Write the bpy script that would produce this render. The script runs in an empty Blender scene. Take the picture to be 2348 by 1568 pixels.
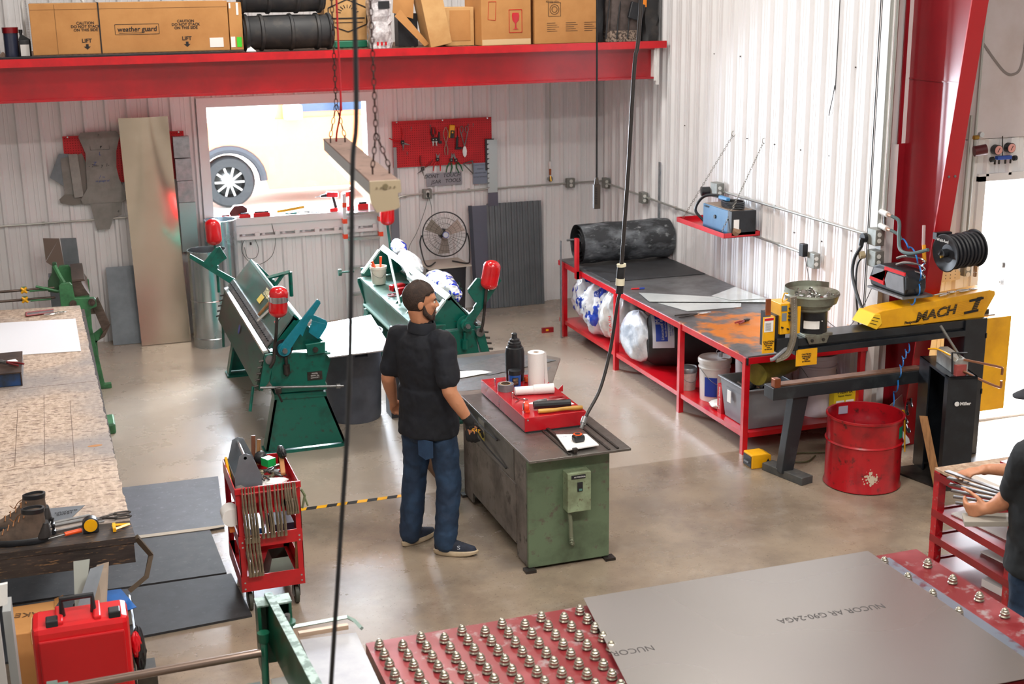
import bpy,bmesh,math,random
from mathutils import Vector,Matrix
from math import sin,cos,pi,radians
random.seed(7)
SC=bpy.context.scene
COL=SC.collection
# ---------------- camera, view, world, lights ----------------
cam_d=bpy.data.cameras.new('camera');cam=bpy.data.objects.new('camera',cam_d);COL.objects.link(cam)
RX=Vector((0.945505,-0.325349,-0.012976));UX=Vector((0.096775,0.242743,0.965251));FX=Vector((0.310894,0.913906,-0.261001))
cam.matrix_world=Matrix(((RX.x,UX.x,-FX.x,0),(RX.y,UX.y,-FX.y,0),(RX.z,UX.z,-FX.z,3.65),(0,0,0,1)))
cam_d.sensor_width=36;cam_d.lens=46.6228;cam_d.clip_start=.05;cam_d.clip_end=300
cam_d.dof.use_dof=True;cam_d.dof.focus_distance=8.8;cam_d.dof.aperture_fstop=4.0
SC.camera=cam
SC.view_settings.view_transform='Standard';SC.view_settings.look='None'
SC.view_settings.gamma=1;SC.view_settings.use_curve_mapping=False
SC.view_settings.exposure=0.35
SC.cycles.use_denoising=True
SC.cycles.max_bounces=8;SC.cycles.diffuse_bounces=4;SC.cycles.glossy_bounces=4
SC.cycles.transmission_bounces=6;SC.cycles.transparent_max_bounces=8
SC.cycles.sample_clamp_indirect=6
world=bpy.data.worlds.new('sky');SC.world=world;world.use_nodes=True
wn=world.node_tree.nodes['Background'];wn.inputs[0].default_value=(.86,.93,1.0,1);wn.inputs[1].default_value=8.0
def sun_lamp():
    d=bpy.data.lights.new('sun','SUN');d.energy=14;d.angle=radians(1.0);d.color=(1,.95,.88)
    o=bpy.data.objects.new('sun',d);COL.objects.link(o)
    v=Vector((-.50,-.50,-.70));o.rotation_euler=v.to_track_quat('-Z','Y').to_euler()
sun_lamp()
def panel_light(name,x,y,z,sx,sy,w,col=(1,.95,.89)):
    d=bpy.data.lights.new(name,'AREA');d.shape='RECTANGLE';d.size=sx;d.size_y=sy;d.energy=w;d.color=col
    o=bpy.data.objects.new(name,d);COL.objects.link(o);o.location=(x,y,z)
    return o
HIGH_BAYS=[(-1.6,2.6,90),(2.2,2.6,170),(5.2,2.6,85),(-1.6,7.4,40),(3.6,6.2,125),(5.0,9.6,28),(0.6,10.6,55),(3.0,11.4,100)]
for hx,hy,hw in HIGH_BAYS:
    panel_light('high_bay_lamp',hx,hy,5.83,1.1,.5,hw)
panel_light('window_daylight',2.37,14.62,1.86,1.7,1.15,420,(.80,.89,1)).rotation_euler=(radians(-90),0,0)
panel_light('doorway_daylight',7.75,9.15,1.1,1.3,2.0,90,(.90,.92,1)).rotation_euler=(radians(-90),0,0)
# ---------------- materials ----------------
def lin(h):
    if isinstance(h,(tuple,list)):return tuple(h[:3])
    h=h.lstrip('#');r=[]
    for i in (0,2,4):
        c=int(h[i:i+2],16)/255
        r.append(c/12.92 if c <= .04045 else ((c+.055)/1.055)**2.4)
    return tuple(r)
_M={}
def mat(name,col,rough=.5,metal=0.,col2=None,scale=6.,detail=5.,lo=.4,hi=.65,bump=0.,bscale=None,coat=0.,emit=None,trans=0.,alpha=1.,stretch=None,col3=None,spec=.5,rough2=None):
    """principled material; col2/col3 mix in with noise (wear, dirt)"""
    if name in _M:return _M[name]
    m=bpy.data.materials.new(name);m.use_nodes=True;nt=m.node_tree;N=nt.nodes;L=nt.links
    b=N['Principled BSDF'];c=lin(col);b.inputs['Base Color'].default_value=(*c,1)
    b.inputs['Roughness'].default_value=rough;b.inputs['Metallic'].default_value=metal
    b.inputs['Coat Weight'].default_value=coat;b.inputs['Coat Roughness'].default_value=.12
    b.inputs['Transmission Weight'].default_value=trans;b.inputs['Alpha'].default_value=alpha
    b.inputs['Specular IOR Level'].default_value=spec
    if emit:b.inputs['Emission Color'].default_value=(*lin(emit[0]),1);b.inputs['Emission Strength'].default_value=emit[1]
    tc=N.new('ShaderNodeTexCoord');mp=N.new('ShaderNodeMapping');L.new(tc.outputs['Object'],mp.inputs[0])
    if stretch:mp.inputs['Scale'].default_value=stretch
    def noise(s,w=0):
        n=N.new('ShaderNodeTexNoise');n.inputs['Scale'].default_value=s;n.inputs['Detail'].default_value=detail
        n.inputs['Roughness'].default_value=.62
        o2=N.new('ShaderNodeVectorMath');o2.operation='ADD';o2.inputs[1].default_value=(w*3.1,w*1.7,w)
        L.new(mp.outputs[0],o2.inputs[0]);L.new(o2.outputs[0],n.inputs['Vector']);return n
    def ramp(src,a,z):
        r=N.new('ShaderNodeMapRange');r.inputs[1].default_value=a;r.inputs[2].default_value=z;L.new(src,r.inputs[0]);return r
    last=None
    if col2 is not None:
        n=noise(scale);r=ramp(n.outputs[0],lo,hi)
        mx=N.new('ShaderNodeMix');mx.data_type='RGBA';mx.inputs[6].default_value=(*c,1);mx.inputs[7].default_value=(*lin(col2),1)
        L.new(r.outputs[0],mx.inputs[0]);last=mx.outputs[2]
        if rough2 is not None:
            rr_=N.new('ShaderNodeMapRange');rr_.inputs[3].default_value=rough;rr_.inputs[4].default_value=rough2
            L.new(r.outputs[0],rr_.inputs[0]);L.new(rr_.outputs[0],b.inputs['Roughness'])
    if col3 is not None:
        n=noise(scale*3.3,2);r=ramp(n.outputs[0],.58,.70)
        mx=N.new('ShaderNodeMix');mx.data_type='RGBA';mx.inputs[7].default_value=(*lin(col3),1)
        if last:L.new(last,mx.inputs[6])
        else:mx.inputs[6].default_value=(*c,1)
        L.new(r.outputs[0],mx.inputs[0]);last=mx.outputs[2]
    if last:L.new(last,b.inputs['Base Color'])
    if bump:
        n=noise(bscale or scale*4,5);bp=N.new('ShaderNodeBump');bp.inputs['Strength'].default_value=bump;bp.inputs['Distance'].default_value=.01
        L.new(n.outputs[0],bp.inputs['Height']);L.new(bp.outputs[0],b.inputs['Normal'])
    _M[name]=m;return m
# ---------------- mesh builder ----------------
class MB:
    """collects shapes in world metres; build() links them as ONE mesh object under its parent"""
    def __init__(s):s.bm=bmesh.new();s.slot=0
    def _new(s,fn):
        n=len(s.bm.faces);r=fn();s.bm.faces.ensure_lookup_table()
        for f in s.bm.faces[n:]:f.material_index=s.slot
        return r
    def mesh(s,vs,fs):
        def fn():
            V=[s.bm.verts.new(v) for v in vs]
            for f in fs:
                try:s.bm.faces.new([V[i] for i in f])
                except ValueError:pass
            return V
        return s._new(fn)
    def box(s,c,d,rot=None,M=None,bev=0):
        """centre c, full size d, rot = euler or z angle"""
        x,y,z=[k/2 for k in d]
        vs=[Vector((a,b,e)) for a in (-x,x) for b in (-y,y) for e in (-z,z)]
        if rot is not None:
            R_=Matrix.Rotation(rot,3,'Z') if isinstance(rot,(int,float)) else __import__('mathutils').Euler(rot).to_matrix()
            vs=[R_ @ v for v in vs]
        if M is not None:vs=[M @ (v+Vector(c)) for v in vs]
        else:vs=[v+Vector(c) for v in vs]
        V=s.mesh(vs,[(0,1,3,2),(4,6,7,5),(0,4,5,1),(2,3,7,6),(0,2,6,4),(1,5,7,3)])
        if bev:
            es={e for v in V for e in v.link_edges}
            r=bmesh.ops.bevel(s.bm,geom=list(es),offset=bev,segments=2,affect='EDGES',profile=.5)
            for f in r['faces']:f.material_index=s.slot
        return V
    def boxb(s,lo,hi,bev=0):
        return s.box([(a+b)/2 for a,b in zip(lo,hi)],[abs(b-a) for a,b in zip(lo,hi)],bev=bev)
    def ring(s,c,r,n,ax,up=None,r2=None,ph=0):
        ax=Vector(ax).normalized()
        u=Vector(up) if up is not None else (Vector((0,0,1)) if abs(ax.z)<.9 else Vector((1,0,0)))
        a=ax.cross(u).normalized();b=ax.cross(a).normalized();r2=r if r2 is None else r2
        return [s.bm.verts.new(Vector(c)+a*(r*cos(2*pi*i/n+ph))+b*(r2*sin(2*pi*i/n+ph))) for i in range(n)]
    def skin(s,rings,cap0=True,cap1=True,closed=True):
        def fn():
            for A,B in zip(rings,rings[1:]):
                n=len(A)
                for i in range(n if closed else n-1):
                    j=(i+1)%n
                    try:s.bm.faces.new((A[i],A[j],B[j],B[i]))
                    except ValueError:pass
            if cap0 and closed:s.bm.faces.new(rings[0][::-1])
            if cap1 and closed:s.bm.faces.new(rings[-1])
        return s._new(fn)
    def cyl(s,p,q,r,r2=None,n=16,cap=True):
        p,q=Vector(p),Vector(q);ax=q-p
        s.skin([s.ring(p,r,n,ax),s.ring(q,r if r2 is None else r2,n,ax)],cap,cap)
    def tube(s,pts,r,n=8,cap=True):
        """round tube along points; r number or list"""
        pts=[Vector(p) for p in pts];rs=r if isinstance(r,(list,tuple)) else [r]*len(pts)
        rings=[];u=None
        for i,p in enumerate(pts):
            t=(pts[min(i+1,len(pts)-1)]-pts[max(i-1,0)]).normalized()
            if u is None:
                u=Vector((0,0,1)) if abs(t.z)<.9 else Vector((1,0,0))
            a=t.cross(u)
            if a.length<1e-4:a=t.cross(Vector((.3,1,.2)))
            a.normalize();b=t.cross(a).normalized();u=b*-1 if False else u
            if rings:
                # keep frames aligned
                pa=s._la;a=(pa-t*pa.dot(t)).normalized();b=t.cross(a).normalized()
            s._la=a
            rings.append([s.bm.verts.new(p+a*(rs[i]*cos(2*pi*k/n))+b*(rs[i]*sin(2*pi*k/n))) for k in range(n)])
        s.skin(rings,cap,cap)
    def lathe(s,prof,c=(0,0,0),n=24,ax=(0,0,1),cap0=True,cap1=True,up=None):
        """prof: (radius, height) pairs along axis"""
        a=Vector(ax).normalized()
        s.skin([s.ring(Vector(c)+a*h,max(r,1e-4),n,a,up) for r,h in prof],cap0,cap1)
    def prism(s,pts,vec,origin=(0,0,0),X=(1,0,0),Y=(0,0,1)):
        """polygon (u,v) in plane X,Y extruded by vec"""
        X,Y,O,vec=Vector(X),Vector(Y),Vector(origin),Vector(vec)
        a=[s.bm.verts.new(O+X*p[0]+Y*p[1]) for p in pts];b=[s.bm.verts.new(v.co+vec) for v in a]
        s.skin([a,b])
    def sphere(s,c,r,seg=16,rg=8,sq=(1,1,1),a0=-90,a1=90):
        rr_=[]
        for i in range(rg+1):
            t=radians(a0+(a1-a0)*i/rg);q=max(cos(t),1e-3)*r
            rr_.append([s.bm.verts.new(Vector(c)+Vector((q*cos(2*pi*k/seg)*sq[0],q*sin(2*pi*k/seg)*sq[1],r*sin(t)*sq[2]))) for k in range(seg)])
        s.skin(rr_)
    def sheet(s,pts,th=.0015):
        """thin plate through corner points with thickness downward along its normal"""
        P=[Vector(p) for p in pts];n=(P[1]-P[0]).cross(P[2]-P[0]).normalized()*th
        a=[s.bm.verts.new(p) for p in P];b=[s.bm.verts.new(p-n) for p in P]
        s.skin([b,a])
    def chain(s,p,q,lk=.03,r=.0025,w=.010):
        p,q=Vector(p),Vector(q);L_=(q-p).length;n=max(1,int(L_/(lk*.78)));t=(q-p).normalized()
        u=Vector((0,0,1)) if abs(t.z)<.9 else Vector((1,0,0));a=t.cross(u).normalized();b=t.cross(a)
        for i in range(n):
            c=p+(q-p)*((i+.5)/n);d=a if i%2 else b
            pts=[c+t*(sin(k*pi/4)*lk/2)+d*(cos(k*pi/4)*w) for k in range(8)]
            pts.append(pts[0]);s.tube(pts,r,5,False)
    def build(s,name,m,parent=None,smooth=False,bevel=0,sub=0,solid=0):
        bmesh.ops.recalc_face_normals(s.bm,faces=s.bm.faces)
        me=bpy.data.meshes.new(name)
        if parent is not None:
            inv=parent.get('_dummy');T=WORLD[parent.name].inverted() if parent.name in WORLD else Matrix()
            s.bm.transform(T)
        s.bm.to_mesh(me);s.bm.free()
        for x in (m if isinstance(m,(list,tuple)) else [m]):me.materials.append(x)
        o=bpy.data.objects.new(name,me);COL.objects.link(o)
        if parent is not None:
            o.parent=parent;WORLD[o.name]=WORLD.get(parent.name,Matrix())
        if smooth:
            for p in me.polygons:p.use_smooth=True
            me.set_sharp_from_angle(angle=radians(38 if smooth is True else smooth))
        if bevel:
            md=o.modifiers.new('b','BEVEL');md.width=bevel;md.segments=2;md.limit_method='ANGLE';md.angle_limit=radians(50)
        if sub:
            md=o.modifiers.new('s','SUBSURF');md.levels=sub;md.render_levels=sub
        return o
WORLD={}   # object name -> matrix its own vertices are expressed in
def meta(o,label=None,cat=None,group=None,kind=None):
    if label:o['label']=label
    if cat:o['category']=cat
    if group:o['group']=group
    if kind:o['kind']=kind
    return o
def thing(name,label,cat,loc=(0,0,0),rz=0,group=None):
    o=bpy.data.objects.new(name,None);COL.objects.link(o);o.location=loc;o.rotation_euler=(0,0,rz)
    o.empty_display_size=.1
    WORLD[o.name]=Matrix.Translation(loc) @ Matrix.Rotation(rz,4,'Z')
    return meta(o,label,cat,group)
def one(name,mb,m,label,cat,group=None,smooth=False,**k):
    """a thing that is one mesh; origin moved to its base"""
    o=mb.build(name,m,None,smooth,**k);me=o.data
    xs=[v.co for v in me.vertices];c=Vector(((min(v.x for v in xs)+max(v.x for v in xs))/2,(min(v.y for v in xs)+max(v.y for v in xs))/2,min(v.z for v in xs)))
    me.transform(Matrix.Translation(-c));o.location=c;WORLD[o.name]=Matrix.Translation(c)
    return meta(o,label,cat,group)
def struct(name,mb,m,smooth=False):
    return meta(mb.build(name,m,None,smooth),kind='structure')
def dup(root,loc=None,rz=None,label=None,rot=None):
    """copy of a thing with copies of its parts and sub-parts"""
    r=root.copy();COL.objects.link(r)
    if loc is not None:r.location=loc
    if rz is not None:r.rotation_euler=(0,0,rz)
    if rot is not None:r.rotation_euler=rot
    if label:r['label']=label
    for ch in list(root.children):
        c=ch.copy();COL.objects.link(c);c.parent=r
        for g in list(ch.children):
            d=g.copy();COL.objects.link(d);d.parent=c
    return r
def text(s,parent,o,X,Y,size,m,name='lettering',align='CENTER',shear=0,ext=.0008,bold=0,sx=1,label=None,mirror=False):
    """flat lettering: o = anchor on the surface, X = reading direction, Y = up direction"""
    cu=bpy.data.curves.new(name,'FONT');cu.body=s;cu.size=size;cu.align_x=align;cu.align_y='CENTER'
    cu.extrude=ext;cu.shear=shear;cu.offset=bold;cu.resolution_u=3
    t=bpy.data.objects.new(name,cu);COL.objects.link(t)
    me=bpy.data.meshes.new_from_object(t);bpy.data.objects.remove(t);bpy.data.curves.remove(cu)
    X=Vector(X).normalized();Y=Vector(Y);Y=(Y-X*Y.dot(X)).normalized();Z=X.cross(Y)
    M=Matrix(((X.x*sx,Y.x,Z.x,o[0]),(X.y*sx,Y.y,Z.y,o[1]),(X.z*sx,Y.z,Z.z,o[2]),(0,0,0,1)))
    me.transform(M)
    if parent is not None and parent.name in WORLD:me.transform(WORLD[parent.name].inverted())
    me.materials.clear();me.materials.append(m)
    ob=bpy.data.objects.new(name,me);COL.objects.link(ob)
    if parent is not None:ob.parent=parent;WORLD[ob.name]=WORLD.get(parent.name,Matrix())
    if label:ob['label']=label
    return ob
def arc(c,r,a0,a1,n=10,X=(1,0,0),Y=(0,0,1)):
    c,X,Y=Vector(c),Vector(X),Vector(Y)
    return [c+X*(r*cos(radians(a0+(a1-a0)*i/n)))+Y*(r*sin(radians(a0+(a1-a0)*i/n))) for i in range(n+1)]
def spline(pts,n=8):
    """Catmull-Rom through points"""
    P=[Vector(p) for p in pts];P=[P[0]*2-P[1]]+P+[P[-1]*2-P[-2]];out=[]
    for i in range(1,len(P)-2):
        for k in range(n):
            t=k/n;a,b,c,d=P[i-1:i+3]
            out.append(.5*((2*b)+(c-a)*t+(2*a-5*b+4*c-d)*t*t+(-a+3*b-3*c+d)*t**3))
    out.append(P[-2]);return out
# ---------------- common materials ----------------
WHITE_WALL=mat('white painted corrugated steel','#ececee',.42,0,'#e2e1e2',1.2,lo=.35,hi=.8,col3=None)
RED=mat('red enamel','#cb0d1d',.32,0,'#a80b18',5,lo=.45,hi=.75,coat=.3)
RED_WORN=mat('worn red enamel','#b0151f',.38,0,'#6e1016',9,lo=.5,hi=.7,col3='#8d7f7a')
RED_DK=mat('dark red paint','#8e0f1a',.36,0,'#6d0b14',4,coat=.2)
GREEN=mat('green machine enamel','#025e50',.36,0,'#033f37',7,lo=.5,hi=.72,col3='#2a3b35',coat=.15)
GREEN_OLD=mat('faded green enamel','#3f7c50',.42,0,'#2d5238',9,lo=.45,hi=.7)
GREEN_OLIVE=mat('olive grey green paint','#5f7158',.45,0,'#46523f',5,lo=.45,hi=.75,col3='#5a5148')
STEEL=mat('bare worn steel','#8c8d8e',.36,.75,'#5c5a58',6,lo=.4,hi=.7,rough2=.5)
STEEL_DK=mat('dark oily steel','#4b4744',.42,.7,'#2b2725',8)
GALV=mat('galvanised steel','#b4bcc1',.30,.8,'#949da3',14,lo=.4,hi=.65,rough2=.42)
GALV_DK=mat('grey galvanised sheet','#7e858c',.45,.5,'#6d747b',5,lo=.4,hi=.7)
ALU=mat('brushed aluminium','#cfd2d4',.24,.9,'#b9bdc0',3)
CHROME=mat('chrome','#dcdcdc',.14,1.)
BLACK=mat('black plastic','#16171a',.42,0,'#22252a',10)
RUBBER=mat('black rubber','#1c1d20',.68,0,'#303236',9,col3='#4a4b4d')
NAVY=mat('dark navy enamel','#15191f',.35,0,'#22272d',8,lo=.45,hi=.7,coat=.2)
YELLOW=mat('yellow enamel','#f2b20c',.36,0,'#d99a08',3,coat=.2)
CARD=mat('brown cardboard','#c08a50',.75,0,'#b47e46',3)
CARD_LT=mat('light cardboard','#cda26b',.78,0,'#be9059',4)
WOOD=mat('pine wood','#9c7046',.6,0,'#74502f',6,stretch=(8,1,1))
WHITE=mat('white plastic','#e2e2e0',.4,0,'#d2d1cf',6)
PAPER=mat('white paper','#ecebe8',.7)
INK=mat('black ink','#17171a',.6)
BLUE=mat('blue print','#1c3fa8',.5)
REDP=mat('red plastic','#d4161f',.3,coat=.3)
GREYP=mat('grey plastic','#777a80',.5,0,'#6b6e74',6)
SKYBLUE=mat('blue hose plastic','#1f6fb8',.3)
# ---------------- setting ----------------
def floor_material():
    m=bpy.data.materials.new('sealed concrete');m.use_nodes=True;nt=m.node_tree;N=nt.nodes;L=nt.links;b=N['Principled BSDF']
    tc=N.new('ShaderNodeTexCoord')
    def nz(s,d=6,w=0,st=None):
        mp=N.new('ShaderNodeMapping');mp.inputs['Location'].default_value=(w,w*2,w);mp.inputs['Scale'].default_value=st or (1,1,1)
        L.new(tc.outputs['Object'],mp.inputs[0]);n=N.new('ShaderNodeTexNoise');n.inputs['Scale'].default_value=s;n.inputs['Detail'].default_value=d
        n.inputs['Roughness'].default_value=.65;L.new(mp.outputs[0],n.inputs['Vector']);return n.outputs[0]
    def mr(src,a,z,c=0,d=1):
        r=N.new('ShaderNodeMapRange');r.inputs[1].default_value=a;r.inputs[2].default_value=z;r.inputs[3].default_value=c;r.inputs[4].default_value=d;L.new(src,r.inputs[0]);return r.outputs[0]
    def mix(f,A,B):
        x=N.new('ShaderNodeMix');x.data_type='RGBA';L.new(f,x.inputs[0])
        for k,v in ((6,A),(7,B)):
            if isinstance(v,tuple):x.inputs[k].default_value=(*v,1)
            else:L.new(v,x.inputs[k])
        return x.outputs[2]
    c=mix(mr(nz(.7),.35,.65),lin('#857665'),lin('#998a78'))
    c=mix(mr(nz(2.2,8,3),.42,.76),c,lin('#665b51'))
    c=mix(mr(nz(5,9,7),.52,.76,0,.45),c,lin('#9f958a'))
    c=mix(mr(nz(60,3,9),.62,.70,0,.8),c,lin('#50463d'))
    # lighter bay of floor behind the saw joint
    sp=N.new('ShaderNodeSeparateXYZ');L.new(tc.outputs['Object'],sp.inputs[0])
    c=mix(mr(sp.outputs[1],8.93,8.95,0,.5),c,lin('#bcb1a4'))
    L.new(c,b.inputs['Base Color'])
    L.new(mr(nz(1.4,7,11),.35,.7,.22,.36),b.inputs['Roughness'])
    bp=N.new('ShaderNodeBump');bp.inputs['Strength'].default_value=.12;bp.inputs['Distance'].default_value=.004;L.new(nz(9,5,4),bp.inputs['Height']);L.new(bp.outputs[0],b.inputs['Normal'])
    b.inputs['Specular IOR Level'].default_value=.8
    return m
FLOOR=floor_material()
g=MB();g.boxb((-4.5,-3.0,-.15),(9.6,14.6,0));struct('floor',g,FLOOR)
OUT_GROUND=mat('sunlit concrete apron','#cfcac2',.8,0,'#c0bab0',1)
g=MB();g.boxb((-30,14.62,-.2),(40,60,-.02));g.boxb((9.62,-10,-.2),(40,14.62,-.02));struct('ground_outside',g,OUT_GROUND)
def ribbed(g,along,off,a0,a1,z0,z1,out,step=.218,first=0.,depth=.03):
    """corrugated panel: along 'x' or 'y'; off = plane; out = unit sign the ribs stand towards the room"""
    pts=[];k0=math.floor((a0-first)/step)-1
    a=first+k0*step
    while a<a1+step:
        pts+=[(a-.030,0),(a-.014,depth),(a+.014,depth),(a+.030,0),(a+.085,0),(a+.090,.005),(a+.096,0),(a+.124,0),(a+.129,.005),(a+.135,0)]
        a+=step
    P=[(a0,0)]+[p for p in pts if a0<p[0]<a1]+[(a1,0)]
    co=lambda p,z:(p[0],off+out*p[1],z) if along=='x' else (off+out*p[1],p[0],z)
    vs=[co(p,z0) for p in P]+[co(p,z1) for p in P];n=len(P)
    g.mesh(vs,[(i,i+1,n+i+1,n+i) for i in range(n-1)])
WX,BY=6.08,14.43
g=MB()
ribbed(g,'x',BY,-4.5,1.48,0,6,-1,first=3.58)
ribbed(g,'x',BY,1.48,3.34,0,1.14,-1,first=3.58)
ribbed(g,'x',BY,1.48,3.34,2.49,6,-1,first=3.58)
ribbed(g,'x',BY,3.34,WX,0,6,-1,first=3.58)
g.boxb((-4.5,BY+.01,0),(1.48,BY+.14,6));g.boxb((3.34,BY+.01,0),(WX+.1,BY+.14,6))
g.boxb((1.48,BY+.01,0),(3.34,BY+.14,1.19));g.boxb((1.48,BY+.01,2.47),(3.34,BY+.14,6))
struct('wall_back',g,WHITE_WALL)
g=MB();ribbed(g,'y',WX,8.87,BY,0,6,-1,first=8.89);g.boxb((WX+.01,8.9,0),(WX+.14,BY,6));struct('wall_right',g,WHITE_WALL)
g=MB()
ribbed(g,'x',8.87,WX,7.00,0,2.40,-1,first=6.2);g.boxb((WX,8.88,0),(7.0,9.0,6));g.boxb((7.0,8.88,2.10),(8.3,9.0,6));g.boxb((8.3,8.88,0),(9.6,9.0,6))
ribbed(g,'x',8.87,7.0,9.6,2.10,2.40,-1,first=6.2)
struct('wall_front',g,WHITE_WALL)
PLY=mat('white painted plywood','#d8cfd0',.55,0,'#cabdb9',2,lo=.5,hi=.8,col3=None)
g=MB();g.boxb((WX+.16,8.845,2.405),(9.6,8.875,6));struct('trim_1',g,PLY)
g=MB()
for s_ in ((6.06,8.83,0,6.10,8.88,6),):g.boxb(s_[:3],s_[3:])
g.boxb((WX-.045,8.74,0),(WX,8.90,6));struct('trim_2',g,WHITE)
ROOMW=mat('off white room shell','#cfccc8',.8)
g=MB();g.boxb((-4.6,-3,0),(-4.5,BY+.1,6));struct('wall_left',g,ROOMW)
g=MB();g.boxb((-4.5,-3.1,0),(9.6,-3,6));struct('wall_near',g,ROOMW)
g=MB();g.boxb((9.6,-3,0),(9.7,9.0,6));struct('wall_side',g,ROOMW)
g=MB();g.boxb((-4.5,-3,6),(9.7,BY+.1,6.1));struct('ceiling',g,ROOMW)
# high bay fixtures on the ceiling
LAMPW=mat('lamp diffuser','#ffffff',.5,emit=('#fff2e0',6))
for hx,hy,hw in HIGH_BAYS:
    t=thing('high_bay_light','white rectangular high bay light under the ceiling','ceiling light',(hx,hy,5.86),group='high bay lights under the ceiling')
    g=MB();g.boxb((hx-.58,hy-.28,5.87),(hx+.58,hy+.28,5.99));g.build('housing',WHITE,t)
# window
FRAME=mat('white window frame','#e6e6e8',.4)
t=MB();
for lo,hi in (((1.43,BY-.06,1.13),(1.53,BY+.15,2.53)),((3.24,BY-.06,1.13),(3.36,BY+.15,2.53)),((1.53,BY-.06,2.43),(3.24,BY+.15,2.53)),((1.43,BY-.075,1.16),(3.36,BY+.15,1.24)),((1.43,BY-.05,1.06),(3.36,BY-.005,1.16))):t.boxb(lo,hi)
struct('window_1',t,FRAME)
GLASS=mat('clear glass','#ffffff',.02,trans=1.0);
def clear_glass():
    m=bpy.data.materials.new('window glass');m.use_nodes=True;nt=m.node_tree;N=nt.nodes;L=nt.links
    for n in list(N):N.remove(n)
    o=N.new('ShaderNodeOutputMaterial');a=N.new('ShaderNodeBsdfTransparent');b=N.new('ShaderNodeBsdfGlossy');b.inputs['Roughness'].default_value=.02
    f=N.new('ShaderNodeFresnel');f.inputs[0].default_value=1.3;x=N.new('ShaderNodeMixShader')
    L.new(f.outputs[0],x.inputs[0]);L.new(a.outputs[0],x.inputs[1]);L.new(b.outputs[0],x.inputs[2]);L.new(x.outputs[0],o.inputs[0]);return m
WGLASS=clear_glass()
t=MB();t.boxb((1.53,BY+.06,1.24),(3.24,BY+.066,2.43));struct('window_2',t,WGLASS)
# metal ledge of the lower wall panel under the window
t=MB();t.boxb((1.60,BY-.075,1.00),(3.36,BY-.02,1.035));
for k in range(8):t.box((1.76+.218*k,BY-.05,1.05),(.05,.05,.05))
struct('trim_3',t,FRAME)
# doorway to the yard with its leaf swung out
t=MB();t.boxb((6.99,8.84,0),(7.06,9.02,2.10));t.boxb((8.24,8.84,0),(8.31,9.02,2.10));t.boxb((6.99,8.84,2.06),(8.31,9.02,2.12));t.boxb((7.06,8.86,0),(8.24,9.0,.02));struct('trim_4',t,FRAME)
# ---------------- storage mezzanine ----------------
DECK=mat('dusty brown corrugated deck','#8f7360',.7,.1,'#6f5747',8)
g=MB()
g.boxb((-4.5,12.70,2.68),(5.91,12.84,2.70));g.boxb((-4.5,12.775,2.68),(5.91,12.79,2.99));g.boxb((-4.5,12.70,2.975),(5.91,12.86,2.99))
struct('beam_1',g,RED_BEAM := mat('glossy red beam paint','#ad0718',.28,0,'#900815',2.2,coat=.5,bump=.05,bscale=6))
g=MB();g.boxb((-4.5,12.665,2.99),(6.03,12.69,3.062));g.boxb((-4.5,12.69,2.99),(6.03,12.86,3.0));struct('beam_2',g,RED)
g=MB();g.boxb((5.905,12.70,2.66),(5.93,12.86,3.0));g.boxb((5.93,12.69,2.62),(5.96,12.72,3.0));struct('trim_5',g,WHITE)
g=MB()
pts=[];x=-4.5;k=0
while x<6.04:
    pts+=[(x,3.035),(x+.012,3.055),(x+.028,3.055),(x+.040,3.035)];x+=.055
vs=[(p[0],12.69,p[1]) for p in pts]+[(p[0],14.42,p[1]) for p in pts];n=len(pts)
g.mesh(vs,[(i,i+1,n+i+1,n+i) for i in range(n-1)]);g.boxb((-4.5,12.87,3.0),(6.03,14.42,3.034))
struct('floor_mezzanine',g,DECK)
DZ=3.057
def carton(name,label,x0,x1,y,dep,z0,z1,m=CARD,rz=0,lean=0,tape=True,flaps=False,cat='box'):
    """closed cardboard box standing on the deck; front face at y"""
    cx=(x0+x1)/2;w=x1-x0;h=z1-z0
    t=thing(name,label,cat,(cx,y+dep/2,z0),rz)
    M=WORLD[t.name]
    g=MB();g.box((0,0,h/2),(w,dep,h),M=M,bev=.004);g.build('carton_body',m,t)
    if tape:
        g=MB();g.box((0,0,h+.0015),(w*.98,.05,.002),M=M);g.box((w/2+.0012,0,h*.85),(.0015,.05,h*.3),M=M);g.build('packing_tape',mat('clear brown tape','#d9b98a',.25,coat=.3),t)
    return t,M
# long box
t,M=carton('cardboard_box','very long brown cardboard box with a black strap, caution and lift print',-.11,1.62,12.80,.42,3.085,3.53)
F=lambda x,z,e=.002:M @ Vector((x-.755,-.21-e,z-3.085))
X_,Z_=(1,0,0),(0,0,1)
for cx_ in (.355,1.235):
    for s_,z_ in (('CAUTION',3.355),('DO NOT STACK',3.325),('ON THIS SIDE',3.295)):text(s_,t,F(cx_,z_),X_,Z_,.034,INK,bold=.0006)
    text('LIFT',t,F(cx_,3.20),X_,Z_,.048,INK,bold=.001)
    g=MB();g.prism([(-.012,-.022),(-.012,.0),(.012,.0),(.012,-.022)],(0,-.002,0),F(cx_,3.172,0));g.prism([(.030,-.022),(0,-.048),(-.030,-.022)],(0,-.002,0),F(cx_,3.172,0));g.build('arrow_mark',INK,t)
text('weather guard',t,F(.80,3.292),X_,Z_,.062,INK,bold=.001,shear=.12,sx=.95)
g=MB()
for lo,hi in (((.61,3.245),(.99,3.249)),((.61,3.335),(.99,3.339)),((.605,3.247),(.609,3.337)),((.991,3.247),(.995,3.337)),((.64,3.258),(.86,3.262))):
    a,b=F(lo[0],lo[1]),F(hi[0],hi[1]);g.boxb((a.x,a.y,a.z),(b.x,a.y+.003,b.z))
g.build('logo_frame',INK,t)
g=MB();g.boxb((.47,12.796,3.085),(.482,12.80,3.532));g.boxb((.47,12.796,3.530),(.482,13.22,3.534));g.build('strap',INK,t)
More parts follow.
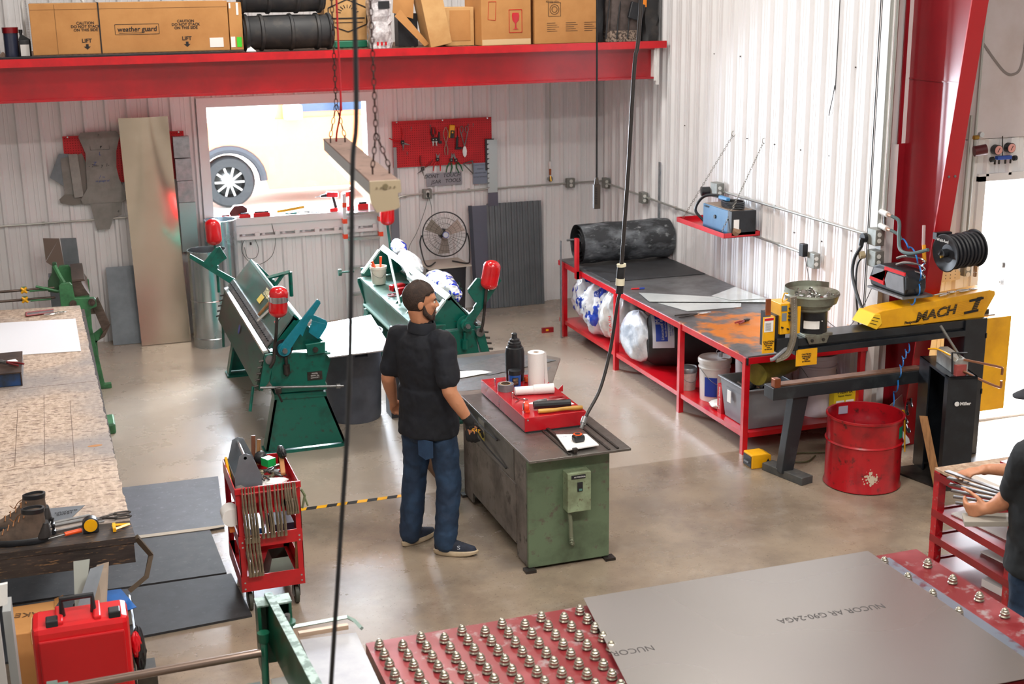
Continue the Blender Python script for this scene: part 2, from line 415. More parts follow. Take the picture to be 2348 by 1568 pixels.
g=MB();g.boxb((-.105,12.7985,3.475),(1.615,12.7995,3.478));g.boxb((.10,12.7985,3.09),(.104,12.7995,3.52));g.build('flap_seam',mat('cardboard crease','#7c5630',.8),t)
t2=thing('cardboard_box','short end of a brown carton with green and white stickers beside the long box','box',(1.69,12.95,3.085))
g=MB();g.box((1.69,12.96,3.30),(.12,.30,.43),bev=.004);g.build('carton_body',CARD,t2)
g=MB();g.boxb((1.69,12.807,3.11),(1.735,12.8095,3.20));g.build('green_sticker',mat('green sticker','#3fd02c',.5),t2)
g=MB();g.boxb((1.635,12.807,3.11),(1.675,12.8095,3.205));g.boxb((1.635,12.807,3.46),(1.65,12.8095,3.51));g.boxb((1.70,12.807,3.40),(1.72,12.8095,3.51));g.build('white_label',PAPER,t2)
g=MB();g.boxb((1.44,12.797,3.115),(1.565,12.7995,3.20));g.build('white_label',PAPER,t)
# box fan guard
t=thing('box_fan','square white box fan with wire guard behind the long box','fan',(.10,13.35,DZ))
g=MB();P_=[(-.17,13.35,3.08)]+arc((-.11,13.35,3.52),.06,180,90,5)+arc((.31,13.35,3.52),.06,90,0,5)+[(.37,13.35,3.08)]
g.tube([(p[0],13.35,p[2]) for p in P_],.014,8);g.build('fan_frame',WHITE,t)
g=MB()
for k in range(24):g.cyl((-.15+k*.0217,13.345,3.09),(-.15+k*.0217,13.345,3.57),.0015,n=5)
for k in range(22):g.cyl((-.16,13.343,3.10+k*.0217),(.36,13.343,3.10+k*.0217),.0015,n=5)
g.build('wire_guard',WHITE,t)
g=MB()
for k in range(5):
    a=k*2*pi/5;g.box((.10+.1*cos(a),13.37,3.32+.1*sin(a)),(.19,.006,.09),rot=(.35,-a,0))
g.build('fan_blade',GREYP,t)
# oil bottle and others
t=thing('oil_bottle','black motor oil bottle with a white label','bottle',(-.17,12.95,DZ))
g=MB();g.boxb((-.225,12.92,DZ),(-.125,12.985,DZ+.165),bev=.012);g.prism([(-.05,0),(.05,0),(-.01,.04),(-.035,.04)],(0,.05,0),(-.175,12.928,DZ+.163));g.cyl((-.20,12.955,DZ+.20),(-.20,12.955,DZ+.225),.013);g.build('bottle_body',BLACK,t,True)
g=MB();g.cyl((-.20,12.955,DZ+.222),(-.20,12.955,DZ+.25),.017);g.build('bottle_cap',BLACK,t)
g=MB();g.boxb((-.215,12.917,DZ+.02),(-.14,12.9195,DZ+.12));g.build('bottle_label',PAPER,t)
t=thing('plastic_jar','clear jar with a red lid beside the black oil bottle','jar',(-.29,13.05,DZ))
g=MB();g.cyl((-.29,13.05,DZ),(-.29,13.05,DZ+.22),.065,n=20);g.build('jar_body',mat('smoky jar','#3a3f55',.2,coat=.3),t,True)
g=MB();g.cyl((-.29,13.05,DZ+.22),(-.29,13.05,DZ+.27),.07,n=20);g.build('jar_lid',RED_DK,t,True)
g=MB();g.lathe([(.10,0),(.13,.05),(.14,.3),(.12,.5)],(-.52,12.98,DZ),20);one('trash_sack',g,BLACK,'black bulging sack at the edge of the deck beside the jar','sack',smooth=True)
g=MB();g.boxb((-.40,12.72,DZ),(1.60,12.78,DZ+.022),bev=.004);one('plastic_strip',g,BLACK,'black plastic strip lying along the deck edge under the long box','strip')
# ribbed black rollers
def ribbed_roll(label,x0,x1,y,z,r,xs):
    t=thing('corrugated_pipe',label,'pipe',((x0+x1)/2,y,z-r),group=None)
    g=MB();g.lathe([(r*.80,0),(r*.9,.03),(r*.93,(x1-x0)/2),(r*.9,x1-x0-.03),(r*.8,x1-x0)],(x0,y,z),28,(1,0,0));g.build('pipe_body',DUSTY,t,True)
    for q in xs:
        g=MB();g.lathe([(r*.9,-.022),(r,-.014),(r*1.0,.010),(r*.9,.024)],(q,y,z),28,(1,.04,0));g.build('rib',DUSTY,t,True)
    return t
DUSTY=mat('dusty black rubber','#2b2c2e',.6,0,'#47423e',7,lo=.5,hi=.75)
ribbed_roll('lower black ribbed rubber pipe lying on the mezzanine deck',1.76,2.60,12.93,DZ+.175,.172,(1.79,1.93,2.21,2.46,2.58))
ribbed_roll('upper black ribbed rubber pipe stacked on another',1.74,2.55,12.95,DZ+.515,.172,(1.77,2.01,2.28,2.50))
g=MB();g.sheet([(1.77,12.80,DZ+.01),(1.86,12.78,DZ+.01),(1.80,12.84,DZ+.07)],.003);one('paper_scrap',g,PAPER,'white paper scrap between the small carton and the pipes','paper')
# printed box on a green tote
t=thing('storage_tote','green tote under the box with a sunburst drawing','tote',(2.82,13.35,DZ))
g=MB();g.boxb((2.62,13.2,DZ),(3.02,13.5,DZ+.07),bev=.01);g.build('tote_body',mat('green tote plastic','#1f7a5c',.45),t)
t,M=carton('cardboard_box','brown box printed with a black hexagon and sunburst drawing',2.60,3.06,13.20,.35,DZ+.072,3.60,CARD_LT)
g=MB()
def line(g,x0,z0,x1,z1,y,w=.006,d=.002):
    v=Vector((x1-x0,0,z1-z0));nrm=Vector((-v.z,0,v.x)).normalized()*w/2;a=Vector((x0,y,z0));b=Vector((x1,y,z1))
    g.sheet([a-nrm,b-nrm,b+nrm,a+nrm],d)
yf=13.195
hexp=[(2.64,3.44),(2.83,3.52),(3.02,3.44),(3.02,3.28),(2.83,3.21),(2.64,3.28)]
for a,b in zip(hexp,hexp[1:]+hexp[:1]):line(g,*a,*b,yf,.010)
for k in range(9):
    a=radians(20+k*17.5);line(g,2.83+.07*cos(a),3.37+.07*sin(a),2.83+.12*cos(a),3.37+.10*sin(a),yf,.006)
line(g,2.66,3.34,3.0,3.34,yf,.012);line(g,2.70,3.30,2.98,3.30,yf,.005)
g.build('printed_drawing',INK,t)
# wrapped package
t=thing('wrapped_package','tall package wrapped in crinkled clear plastic film','package',(3.09,12.95,DZ))
def crinkle(g,c,d,n=10,j=.012,seed=1):
    rnd=random.Random(seed);rs=[]
    for i in range(n+1):
        z=c[2]+d[2]*i/n;ring=[]
        for k in range(16):
            a=2*pi*k/16+.2;ex=.35;q=abs(cos(a))**ex*(1 if cos(a)>0 else -1),abs(sin(a))**ex*(1 if sin(a)>0 else -1)
            ring.append(g.bm.verts.new((c[0]+q[0]*d[0]/2+rnd.uniform(-j,j),c[1]+q[1]*d[1]/2+rnd.uniform(-j,j),z+rnd.uniform(-j,j)*(0<i<n))))
        rs.append(ring)
    g.skin(rs)
FILM=mat('crinkled plastic film','#d6d2d4',.18,0,'#a59fa2',16,lo=.4,hi=.6,coat=.6,bump=.4,bscale=30)
g=MB();crinkle(g,(3.09,12.97,DZ),(.21,.22,.52));g.build('film',FILM,t,False)
g=MB();g.boxb((3.06,12.845,3.43),(3.17,12.85,3.50));g.build('dark_part_inside',BLACK,t)
g=MB();
for k in range(3):g.boxb((3.03+k*.04,12.842,3.085),(3.05+k*.04,12.846,3.12))
g.build('red_print',RED,t)
# open box tilted
t=thing('open_cardboard_box','cardboard box tipped open with flaps hanging out','box',(3.50,12.95,DZ))
g=MB();g.box((3.62,12.95,DZ+.26),(.22,.30,.50),rot=(0,radians(-11),0),bev=.004);g.build('carton_body',CARD_LT,t)
for pts in ([(3.51,12.86,DZ+.01),(3.56,12.86,DZ+.03),(3.28,12.86,DZ+.36),(3.22,12.86,DZ+.30)],[(3.24,13.02,DZ+.33),(3.44,13.0,DZ+.27),(3.46,13.0,DZ+.52),(3.26,13.02,DZ+.55)]):
    g=MB();g.sheet(pts,.006);g.build('flap',CARD,t)
g=MB();g.boxb((3.30,13.06,DZ+.005),(3.50,13.2,DZ+.32));g.build('inside',BLACK,t)
t,M=carton('cardboard_box','small brown box with a darker square panel on its front',3.75,4.05,12.95,.28,DZ,3.43,CARD_LT,tape=False)
g=MB();g.boxb((3.80,12.946,DZ+.05),(4.01,12.95,3.40));g.build('square_panel',CARD,t)
t,M=carton('cardboard_box','brown box with a red wine glass symbol',4.06,4.60,12.83,.42,DZ,3.60,CARD,rz=.10)
Fq=lambda x,z:M @ Vector((x,-.212,z));Xq=M.to_3x3() @ Vector((1,0,0))
g=MB();g.lathe([(.032,0),(.010,.01),(.006,.05),(.010,.06),(.035,.09),(.040,.13),(.034,.16)],(0,0,0),16)
for v in g.bm.verts:v.co=M @ Vector((v.co.x+.10,-.213+v.co.y*.05,v.co.z+.15))
g.build('glass_symbol',RED,t,True)
g=MB()
for a,b in (((.03,.12),(.17,.12)),((.03,.34),(.17,.34)),((.03,.12),(.03,.34)),((.17,.12),(.17,.34))):
    p,q=M @ Vector((a[0],-.212,a[1])),M @ Vector((b[0],-.212,b[1]));g.tube([p,q],.003,4)
for a,b in (((-.20,.25),(-.12,.24)),((-.19,.42),(-.11,.42)),((-.20,.25),(-.19,.42)),((-.12,.24),(-.11,.42))):
    p,q=M @ Vector((a[0],-.212,a[1])),M @ Vector((b[0],-.212,b[1]));g.tube([p,q],.0022,4)
g.build('red_print',RED,t)
g=MB();g.box((0,-.2125,.03),(.53,.002,.055),M=M);g.build('packing_tape',_M['clear brown tape'],t)
t,M=carton('cardboard_box','large brown carton printed with a speaker drawing and small text',4.66,5.32,12.84,.45,DZ,3.65,CARD,rz=-.02)
Fk=lambda x,z:M @ Vector((x,-.2275,z))
text('KLA181',t,Fk(-.10,.475),(1,0,0),(0,0,1),.075,INK,bold=.0015)
for i,ln in enumerate(('Active Loudspeaker','Full range cabinet')):text(ln,t,Fk(-.21,.432-i*.022),(1,0,0),(0,0,1),.02,INK,align='LEFT')
g=MB()
for r in (.028,.048):g.lathe([(r-.002,0),(r+.002,0),(r+.002,.002),(r-.002,.002)],Fk(-.12,.335),24,(0,-1,0),False,False)
c=Fk(-.12,.335)
for s_ in (-1,1):g.boxb((c.x+s_*.066-.0015,c.y-.002,c.z-.068),(c.x+s_*.066+.0015,c.y,c.z+.068));g.boxb((c.x-.066,c.y-.002,c.z+s_*.066-.0015),(c.x+.066,c.y,c.z+s_*.066+.0015))
for col_ in range(3):
    for r_ in range(5):
        p=Fk(-.20+col_*.20,.20-r_*.02);g.boxb((p.x,p.y-.001,p.z),(p.x+.09+.02*((r_*7+col_)%3),p.y,p.z+.004))
g.build('printed_drawing',INK,t)
# backpacks
GREYF=mat('grey brown canvas','#5d5350',.85,0,'#453d3a',10)
CAMO=mat('pale woven mesh','#9b8a7c',.85,0,'#4a3f39',42,lo=.45,hi=.55)
t=thing('strapped_bag','grey canvas bag with black straps and speckled bottom','bag',(5.62,13.0,DZ))
g=MB();crinkle(g,(5.64,13.0,DZ+.06),(.36,.30,.40),8,.01,3);o_=g.build('bag_body',GREYF,t,True)
g=MB();crinkle(g,(5.64,12.995,DZ+.001),(.37,.33,.11),4,.006,4);g.build('bag_bottom',CAMO,t,True)
g=MB()
for x in (5.44,5.56,5.68):g.tube([(x-.02,12.825,DZ+.03),(x,12.84,DZ+.2),(x+.04,12.86,DZ+.46)],.008,6)
g.build('strap',BLACK,t)
g=MB();g.box((5.74,12.79,DZ+.30),(.16,.04,.17),rot=(0,.25,0),bev=.01);one('cable_case',g,NAVY,'dark square pouch hanging on the grey canvas bag','pouch')
t=thing('duffel_bag','black duffel bag leaning against the white wall','bag',(5.92,13.0,DZ))
g=MB();crinkle(g,(5.935,13.02,DZ),(.17,.40,.56),8,.012,6);g.build('bag_body',DUSTY,t,True)
g=MB();g.boxb((5.82,12.80,DZ+.34),(5.86,12.815,DZ+.42));g.build('orange_patch',mat('orange fabric','#ee8a1c',.6),t)
g=MB();crinkle(g,(5.39,13.05,DZ),(.09,.3,.52),7,.014,8);one('folded_harness',g,BLACK,'black folded harness between the carton and the grey bag','harness',smooth=True)
# ---------------- things hanging in the air ----------------
t=thing('strip_light','dusty strip light fixture hanging on chains in front of the window','light fixture',(1.0,4.7,2.95))
FDUST=mat('dusty brown fixture top','#7d6459',.8,0,'#6a5247',5,lo=.4,hi=.7,col3='#4d3b34')
def fx(lo_z,hi_z,w,yn,yf,g):
    g.mesh([(.975-w,yn,lo_z),(.975+w,yn,lo_z),(.975+w,yn,hi_z),(.975-w,yn,hi_z),(1.076-w,yf,lo_z),(1.076+w,yf,lo_z),(1.076+w,yf,hi_z),(1.076-w,yf,hi_z)],[(0,1,2,3),(5,4,7,6),(0,4,5,1),(1,5,6,2),(2,6,7,3),(3,7,4,0)])
g=MB();fx(3.005,3.049,.046,4.104,5.37,g);g.build('housing',mat('grey fixture side','#8d8b88',.5),t)
g=MB();fx(3.047,3.052,.047,4.104,5.371,g);g.build('dusty_top',FDUST,t)
ld=bpy.data.lights.new('strip_lamp','AREA');ld.shape='RECTANGLE';ld.size=.07;ld.size_y=1.2;ld.energy=25;ld.color=(1,.96,.9);lo_=bpy.data.objects.new('strip_lamp',ld);COL.objects.link(lo_);lo_.location=(1.025,4.73,2.955)
g=MB();fx(2.962,3.004,.030,4.115,5.36,g);g.build('lens',mat('light cover','#f4efe2',.4,emit=('#fff4e0',.8)),t)
CREAM=mat('cream enamel','#a2937a',.5)
g=MB();g.prism([(-.050,.052),(.050,.052),(.052,.012),(.040,.010),(.046,-.035),(.030,-.042),(-.030,-.048),(-.046,-.020),(-.050,.01)],(0,.01,0),(.975,4.092,3.0));g.build('end_plate',CREAM,t)
g=MB();
for dx in (-.028,-.014,.016,.030):g.cyl((.975+dx,4.089,3.031),(.975+dx,4.095,3.031),.0026,n=8)
g.lathe([(.007,0),(.009,0),(.009,.002),(.007,.002)],(.975,4.0895,3.034),14,(0,1,0));g.build('knockout',mat('dark cream hole','#6e6248',.6),t)
CH=mat('rusty dark chain','#3a2724',.5,.6)
t=thing('hanging_chain','steel chain holding the near end of the strip light','chain',(.98,4.25,3.05))
g=MB();g.chain((.981,4.25,5.9),(.988,4.25,3.185),.028,.0018,.0065);g.build('single_run',CH,t,smooth=60)
for x in (.972,1.028):g=MB();g.chain((.988,4.25,3.185),(x,4.25,3.075),.028,.0018,.0065);g.tube([(x,4.25,3.08),(x,4.25,3.052)],.003,6);g.build('leg_run',CH,t,smooth=60)
t=thing('hanging_chain','steel chain holding the far end of the strip light','chain',(1.055,5.2,3.05))
g=MB();g.chain((1.064,5.2,5.9),(1.054,5.2,3.2),.028,.0018,.0065);g.build('single_run',CH,t,smooth=60)
for x in (1.025,1.083):g=MB();g.chain((1.054,5.2,3.2),(x,5.2,3.075),.028,.0018,.0065);g.tube([(x,5.2,3.08),(x,5.2,3.052)],.003,6);g.build('leg_run',CH,t,smooth=60)
g=MB();g.tube(spline([(1.078,5.18,5.9),(1.070,5.18,3.45),(1.072,5.2,3.2),(1.056,5.22,3.09),(1.056,5.24,3.054)]),.004,8);one('red_cable',g,mat('red cable','#a51320',.4),'red power cable dropping into the strip light','cable')
g=MB();g.tube(spline([(.72,3.2,5.9),(.704,3.2,3.617),(.681,3.2,3.203),(.647,3.2,2.647),(.604,3.2,2.232),(.555,3.2,1.78),(.53,3.2,1.5),(.50,3.2,.9)]),.0062,10);one('power_cable',g,BLACK,'thick black cable hanging down the whole picture left of the man','cable',smooth=True)
t=thing('pendant_control','black pendant control box hanging on a cable','control box',(3.735,9.0,2.03))
g=MB();g.cyl((3.731,9,5.9),(3.736,9,2.26),.0075,n=8);g.build('cable',BLACK,t)
g=MB();g.lathe([(.012,.05),(.020,.0)],(3.736,9,2.215),10);g.boxb((3.712,8.985,2.033),(3.762,9.02,2.215),bev=.004);g.build('control_box',mat('worn dark plastic','#3c352f',.6),t)
g=MB();
for k in range(10):g.boxb((3.718,8.983,2.07+k*.013),(3.735,8.986,2.076+k*.013))
g.build('ribbed_grip',INK,t)
t=thing('extension_cable','black power cord with a twist connector plugged into the bench machine','cord',(3.03,7.57,.87))
CP=[(3.62,7.75,5.9),(3.51,7.75,3.54),(3.47,7.75,3.145),(3.433,7.75,2.464),(3.393,7.75,1.871)]
g=MB();g.tube(spline(CP),.013,10);g.build('upper_cord',mat('dark rubber cord','#221d1c',.5),t,True)
g=MB();g.tube(spline([(3.385,7.75,1.70),(3.365,7.75,1.612),(3.32,7.75,1.321),(3.23,7.70,1.08),(3.11,7.62,.95),(3.055,7.57,.905)]),.011,10);g.build('lower_cord',_M['dark rubber cord'],t,True)
g=MB();g.cyl((3.393,7.75,1.88),(3.385,7.75,1.78),.027,n=14);g.cyl((3.385,7.75,1.755),(3.38,7.75,1.69),.025,n=14);g.build('connector',BLACK,t,True)
g=MB();g.cyl((3.386,7.75,1.79),(3.384,7.75,1.745),.030,n=14);g.build('ivory_collar',mat('ivory plastic','#d9d2b8',.4),t,True)
g=MB();g.cyl((3.394,7.75,1.868),(3.393,7.75,1.885),.031,n=14);g.build('ivory_collar',_M['ivory plastic'],t,True)
g=MB();g.cyl((3.075,7.59,.925),(3.05,7.565,.895),.020,n=12);g.cyl((3.05,7.565,.90),(3.035,7.55,.872),.013,n=12);g.build('gland',STEEL,t)
# ---------------- back wall ----------------
PEG=mat('red pegboard','#c70f1d',.5,0,'#b50d1a',4)
HOLE=mat('peg hole','#4a0609',.8)
def pegboard(label,x0,x1,z0,z1,tilt=0):
    t=thing('pegboard',label,'pegboard',((x0+x1)/2,14.385,z0))
    g=MB();a,b=Vector((x0,14.375,z0)),Vector((x1,14.375,z1))
    g.boxb((x0,14.375,z0),(x1,14.398,z1));g.build('board',PEG,t)
    g=MB();x=x0+.02
    while x<x1-.01:
        z=z0+.02
        while z<z1-.01:
            g.mesh([(x+.0045*cos(k*pi/3),14.3742,z+.0045*sin(k*pi/3)) for k in range(6)],[(0,1,2,3,4,5)]);z+=.0254
        x+=.0254
    meta(g.build('peg_hole',HOLE,t),kind='stuff')
    for q in (((x0+.05),z1-.01),((x0+x1)/2,z1-.01),(x1-.05,z1-.01)):
        g=MB();g.cyl((q[0],14.372,q[1]),(q[0],14.376,q[1]),.008,n=10);g.build('screw',ALU,t)
    return t
pegboard('large red pegboard carrying hand tools beside the window',3.53,4.68,1.685,2.196)
pegboard('small red pegboard mostly covered by hanging grey templates',.07,1.28,1.70,2.20)
# tools on the pegboard. board y = 14.375
TY=14.355
def snips(label,c,ang,L=.24,col=RED,open_=14,blade=STEEL,name='tin_snips'):
    """hanging snips: c = pivot (x,z), ang = direction of the handles in degrees (270 = straight down)"""
    t=thing(name,label,'snips',(c[0],TY,c[1]))
    P=Vector((c[0],TY,c[1]))
    for s in (-1,1):
        a=radians(ang+s*open_);d=Vector((cos(a),0,sin(a)));n=Vector((-d.z,0,d.x))*s
        g=MB();g.tube([P+d*.03+n*.004,P+d*L*.35+n*.014,P+d*L*.62],[.008,.009,.006],6);g.build('handle',col,t,True)
        b=-d;g=MB();g.sheet([P+n*.012,P+b*L*.12+n*.016,P+b*L*.36,P-n*.006],.006);g.build('blade',blade,t)
    g=MB();g.boxb((P.x-.02,TY-.008,P.z-.02),(P.x+.02,TY+.006,P.z+.02),bev=.005);g.build('pivot_body',BLACK,t)
    g=MB();g.cyl((P.x,TY-.012,P.z),(P.x,TY-.006,P.z),.006,n=10);g.build('bolt',CHROME,t)
    return t
snips('snips with thin red handles hung at the far left of the pegboard',(3.635,1.965),125,.26,RED,35)
snips('offset snips with red handles spread downwards',(4.03,1.755),265,.22,RED,18)
snips('left of two snips with green handles below the pegboard',(4.19,1.74),255,.24,mat('green grip','#0c5a34',.45),10)
snips('right of two snips with green handles below the pegboard',(4.245,1.735),292,.24,_M['green grip'],9)
snips('snips with one black and one red handle at the lower left edge',(3.855,1.66),68,.24,RED_DK,30)
for i,(x,m_,nm) in enumerate(((3.985,BLACK,'black handled'),(4.02,RED,'red handled'))):
    snips(nm+' aviation snips in the hanging cluster',(x,1.98),90+i*2,.22,m_,6,ALU)
def on_hook(g,x,z):g.tube([(x,14.375,z),(x,14.345,z),(x,14.342,z+.012)],.0025,5)
t=thing('long_pliers','long chrome handled pliers hanging between snips and yellow meter','pliers',(4.13,TY,1.80))
for s in (-1,1):
    g=MB();g.tube(spline([(4.135+s*.004,TY,2.11),(4.135+s*.028,TY,2.04),(4.135+s*.014,TY,1.97),(4.135,TY,1.93),(4.135-s*.018,TY,1.87),(4.135-s*.014,TY,1.80)],5),.0055,6);g.build('handle',mat('dull nickel','#a58f84',.35,.7),t,True)
t=thing('multimeter','yellow and black clip meter on the pegboard','meter',(4.205,TY,2.0))
g=MB();g.box((4.205,14.355,2.06),(.062,.03,.145),rot=(0,radians(6),0),bev=.008);g.build('case',YELLOW,t)
g=MB();g.box((4.205,14.338,2.03),(.045,.008,.085),rot=(0,radians(6),0),bev=.003);g.build('face',BLACK,t)
g=MB();g.cyl((4.207,14.336,2.05),(4.207,14.33,2.05),.010,n=12);g.build('dial',YELLOW,t)
t=thing('rivet_gun','hand riveter with red grips hanging beside the yellow meter','riveter',(4.265,TY,1.85))
for x in (4.25,4.285):g=MB();g.box((x,TY,2.045),(.02,.02,.11),bev=.005);g.build('grip',RED,t)
g=MB();g.box((4.262,TY,1.94),(.026,.018,.14),rot=(0,.06,0),bev=.004);g.box((4.275,TY,1.868),(.07,.022,.025),bev=.005);g.cyl((4.31,TY,1.868),(4.33,TY,1.87),.006);g.build('riveter_body',BLACK,t)
t=thing('straight_snips','large old steel tinner snips with loop handles','snips',(4.345,TY,1.78))
for s in (-1,1):
    g=MB();lp=[(4.35+s*(.030+.018*cos(a)),TY,2.075+.036*sin(a)) for a in [k*pi/6 for k in range(13)]];g.tube(lp,.0045,6,False)
    g.tube([(4.35+s*.040,TY,2.045),(4.35+s*.018,TY,1.95),(4.35,TY,1.885)],.006,6);g.build('handle',STEEL,t,True)
g=MB();g.prism([(-.012,.0),(.012,.0),(.026,-.05),(.020,-.10),(0,-.125),(-.020,-.10),(-.026,-.05)],(0,.008,0),(4.35,TY-.004,1.885));g.build('blade',CHROME,t)
g=MB();g.box((3.945+.11,TY,2.00),(.02,.02,.12),bev=.004);g.box((4.07,TY,1.945),(.03,.01,.03));one('wire_stripper',g,BLACK,'black stripping tool beside the cluster of snips','stripper')
for i,(x,z) in enumerate(((3.74,2.115),(3.685,1.84),(4.46,2.12),(4.40,2.12),(3.96,2.13))):
    g=MB();on_hook(g,x,z);g.tube([(x,14.372,z+.02),(x,14.372,z-.025)],.0025,5);one('peg_hook',g,STEEL,'small bare wire hook on the red pegboard','hook','bare pegboard hooks')
t=thing('rafter_square','steel speed square hanging from the corner of the pegboard','square',(4.43,TY,1.58))
g=MB()
for a,b in (((4.33,1.69),(4.44,1.72)),((4.44,1.72),(4.445,1.57)),((4.33,1.69),(4.445,1.57))):g.tube([(a[0],TY,a[1]),(b[0],TY,b[1])],.007,5)
g.build('square_frame',STEEL,t)
SIGNM=mat('grey galvanised sign','#a0a1a8',.42,.45,'#8c8e96',5)
t=thing('metal_sign','galvanised sheet sign with handwritten words DONT TOUCH JSAR TOOLS','sign',(4.11,14.39,1.46))
g=MB();g.boxb((3.905,14.386,1.455),(4.32,14.392,1.60));g.build('plate',SIGNM,t)
text('DONT   TOUCH',t,(4.09,14.384,1.565),(1,0,.01),(0,0,1),.058,INK,shear=.2,sx=1.0);text('JSAR   TOOLS',t,(4.13,14.384,1.502),(1,0,.03),(0,0,1),.058,INK,shear=.2)
t=thing('metal_note','small blue grey sheet with faint marker notes under the pegboard corner','sign',(4.53,14.39,1.45))
g=MB();g.boxb((4.445,14.36,1.452),(4.615,14.366,1.69));g.build('plate',mat('blue grey sheet','#8690a0',.35,.6),t)
for i,ln in enumerate(('DONT TOUCH','SHIT YOU','DID NOT USE','OR PUT IN PLACE')):text(ln if i != 1 else 'THINGS',t,(4.53,14.358,1.665-i*.045),(1,0,0),(0,0,1),.022,mat('faded marker','#5b6270',.6),shear=.2)
t=thing('notched_gauge','tall pale notched metal gauge strip hanging beside the pegboard','gauge',(4.67,14.36,1.2))
g=MB();prof=[(0,0),(.115,0),(.12,.60),(0,.60)]
z=.56
while z>.02:prof.append((0,z));prof.append((.028,z-.006));prof.append((0,z-.02));z-=.055
g.prism(prof,(0,.005,0),(4.615,14.345,1.345));g.build('strip',mat('pale zinc','#c3d0d2',.4,.3),t)
g=MB();g.boxb((4.617,14.35,1.19),(4.735,14.356,1.345));g.build('lower_tab',mat('slate sheet','#6f7080',.4,.4),t)
g=MB();g.boxb((4.595,14.352,1.60),(4.70,14.36,1.955));one('dark_gauge',g,mat('dark plate','#3a3c40',.5,.3),'dark notched plate behind the pale gauge strip','gauge')
g=MB();g.boxb((3.525,14.352,1.40),(3.562,14.358,1.915));one('straight_bar',g,mat('dull aluminium bar','#9a9a9c',.4,.6),'narrow flat metal bar hanging at the left edge of the red pegboard','bar')
g=MB();g.boxb((3.47,14.34,.35),(3.56,14.36,1.40));one('wall_post',g,mat('slate post','#7c7f8b',.5,.3),'grey metal angle standing on the wall between window and fan','post')
# leaning and hanging metal
def bent_sheet(name,m,x0b,x1b,y_b,x0t,x1t,y_t,z0,z1,label,cat='sheet',bow=.05,n=16,th=.002,lean=None):
    g=MB();rows=[]
    for i in range(n+1):
        f=i/n;z=z0+(z1-z0)*f;y=y_b+(y_t-y_b)*f+bow*sin(pi*f)*.5
        a,b=x0b+(x0t-x0b)*f,x1b+(x1t-x1b)*f
        rows.append([Vector((a+(b-a)*k/6,y-bow*.35*sin(pi*k/6)*(f**3),z+bow*.0 )) for k in range(7)])
    vs=[p for r in rows for p in r]+[p+Vector((0,th,0)) for r in rows for p in r];N_=len(rows)*7
    fs=[]
    for i in range(n):
        for k in range(6):
            q=i*7+k;fs+=[(q,q+1,q+8,q+7),(N_+q,N_+q+7,N_+q+8,N_+q+1)]
    for i in range(n):q=i*7;fs+=[(q,q+7,N_+q+7,N_+q),(q+6,N_+q+6,N_+q+13,q+13)]
    for k in range(6):fs+=[(k,N_+k,N_+k+1,k+1),(n*7+k,n*7+k+1,N_+n*7+k+1,N_+n*7+k)]
    g.mesh(vs,fs);return one(name,g,m,label,cat,smooth=True)
SHINY=mat('shiny bronze toned aluminium sheet','#d6c6b2',.12,1.0,'#cbbba6',1.2,rough2=.15)
bent_sheet('tall_metal_sheet',SHINY,.655,1.168,14.07,.628,1.125,14.27,.004,2.37,'tall shiny metal sheet leaning on the back wall left of the window',bow=.08)
bent_sheet('metal_sheet',GALV_DK,.372,.665,14.20,.373,.670,14.36,.004,.815,'short grey flat sheet leaning left of the tall shiny sheet',bow=0)
TG=mat('weathered grey template sheet','#8e8c88',.6,.25,'#7b7a76',5)
def plate(name,pts,y,label,m=TG,cat='template',th=.003,marks=None):
    t=thing(name,label,cat,(sum(p[0] for p in pts)/len(pts),y,min(p[1] for p in pts)))
    g=MB();g.prism(pts,(0,th,0),(0,y,0));g.build('plate',m,t)
    for i,(s,x,z,sz,mm) in enumerate(marks or []):text(s,t,(x,y-.001,z),(1,0,0),(0,0,1),sz,mm,'marker_note',shear=.2)
    return t
MB_=mat('blue marker','#2b4690',.6)
plate('sheet_template',[(.25,2.235),(.60,2.235),(.635,2.19),(.585,2.03),(.572,1.86),(.59,1.74),(.645,1.60),(.66,1.545),(.60,1.50),(.21,1.50),(.19,1.545),(.265,1.66),(.27,1.84),(.28,2.02),(.225,2.19)],14.345,
      'large hourglass shaped grey template hanging on the small pegboard',marks=[('Z',.36,1.91,.05,MB_),('- 2m-  y  1-',.40,1.89,.045,INK),('us guage sd',.42,1.73,.03,MB_),('L',.42,2.01,.05,MB_),('7',.42,2.2,.03,INK),('/ ~',.42,1.77,.05,MB_)])
g=MB();g.boxb((.33,14.340,2.05),(.52,14.345,2.052));g.boxb((.33,14.340,2.05),(.332,14.345,2.09));g.boxb((.518,14.340,2.05),(.52,14.345,2.09));g.prism([(.43,2.06),(.45,2.09),(.43,2.09)],(0,.002,0),(0,14.342,0));one('cut_out',g,INK,'dark cut lines in the upper part of the hourglass template','mark')
plate('sheet_template',[(.27,1.53),(.60,1.53),(.58,1.36),(.50,1.34),(.45,1.22),(.32,1.22),(.30,1.36)],14.355,'narrow lower template with a rounded cut hanging under the hourglass one',marks=[('4',.55,1.40,.04,INK)])
plate('sheet_template',[(.02,2.03),(.13,2.02),(.12,1.72),(.03,1.70),(-.09,1.79)],14.365,'tilted dark template at the left of the hanging bundle',GALV_DK)
plate('sheet_template',[(.03,1.98),(.16,2.0),(.19,1.60),(.04,1.61)],14.358,'narrow wedge shaped template in the hanging bundle')
plate('sheet_template',[(.11,2.02),(.20,2.02),(.22,1.58),(.13,1.57)],14.338,'long narrow perforated template at the front of the bundle',mat('pale template sheet','#9d9b97',.6,.2,'#8b8a86',8))
